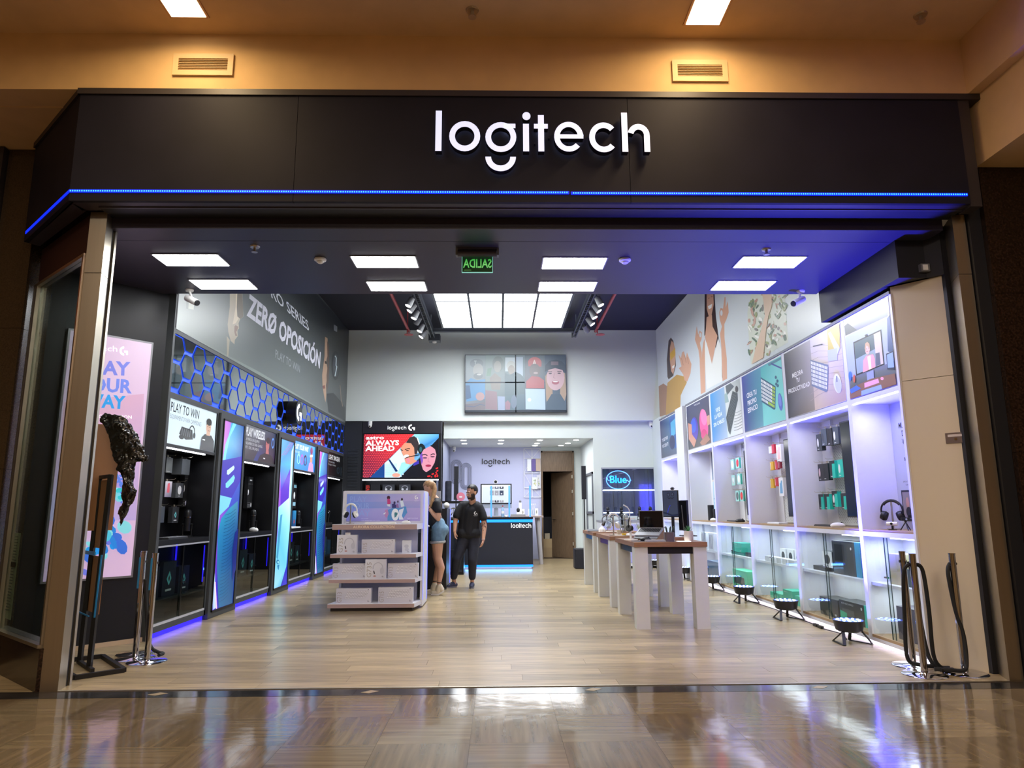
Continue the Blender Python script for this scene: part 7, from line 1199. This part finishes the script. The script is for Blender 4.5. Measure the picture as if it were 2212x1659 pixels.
# middle table things
t = thing('desk_lamp', 'slim white gooseneck lamp on the middle table', 'lamp', (1.90, 10.2, TT)); MB().cyl((0, 0, 0), (0, 0, .012), .06, n=24).build('base', wh, t, True, world=False); MB().tube([(0, 0, .01), (0, 0, .3), (-.005, 0, .36), (-.03, 0, .40)], .007).build('neck', wh, t, True, world=False); MB().bar((-.025, 0, .395), (-.085, 0, .43), .03, .014).build('head', wh, t, world=False)
mic(1.83, 10.15, TT, 1.05, 'silver microphone on the middle table', mat('mic_silver', (170, 178, 172), .35, .5))
headphones(1.66, 10.2, TT, 1.25, .4, 'pale blue and white headphones on a stand on the middle table', mat('pale_blue', (176, 190, 214), .4), wh)
t = thing('round_tray', 'round white tray with yellow puck on the middle table', 'tray', (1.73, 9.98, TT)); MB().cyl((-.02, 0, 0), (-.02, 0, .012), .075, n=28).build('tray', wh, t, True, world=False); MB().cyl((.035, -.03, .012), (.035, -.03, .036), .032, n=24).build('puck', mat('yellow_puck', (220, 180, 40), .5), t, True, world=False)
carton('cream_cup', 'cream square cup behind the yellow puck on the middle table', 'cup', 1.73, 1.78, 10.3, 10.35, TT, TT+.07, (226, 216, 190), 'y')
t = thing('potted_grass', 'yellow green grass tuft in a white pot on the middle table', 'plant', (2.08, 10.3, TT)); MB().lathe([(.035, 0), (.05, .03), (.052, .07), (.045, .07)]).build('pot', wh, t, True, world=False)
for k in range(26):
    a = k*2.4; r = .02+.012*(k % 3); x, y = r*math.cos(a), r*math.sin(a); MB().add([(x-.003, y, .06), (x+.003, y, .06), (x*1.7+.003, y*1.7, .12), (x*1.7-.003, y*1.7, .12), (x*2.3, y*2.3, .16+.01*(k % 4))], [(0, 1, 2, 3), (3, 2, 4)]).build('blade', mat('lime_blade', (170, 186, 96), .5), t, world=False)
laptop(2.18, 10.75, TT, -1.9, 'silver laptop seen from behind on the middle table', 1.8); keyboard(1.95, 9.92, TT, .3, .1, 0, 'pale keyboard near the front of the middle table', (220, 220, 222))
mouse(1.82, 9.86, TT, .5, 'white mouse at the front of the middle table', plasW)
# far table things
t = thing('tablet_case', 'dark tablet in a keyboard case on the farthest table', 'tablet', (1.6, 12.0, TT)); MB().box(-.09, .09, -.08, .08, 0, .01).build('base', plasG, t, world=False); MB().bar((-.0, -.05, .01), (0, .08, .035), .18, .006).build('cover', plasG, t, world=False)
t = thing('paper_house', 'small white folded dome on the farthest table', 'ornament', (1.72, 11.75, TT)); MB().lathe([(.06, 0), (.055, .04), (.03, .075), (.005, .085)], n=8).build('shell', wh, t, world=False)
mic(2.1, 11.9, TT, 1, 'black microphone at the middle of the farthest table'); headphones(1.9, 12.3, TT, 1.1, 0, 'grey headphones on a stand on the farthest table', plasG)
tag(MB().rbox(1.78, 1.96, 11.6, 11.75, TT, TT+.012, .01).build('white_pad', wh), 'flat white pad near the front of the farthest table', 'pad')
par(3.40, 15.4, 'tiny stage light at the far end before the back cabinet', 0)
# ============================================================ PEOPLE
def flesh(name, caps, m, parent, vox=.006, sm=4, ells=(), col=None):
    b = MB()
    for c in caps:
        pts = [Vector(p) for p in c[0]]; rs = list(c[1])
        # dense chain of spheres joined by tubes keeps limbs round
        for i in range(len(pts)-1):
            a, d, ra, rb_ = pts[i], pts[i+1], rs[i], rs[i+1]; b.tube([a, d], [ra, rb_], 14)
        for p_, r in zip(pts, rs): b.ell(p_, (r, r, r), 14, 10)
    for e in ells: b.ell(e[0], e[1], 18, 14, R=e[2] if len(e) > 2 else None)
    tmp = b.build('tmp', m, None); tmp.modifiers.new('r', 'REMESH').mode = 'VOXEL'; tmp.modifiers['r'].voxel_size = vox; s = tmp.modifiers.new('s', 'SMOOTH'); s.iterations = sm; s.factor = .5
    bpy.context.view_layer.update(); me = D.meshes.new_from_object(tmp.evaluated_get(bpy.context.evaluated_depsgraph_get())); D.objects.remove(tmp); me.name = name
    im = WM(parent).inverted(); me.transform(im); me.polygons.foreach_set('use_smooth', [True]*len(me.polygons)); me.update()
    me.materials.clear(); [me.materials.append(x) for x in (m if isinstance(m, (list, tuple)) else [m])]
    if col:
        me.polygons.foreach_set('material_index', [col(WM(parent)@p_.center) for p_ in me.polygons])
    o = D.objects.new(name, me); COL.objects.link(o); o.parent = parent; return o
def hand(w, d, side, n, s=1., curl=.5):
    """finger chains rooted in the palm: w wrist, d direction of the hand, side across the knuckles, n palm normal"""
    w, d, side, n = Vector(w), Vector(d).normalized(), Vector(side).normalized(), Vector(n).normalized(); C_ = []
    palm = [(w, w+d*.05*s, .024*s, .022*s)]
    C_.append(([w, w+d*.045*s+side*.012*s, w+d*.08*s+side*.02*s], [.022*s, .020*s, .014*s])); C_.append(([w, w+d*.045*s-side*.012*s, w+d*.08*s-side*.02*s], [.022*s, .020*s, .014*s]))
    for k, (o, l) in enumerate(((.03, .070), (.011, .080), (-.008, .074), (-.026, .058))):
        b = w+d*.08*s+side*o*s; k1 = b+(d*.9+n*.25*curl)*l*.42*s; k2 = k1+(d*(.9-.5*curl)+n*.9*curl)*l*.33*s; k3 = k2+(d*(.8-.8*curl)+n*1.1*curl)*l*.25*s
        C_.append(([b-d*.02*s, b, k1, k2, k3], [.010*s, .0098*s, .0088*s, .008*s, .007*s]))
    C_.append(([w+d*.02*s+side*.014*s, w+d*.045*s+side*.042*s+n*.008*s, w+d*.072*s+side*.05*s+n*.02*s, w+d*.092*s+side*.046*s+n*.03*s], [.014*s, .0115*s, .010*s, .008*s]))
    return C_
skinM = mat('skin_man', (204, 154, 126), .5, noise=.05, nscale=9); skinW = mat('skin_woman', (212, 164, 134), .5, noise=.04, nscale=9); hairB = mat('black_hair', (24, 20, 22), .5, noise=.4, nscale=60, bump=.3); beard = mat('dark_beard', (46, 32, 26), .7, noise=.3, nscale=80, bump=.2)
teeB = mat('black_tee', (20, 21, 28), .75, noise=.2, nscale=12, bump=.15); jean = mat('black_jeans', (40, 43, 58), .75, noise=.25, nscale=10, bump=.2); lipM = mat('lips', (150, 90, 80), .5); eyeM = mat('eye_dark', (26, 18, 18), .2); eyeW = mat('eye_white', (214, 206, 200), .3)
# ---- man, leaning forward, looking to the left
mn = thing('person', 'man in black t-shirt and black trousers leaning forward beside the woman', 'person', (-.6, 12.3, 0))
Yb = 12.3
hd = Vector((-.462, Yb-.10, 1.605)); fd = Vector((-.80, -.55, -.22)).normalized(); sd = Z_.cross(fd).normalized(); ud = fd.cross(sd).normalized()
RH = Matrix((sd, fd, ud)).transposed()   # local x across the face, y forward, z up
H = lambda x, y, z: tuple(hd+RH@Vector((x, y, z)))
caps = [([(-.45, Yb-.07, 1.50), (-.455, Yb-.01, 1.40), (-.47, Yb+.02, 1.30)], [.058, .060, .08]),
    ([(-.66, Yb-.02, 1.375), (-.715, Yb-.04, 1.24), (-.745, Yb-.06, 1.13), (-.752, Yb-.13, .95)], [.055, .050, .043, .028]), ([(-.31, Yb-.02, 1.345), (-.265, Yb-.03, 1.19), (-.245, Yb-.05, 1.03), (-.262, Yb-.13, .81)], [.056, .050, .043, .028]),
    ([(-.66, Yb-.02, 1.375), (-.48, Yb+.03, 1.36), (-.31, Yb-.02, 1.345)], [.055, .08, .056]), ([(-.49, Yb+.03, 1.33), (-.52, Yb+.05, 1.10), (-.53, Yb+.05, .92)], [.10, .11, .115]),
    ([(-.60, Yb+.05, .88), (-.72, Yb-.02, .49), (-.775, Yb+.12, .16), (-.765, Yb+.10, .06)], [.085, .056, .036, .036]), ([(-.45, Yb+.05, .88), (-.448, Yb-.03, .47), (-.455, Yb+.05, .16), (-.455, Yb+.03, .06)], [.085, .056, .036, .036])]
caps += hand((-.752, Yb-.13, .95), (.12, -.1, -1), (.2, 1, 0), (1, -.1, .1), .95, .45) + hand((-.262, Yb-.13, .81), (-.25, -.1, -1), (.2, -1, 0), (-1, 0, .1), .98, .6)
ells = [(hd+RH@Vector((0, -.015, .035)), (.078, .098, .098), RH), (hd+RH@Vector((0, .022, -.035)), (.060, .074, .085), RH), (hd+RH@Vector((0, .098, -.012)), (.012, .018, .024), RH), (hd+RH@Vector((0, .105, -.024)), (.017, .014, .011), RH), (hd+RH@Vector((.078, -.015, -.005)), (.009, .022, .033), RH), (hd+RH@Vector((-.078, -.015, -.005)), (.009, .022, .033), RH), (hd+RH@Vector((0, .07, -.10)), (.03, .026, .022), RH), (hd+RH@Vector((0, .075, .028)), (.056, .018, .012), RH)]
flesh('body', caps, [skinM], mn, .0055, 3, ells)
def headpiece(nm, m, c, r, cut, n=3, disp=.004, parent=mn, hd=hd, RH=RH, grow=0):
    bm = bmesh.new(); bmesh.ops.create_uvsphere(bm, u_segments=48, v_segments=32, radius=1)
    rmv = [f for f in bm.faces if not cut(f.calc_center_median())]; bmesh.ops.delete(bm, geom=rmv, context='FACES')
    for v in bm.verts:
        w = 1+disp*MN.noise(v.co*9)*6; v.co = RH@Vector((v.co.x*r[0]*w, v.co.y*r[1]*w, v.co.z*r[2]*w))+hd+RH@Vector(c)
    im = WM(parent).inverted(); me = D.meshes.new(nm); bm.to_mesh(me); bm.free(); me.transform(im); me.materials.append(m); me.polygons.foreach_set('use_smooth', [True]*len(me.polygons)); o = D.objects.new(nm, me); COL.objects.link(o); o.parent = parent
    s = o.modifiers.new('thick', 'SOLIDIFY'); s.thickness = .006; s.offset = 1; return o
headpiece('hair', hairB, (0, -.018, .042), (.084, .106, .106), lambda c: c.z > .52 or (c.y < .55 and c.z > .30) or (c.y < .12 and c.z > -.2) or (c.y < -.35 and c.z > -.6))
headpiece('beard', beard, (0, .020, -.036), (.071, .086, .096), lambda c: c.z < -.30 and c.y > -.35 or (-.32 <= c.z < .25 and abs(c.x) > .80 and c.y > -.4 and c.y < .45))
f_ = MB()
for sx in (-1, 1): f_.bar(H(sx*.016, .096, .022), H(sx*.046, .084, .026), .008, .006)
f_.build('eyebrows', hairB, mn)
for sx in (-1, 1): e = MB().ell(H(sx*.030, .084, .004), (.013, .008, .008), R=RH).build('eye', eyeW, mn, True); MB().ell(H(sx*.030, .091, .003), (.0065, .004, .0065), R=RH).build('pupil', eyeM, e, True)
MB().ell(H(0, .096, -.058), (.024, .008, .008), R=RH).build('mouth', lipM, mn, True)
MB().bar(H(-.022, .1, -.045), H(.022, .1, -.045), .008, .009).build('moustache', beard, mn)
# shirt: torso plus short sleeves, trousers
flesh('t_shirt', [([(-.635, Yb-.01, 1.385), (-.70, Yb-.035, 1.29), (-.722, Yb-.045, 1.215)], [.072, .068, .070]), ([(-.335, Yb-.01, 1.36), (-.285, Yb-.03, 1.26), (-.262, Yb-.04, 1.18)], [.074, .070, .070]), ([(-.64, Yb, 1.385), (-.48, Yb+.03, 1.40), (-.335, Yb, 1.36)], [.07, .082, .072]), ([(-.40, Yb-.0, 1.36), (-.43, Yb+.03, 1.10), (-.43, Yb+.04, .93)], [.11, .108, .105]), ([(-.575, Yb, 1.37), (-.59, Yb+.03, 1.10), (-.61, Yb+.04, .93)], [.105, .108, .105]), ([(-.49, Yb-.03, 1.30), (-.51, Yb-.0, 1.10), (-.52, Yb+.0, .94)], [.115, .118, .11]), ([(-.47, Yb, 1.425), (-.46, Yb+.02, 1.40)], [.066, .085]), ([(-.415, Yb+.02, .91), (-.61, Yb+.02, .91)], [.118, .118])], teeB, mn, .008, 6)
flesh('trousers', [([(-.60, Yb+.04, .93), (-.61, Yb+.04, .80), (-.72, Yb-.02, .49), (-.745, Yb+.05, .32), (-.775, Yb+.11, .185)], [.11, .115, .083, .072, .062]), ([(-.44, Yb+.04, .93), (-.43, Yb+.04, .80), (-.448, Yb-.03, .47), (-.452, Yb+.01, .32), (-.455, Yb+.045, .18)], [.11, .112, .083, .072, .062]), ([(-.44, Yb+.05, .90), (-.60, Yb+.05, .90)], [.115, .115])], jean, mn, .009, 5)
p = Pic((-.43, Yb-.165, 1.205), X_, Z_, .075, .085); p.gm((240, 240, 244), (.1, .28), (.9, .28), (.1, 1)); p.text('logitech', (230, 230, 234), (.08, .08), (.92, .08), (.08, .2)); p.build('shirt_emblem', PRINT, mn)
def shoe(nm, ankle, toe, m, sole, parent, h=.09, lift=0.):
    a, t_ = Vector(ankle), Vector(toe); d = (t_-a); d.z = 0; d = d.normalized(); heel = Vector((a.x, a.y, a.z))-d*.045
    s = Vector((-d.y, d.x, 0)); caps = [([heel+Vector((0, 0, .045)), a+Vector((0, 0, .055))+d*.02, t_*.5+a*.5+Vector((0, 0, .048)), t_-d*.03+Vector((0, 0, .034))], [.040, .046, .042, .032])]
    o = flesh(nm, caps, m, parent, .005, 3)
    pts = [(heel-d*.03+s*.0), (heel+s*.034), (a*.5+t_*.5+s*.040), (t_-d*.03+s*.038), (t_+d*.012), (t_-d*.03-s*.034), (a*.5+t_*.5-s*.034), (heel-s*.034)]
    n = len(pts); vs = [(q_.x, q_.y, q_.z) for q_ in pts]+[(q_.x, q_.y, q_.z+.026) for q_ in pts]; MB().add(vs, [tuple(range(n)), tuple(range(2*n-1, n-1, -1))]+[(i, i+n, (i+1) % n+n, (i+1) % n) for i in range(n)]).build('sole', sole, o)
    for k in range(4): c = a+d*(.055+.022*k)+Vector((0, 0, .088-.006*k)); MB().bar(tuple(c-s*.02), tuple(c+s*.02), .006, .006).build('lace', plasW if sole is not tan else wh, o)
    return o
shM = mat('navy_trainer', (52, 56, 82), .6, noise=.3, nscale=20); soG = mat('grey_sole', (130, 128, 136), .6)
shoe('shoe', (-.775, Yb+.10, .0), (-.87, Yb-.02, 0), shM, soG, mn); shoe('shoe', (-.455, Yb+.02, 0), (-.466, Yb-.17, 0), shM, soG, mn)
MB().tube([(-.262+.03*math.cos(a), Yb-.13+.03*math.sin(a), .822) for a in [2*PI*k/16 for k in range(16)]], .003, 6, closed=True).build('bracelet', plasW, mn)
tat = MB()
for k in range(16): 
    a = rf.uniform(0, 6.28); u = rf.random(); c = Vector((-.262+.018*u, Yb-.04-.03*(1-u), .93+.22*u)); r_ = .049-.006*(1-u); d = Vector((math.cos(a), -abs(math.sin(a)), 0)); tat.ell(c+d*r_*.90, (.009, .009, .014))
tat.build('tattoo', mat('tattoo_ink', (128, 98, 82), .6), mn, True, kind='stuff')
# ---- woman, side view facing left, on tiptoe
wm = thing('person', 'woman with blonde ponytail, black top and denim shorts leaning over the black island', 'person', (-1.0, 11.4, 0)); Y0 = 11.4
hd2 = Vector((-1.128, Y0, 1.655)); fd2 = Vector((-.90, .08, -.36)).normalized(); sd2 = Z_.cross(fd2).normalized(); ud2 = fd2.cross(sd2).normalized(); RW = Matrix((sd2, fd2, ud2)).transposed()
HW = lambda x, y, z: tuple(hd2+RW@Vector((x, y, z)))
caps = [([HW(0, -.03, -.06), (-1.065, Y0, 1.545), (-1.01, Y0, 1.47)], [.050, .048, .065]), ([(-1.0, Y0-.15, 1.42), (-1.02, Y0, 1.44), (-1.0, Y0+.15, 1.42)], [.05, .07, .05]), ([(-1.01, Y0, 1.42), (-1.02, Y0, 1.22), (-.975, Y0, 1.08)], [.09, .095, .10]),
    ([(-.985, Y0-.17, 1.41), (-.955, Y0-.20, 1.29), (-.955, Y0-.19, 1.175), (-1.03, Y0-.19, 1.255), (-1.11, Y0-.16, 1.35)], [.048, .044, .037, .036, .024]), ([(-.985, Y0+.17, 1.41), (-1.02, Y0+.19, 1.27), (-1.06, Y0+.17, 1.18), (-1.13, Y0+.10, 1.32), (-1.17, Y0+.05, 1.42)], [.048, .044, .037, .034, .024]),
    ([(-.955, Y0-.085, .95), (-.972, Y0-.09, .80), (-.962, Y0-.085, .575), (-.91, Y0-.08, .42), (-.938, Y0-.08, .19), (-.93, Y0-.08, .13)], [.105, .098, .064, .060, .036, .034]), ([(-.965, Y0+.085, .95), (-.985, Y0+.09, .80), (-1.0, Y0+.085, .58), (-.96, Y0+.09, .42), (-1.02, Y0+.09, .19), (-1.02, Y0+.09, .14)], [.105, .096, .062, .058, .036, .034])]
caps += hand((-1.11, Y0-.16, 1.35), (-.55, .15, 1), (.2, -1, .1), (-.8, .3, -.5), .85, .9)+hand((-1.17, Y0+.05, 1.42), (-.3, -.05, 1), (0, 1, 0), (-.9, 0, -.4), .85, .95)
ells = [(hd2+RW@Vector((0, -.015, .03)), (.072, .092, .092), RW), (hd2+RW@Vector((0, .03, -.035)), (.054, .066, .075), RW), (hd2+RW@Vector((0, .104, -.010)), (.010, .020, .016), RW), (hd2+RW@Vector((0, .078, -.085)), (.024, .024, .020), RW), (hd2+RW@Vector((.073, -.01, -.005)), (.008, .018, .028), RW), (hd2+RW@Vector((-.073, -.01, -.005)), (.008, .018, .028), RW)]
flesh('body', caps, [skinW], wm, .0055, 3, ells)
blond = mat('blonde_hair', (166, 128, 88), .45, noise=.35, nscale=14, bump=.35, stretch=(6, 6, 1)); 
headpiece('hair', blond, (0, -.02, .04), (.082, .104, .098), lambda c: c.z > .32 or (c.y < .25 and c.z > -.05) or (c.y < -.25 and c.z > -.6), parent=wm, hd=hd2, RH=RW)
flesh('ponytail', [([(-1.075, Y0, 1.755), (-1.045, Y0-.02, 1.72), (-1.03, Y0-.05, 1.64), (-1.045, Y0-.10, 1.54), (-1.065, Y0-.15, 1.44), (-1.08, Y0-.17, 1.36)], [.024, .034, .038, .036, .028, .012])], blond, wm, .006, 3)
MB().tube([(-1.078+.026*math.cos(a), Y0+.02*math.sin(a), 1.755+.02*math.cos(a)) for a in [2*PI*k/14 for k in range(14)]], .009, 8, closed=True).build('hair_tie', plasB, wm, True)
for sx in (-1, 1): MB().ell(HW(sx*.028, .082, .004), (.012, .007, .006), R=RW).build('eye', eyeM, wm, True)
MB().ell(HW(0, .094, -.05), (.020, .010, .009), R=RW).build('mouth', lipM, wm, True)
flesh('black_top', [([(-.985, Y0-.165, 1.415), (-.955, Y0-.195, 1.31)], [.062, .062]), ([(-.985, Y0+.165, 1.415), (-1.01, Y0+.19, 1.30)], [.062, .062]), ([(-.985, Y0-.12, 1.42), (-1.0, Y0, 1.45), (-.985, Y0+.12, 1.42)], [.068, .075, .068]), ([(-1.01, Y0-.08, 1.39), (-1.05, Y0-.07, 1.27), (-.975, Y0-.06, 1.08)], [.095, .10, .105]), ([(-1.01, Y0+.08, 1.39), (-1.05, Y0+.07, 1.27), (-.975, Y0+.06, 1.08)], [.095, .10, .105]), ([(-1.09, Y0, 1.30), (-1.09, Y0, 1.2), (-1.04, Y0, 1.09)], [.09, .085, .085])], teeB, wm, .008, 6)
den = mat('light_denim', (112, 146, 170), .8, noise=.16, nscale=16, bump=.3); cuff = mat('denim_cuff', (176, 178, 178), .8, noise=.15, nscale=30)
flesh('denim_shorts', [([(-.965, Y0-.07, 1.10), (-.945, Y0-.08, 1.0), (-.965, Y0-.09, .88)], [.105, .128, .113]), ([(-.97, Y0+.07, 1.10), (-.95, Y0+.08, 1.0), (-.975, Y0+.09, .88)], [.105, .128, .113]), ([(-.90, Y0-.06, 1.0), (-.90, Y0+.06, 1.0)], [.10, .10])], den, wm, .008, 5)
for s_, xx in ((-1, -.969), (1, -.982)):
    MB().tube([(xx+.108*math.cos(a), Y0+s_*.09+.104*math.sin(a), .815+.004*math.cos(a)) for a in [2*PI*k/24 for k in range(24)]], .022, 8, closed=True).build('cuff', cuff, wm, True)
MB().tube([(-1.10+.026*math.cos(a)*.8, Y0-.163+.026*math.sin(a), 1.338+.018*math.cos(a)) for a in [2*PI*k/14 for k in range(14)]], .005, 6, closed=True).build('wristband', plasB, wm, True)
cream = mat('cream_trainer', (222, 210, 184), .6); soW = mat('white_sole', (236, 232, 224), .6)
def tiptoe(y, xa, za, xt):
    xs_ = xa; a, t_ = Vector((xa, y, za)), Vector((xt, y, .03)); bx = Vector((xt+.075, y, .032))
    o = flesh('shoe', [([a+Vector((.035, 0, -.045)), a, (a+bx)*.5+Vector((0, 0, .018)), bx+Vector((0, 0, .012)), t_], [.042, .050, .050, .044, .036])], cream, wm, .005, 3)
    vs = []
    for w_ in (-1, 1): vs += [(a.x+.07, y+w_*.032, a.z-.085), (a.x+.075, y+w_*.032, a.z-.055), (bx.x+.01, y+w_*.04, .028), (xt-.03, y+w_*.034, .028), (xt-.032, y+w_*.034, .006), (bx.x+.01, y+w_*.04, .0)]
    MB().add(vs, [(0, 1, 2, 5), (2, 3, 4, 5), (6, 11, 8, 7), (8, 11, 10, 9), (0, 6, 7, 1), (1, 7, 8, 2), (2, 8, 9, 3), (3, 9, 10, 4), (4, 10, 11, 5), (5, 11, 6, 0)]).build('sole', soW, o)
    MB().tube([(xs_+.037*math.cos(b), y+.037*math.sin(b), a.z+.058) for b in [2*PI*k/16 for k in range(16)]], .007, 6, closed=True).build('sock', plasB, o, True)
tiptoe(Y0-.08, -.932, .135, -1.03); tiptoe(Y0+.09, -1.02, .14, -1.125)
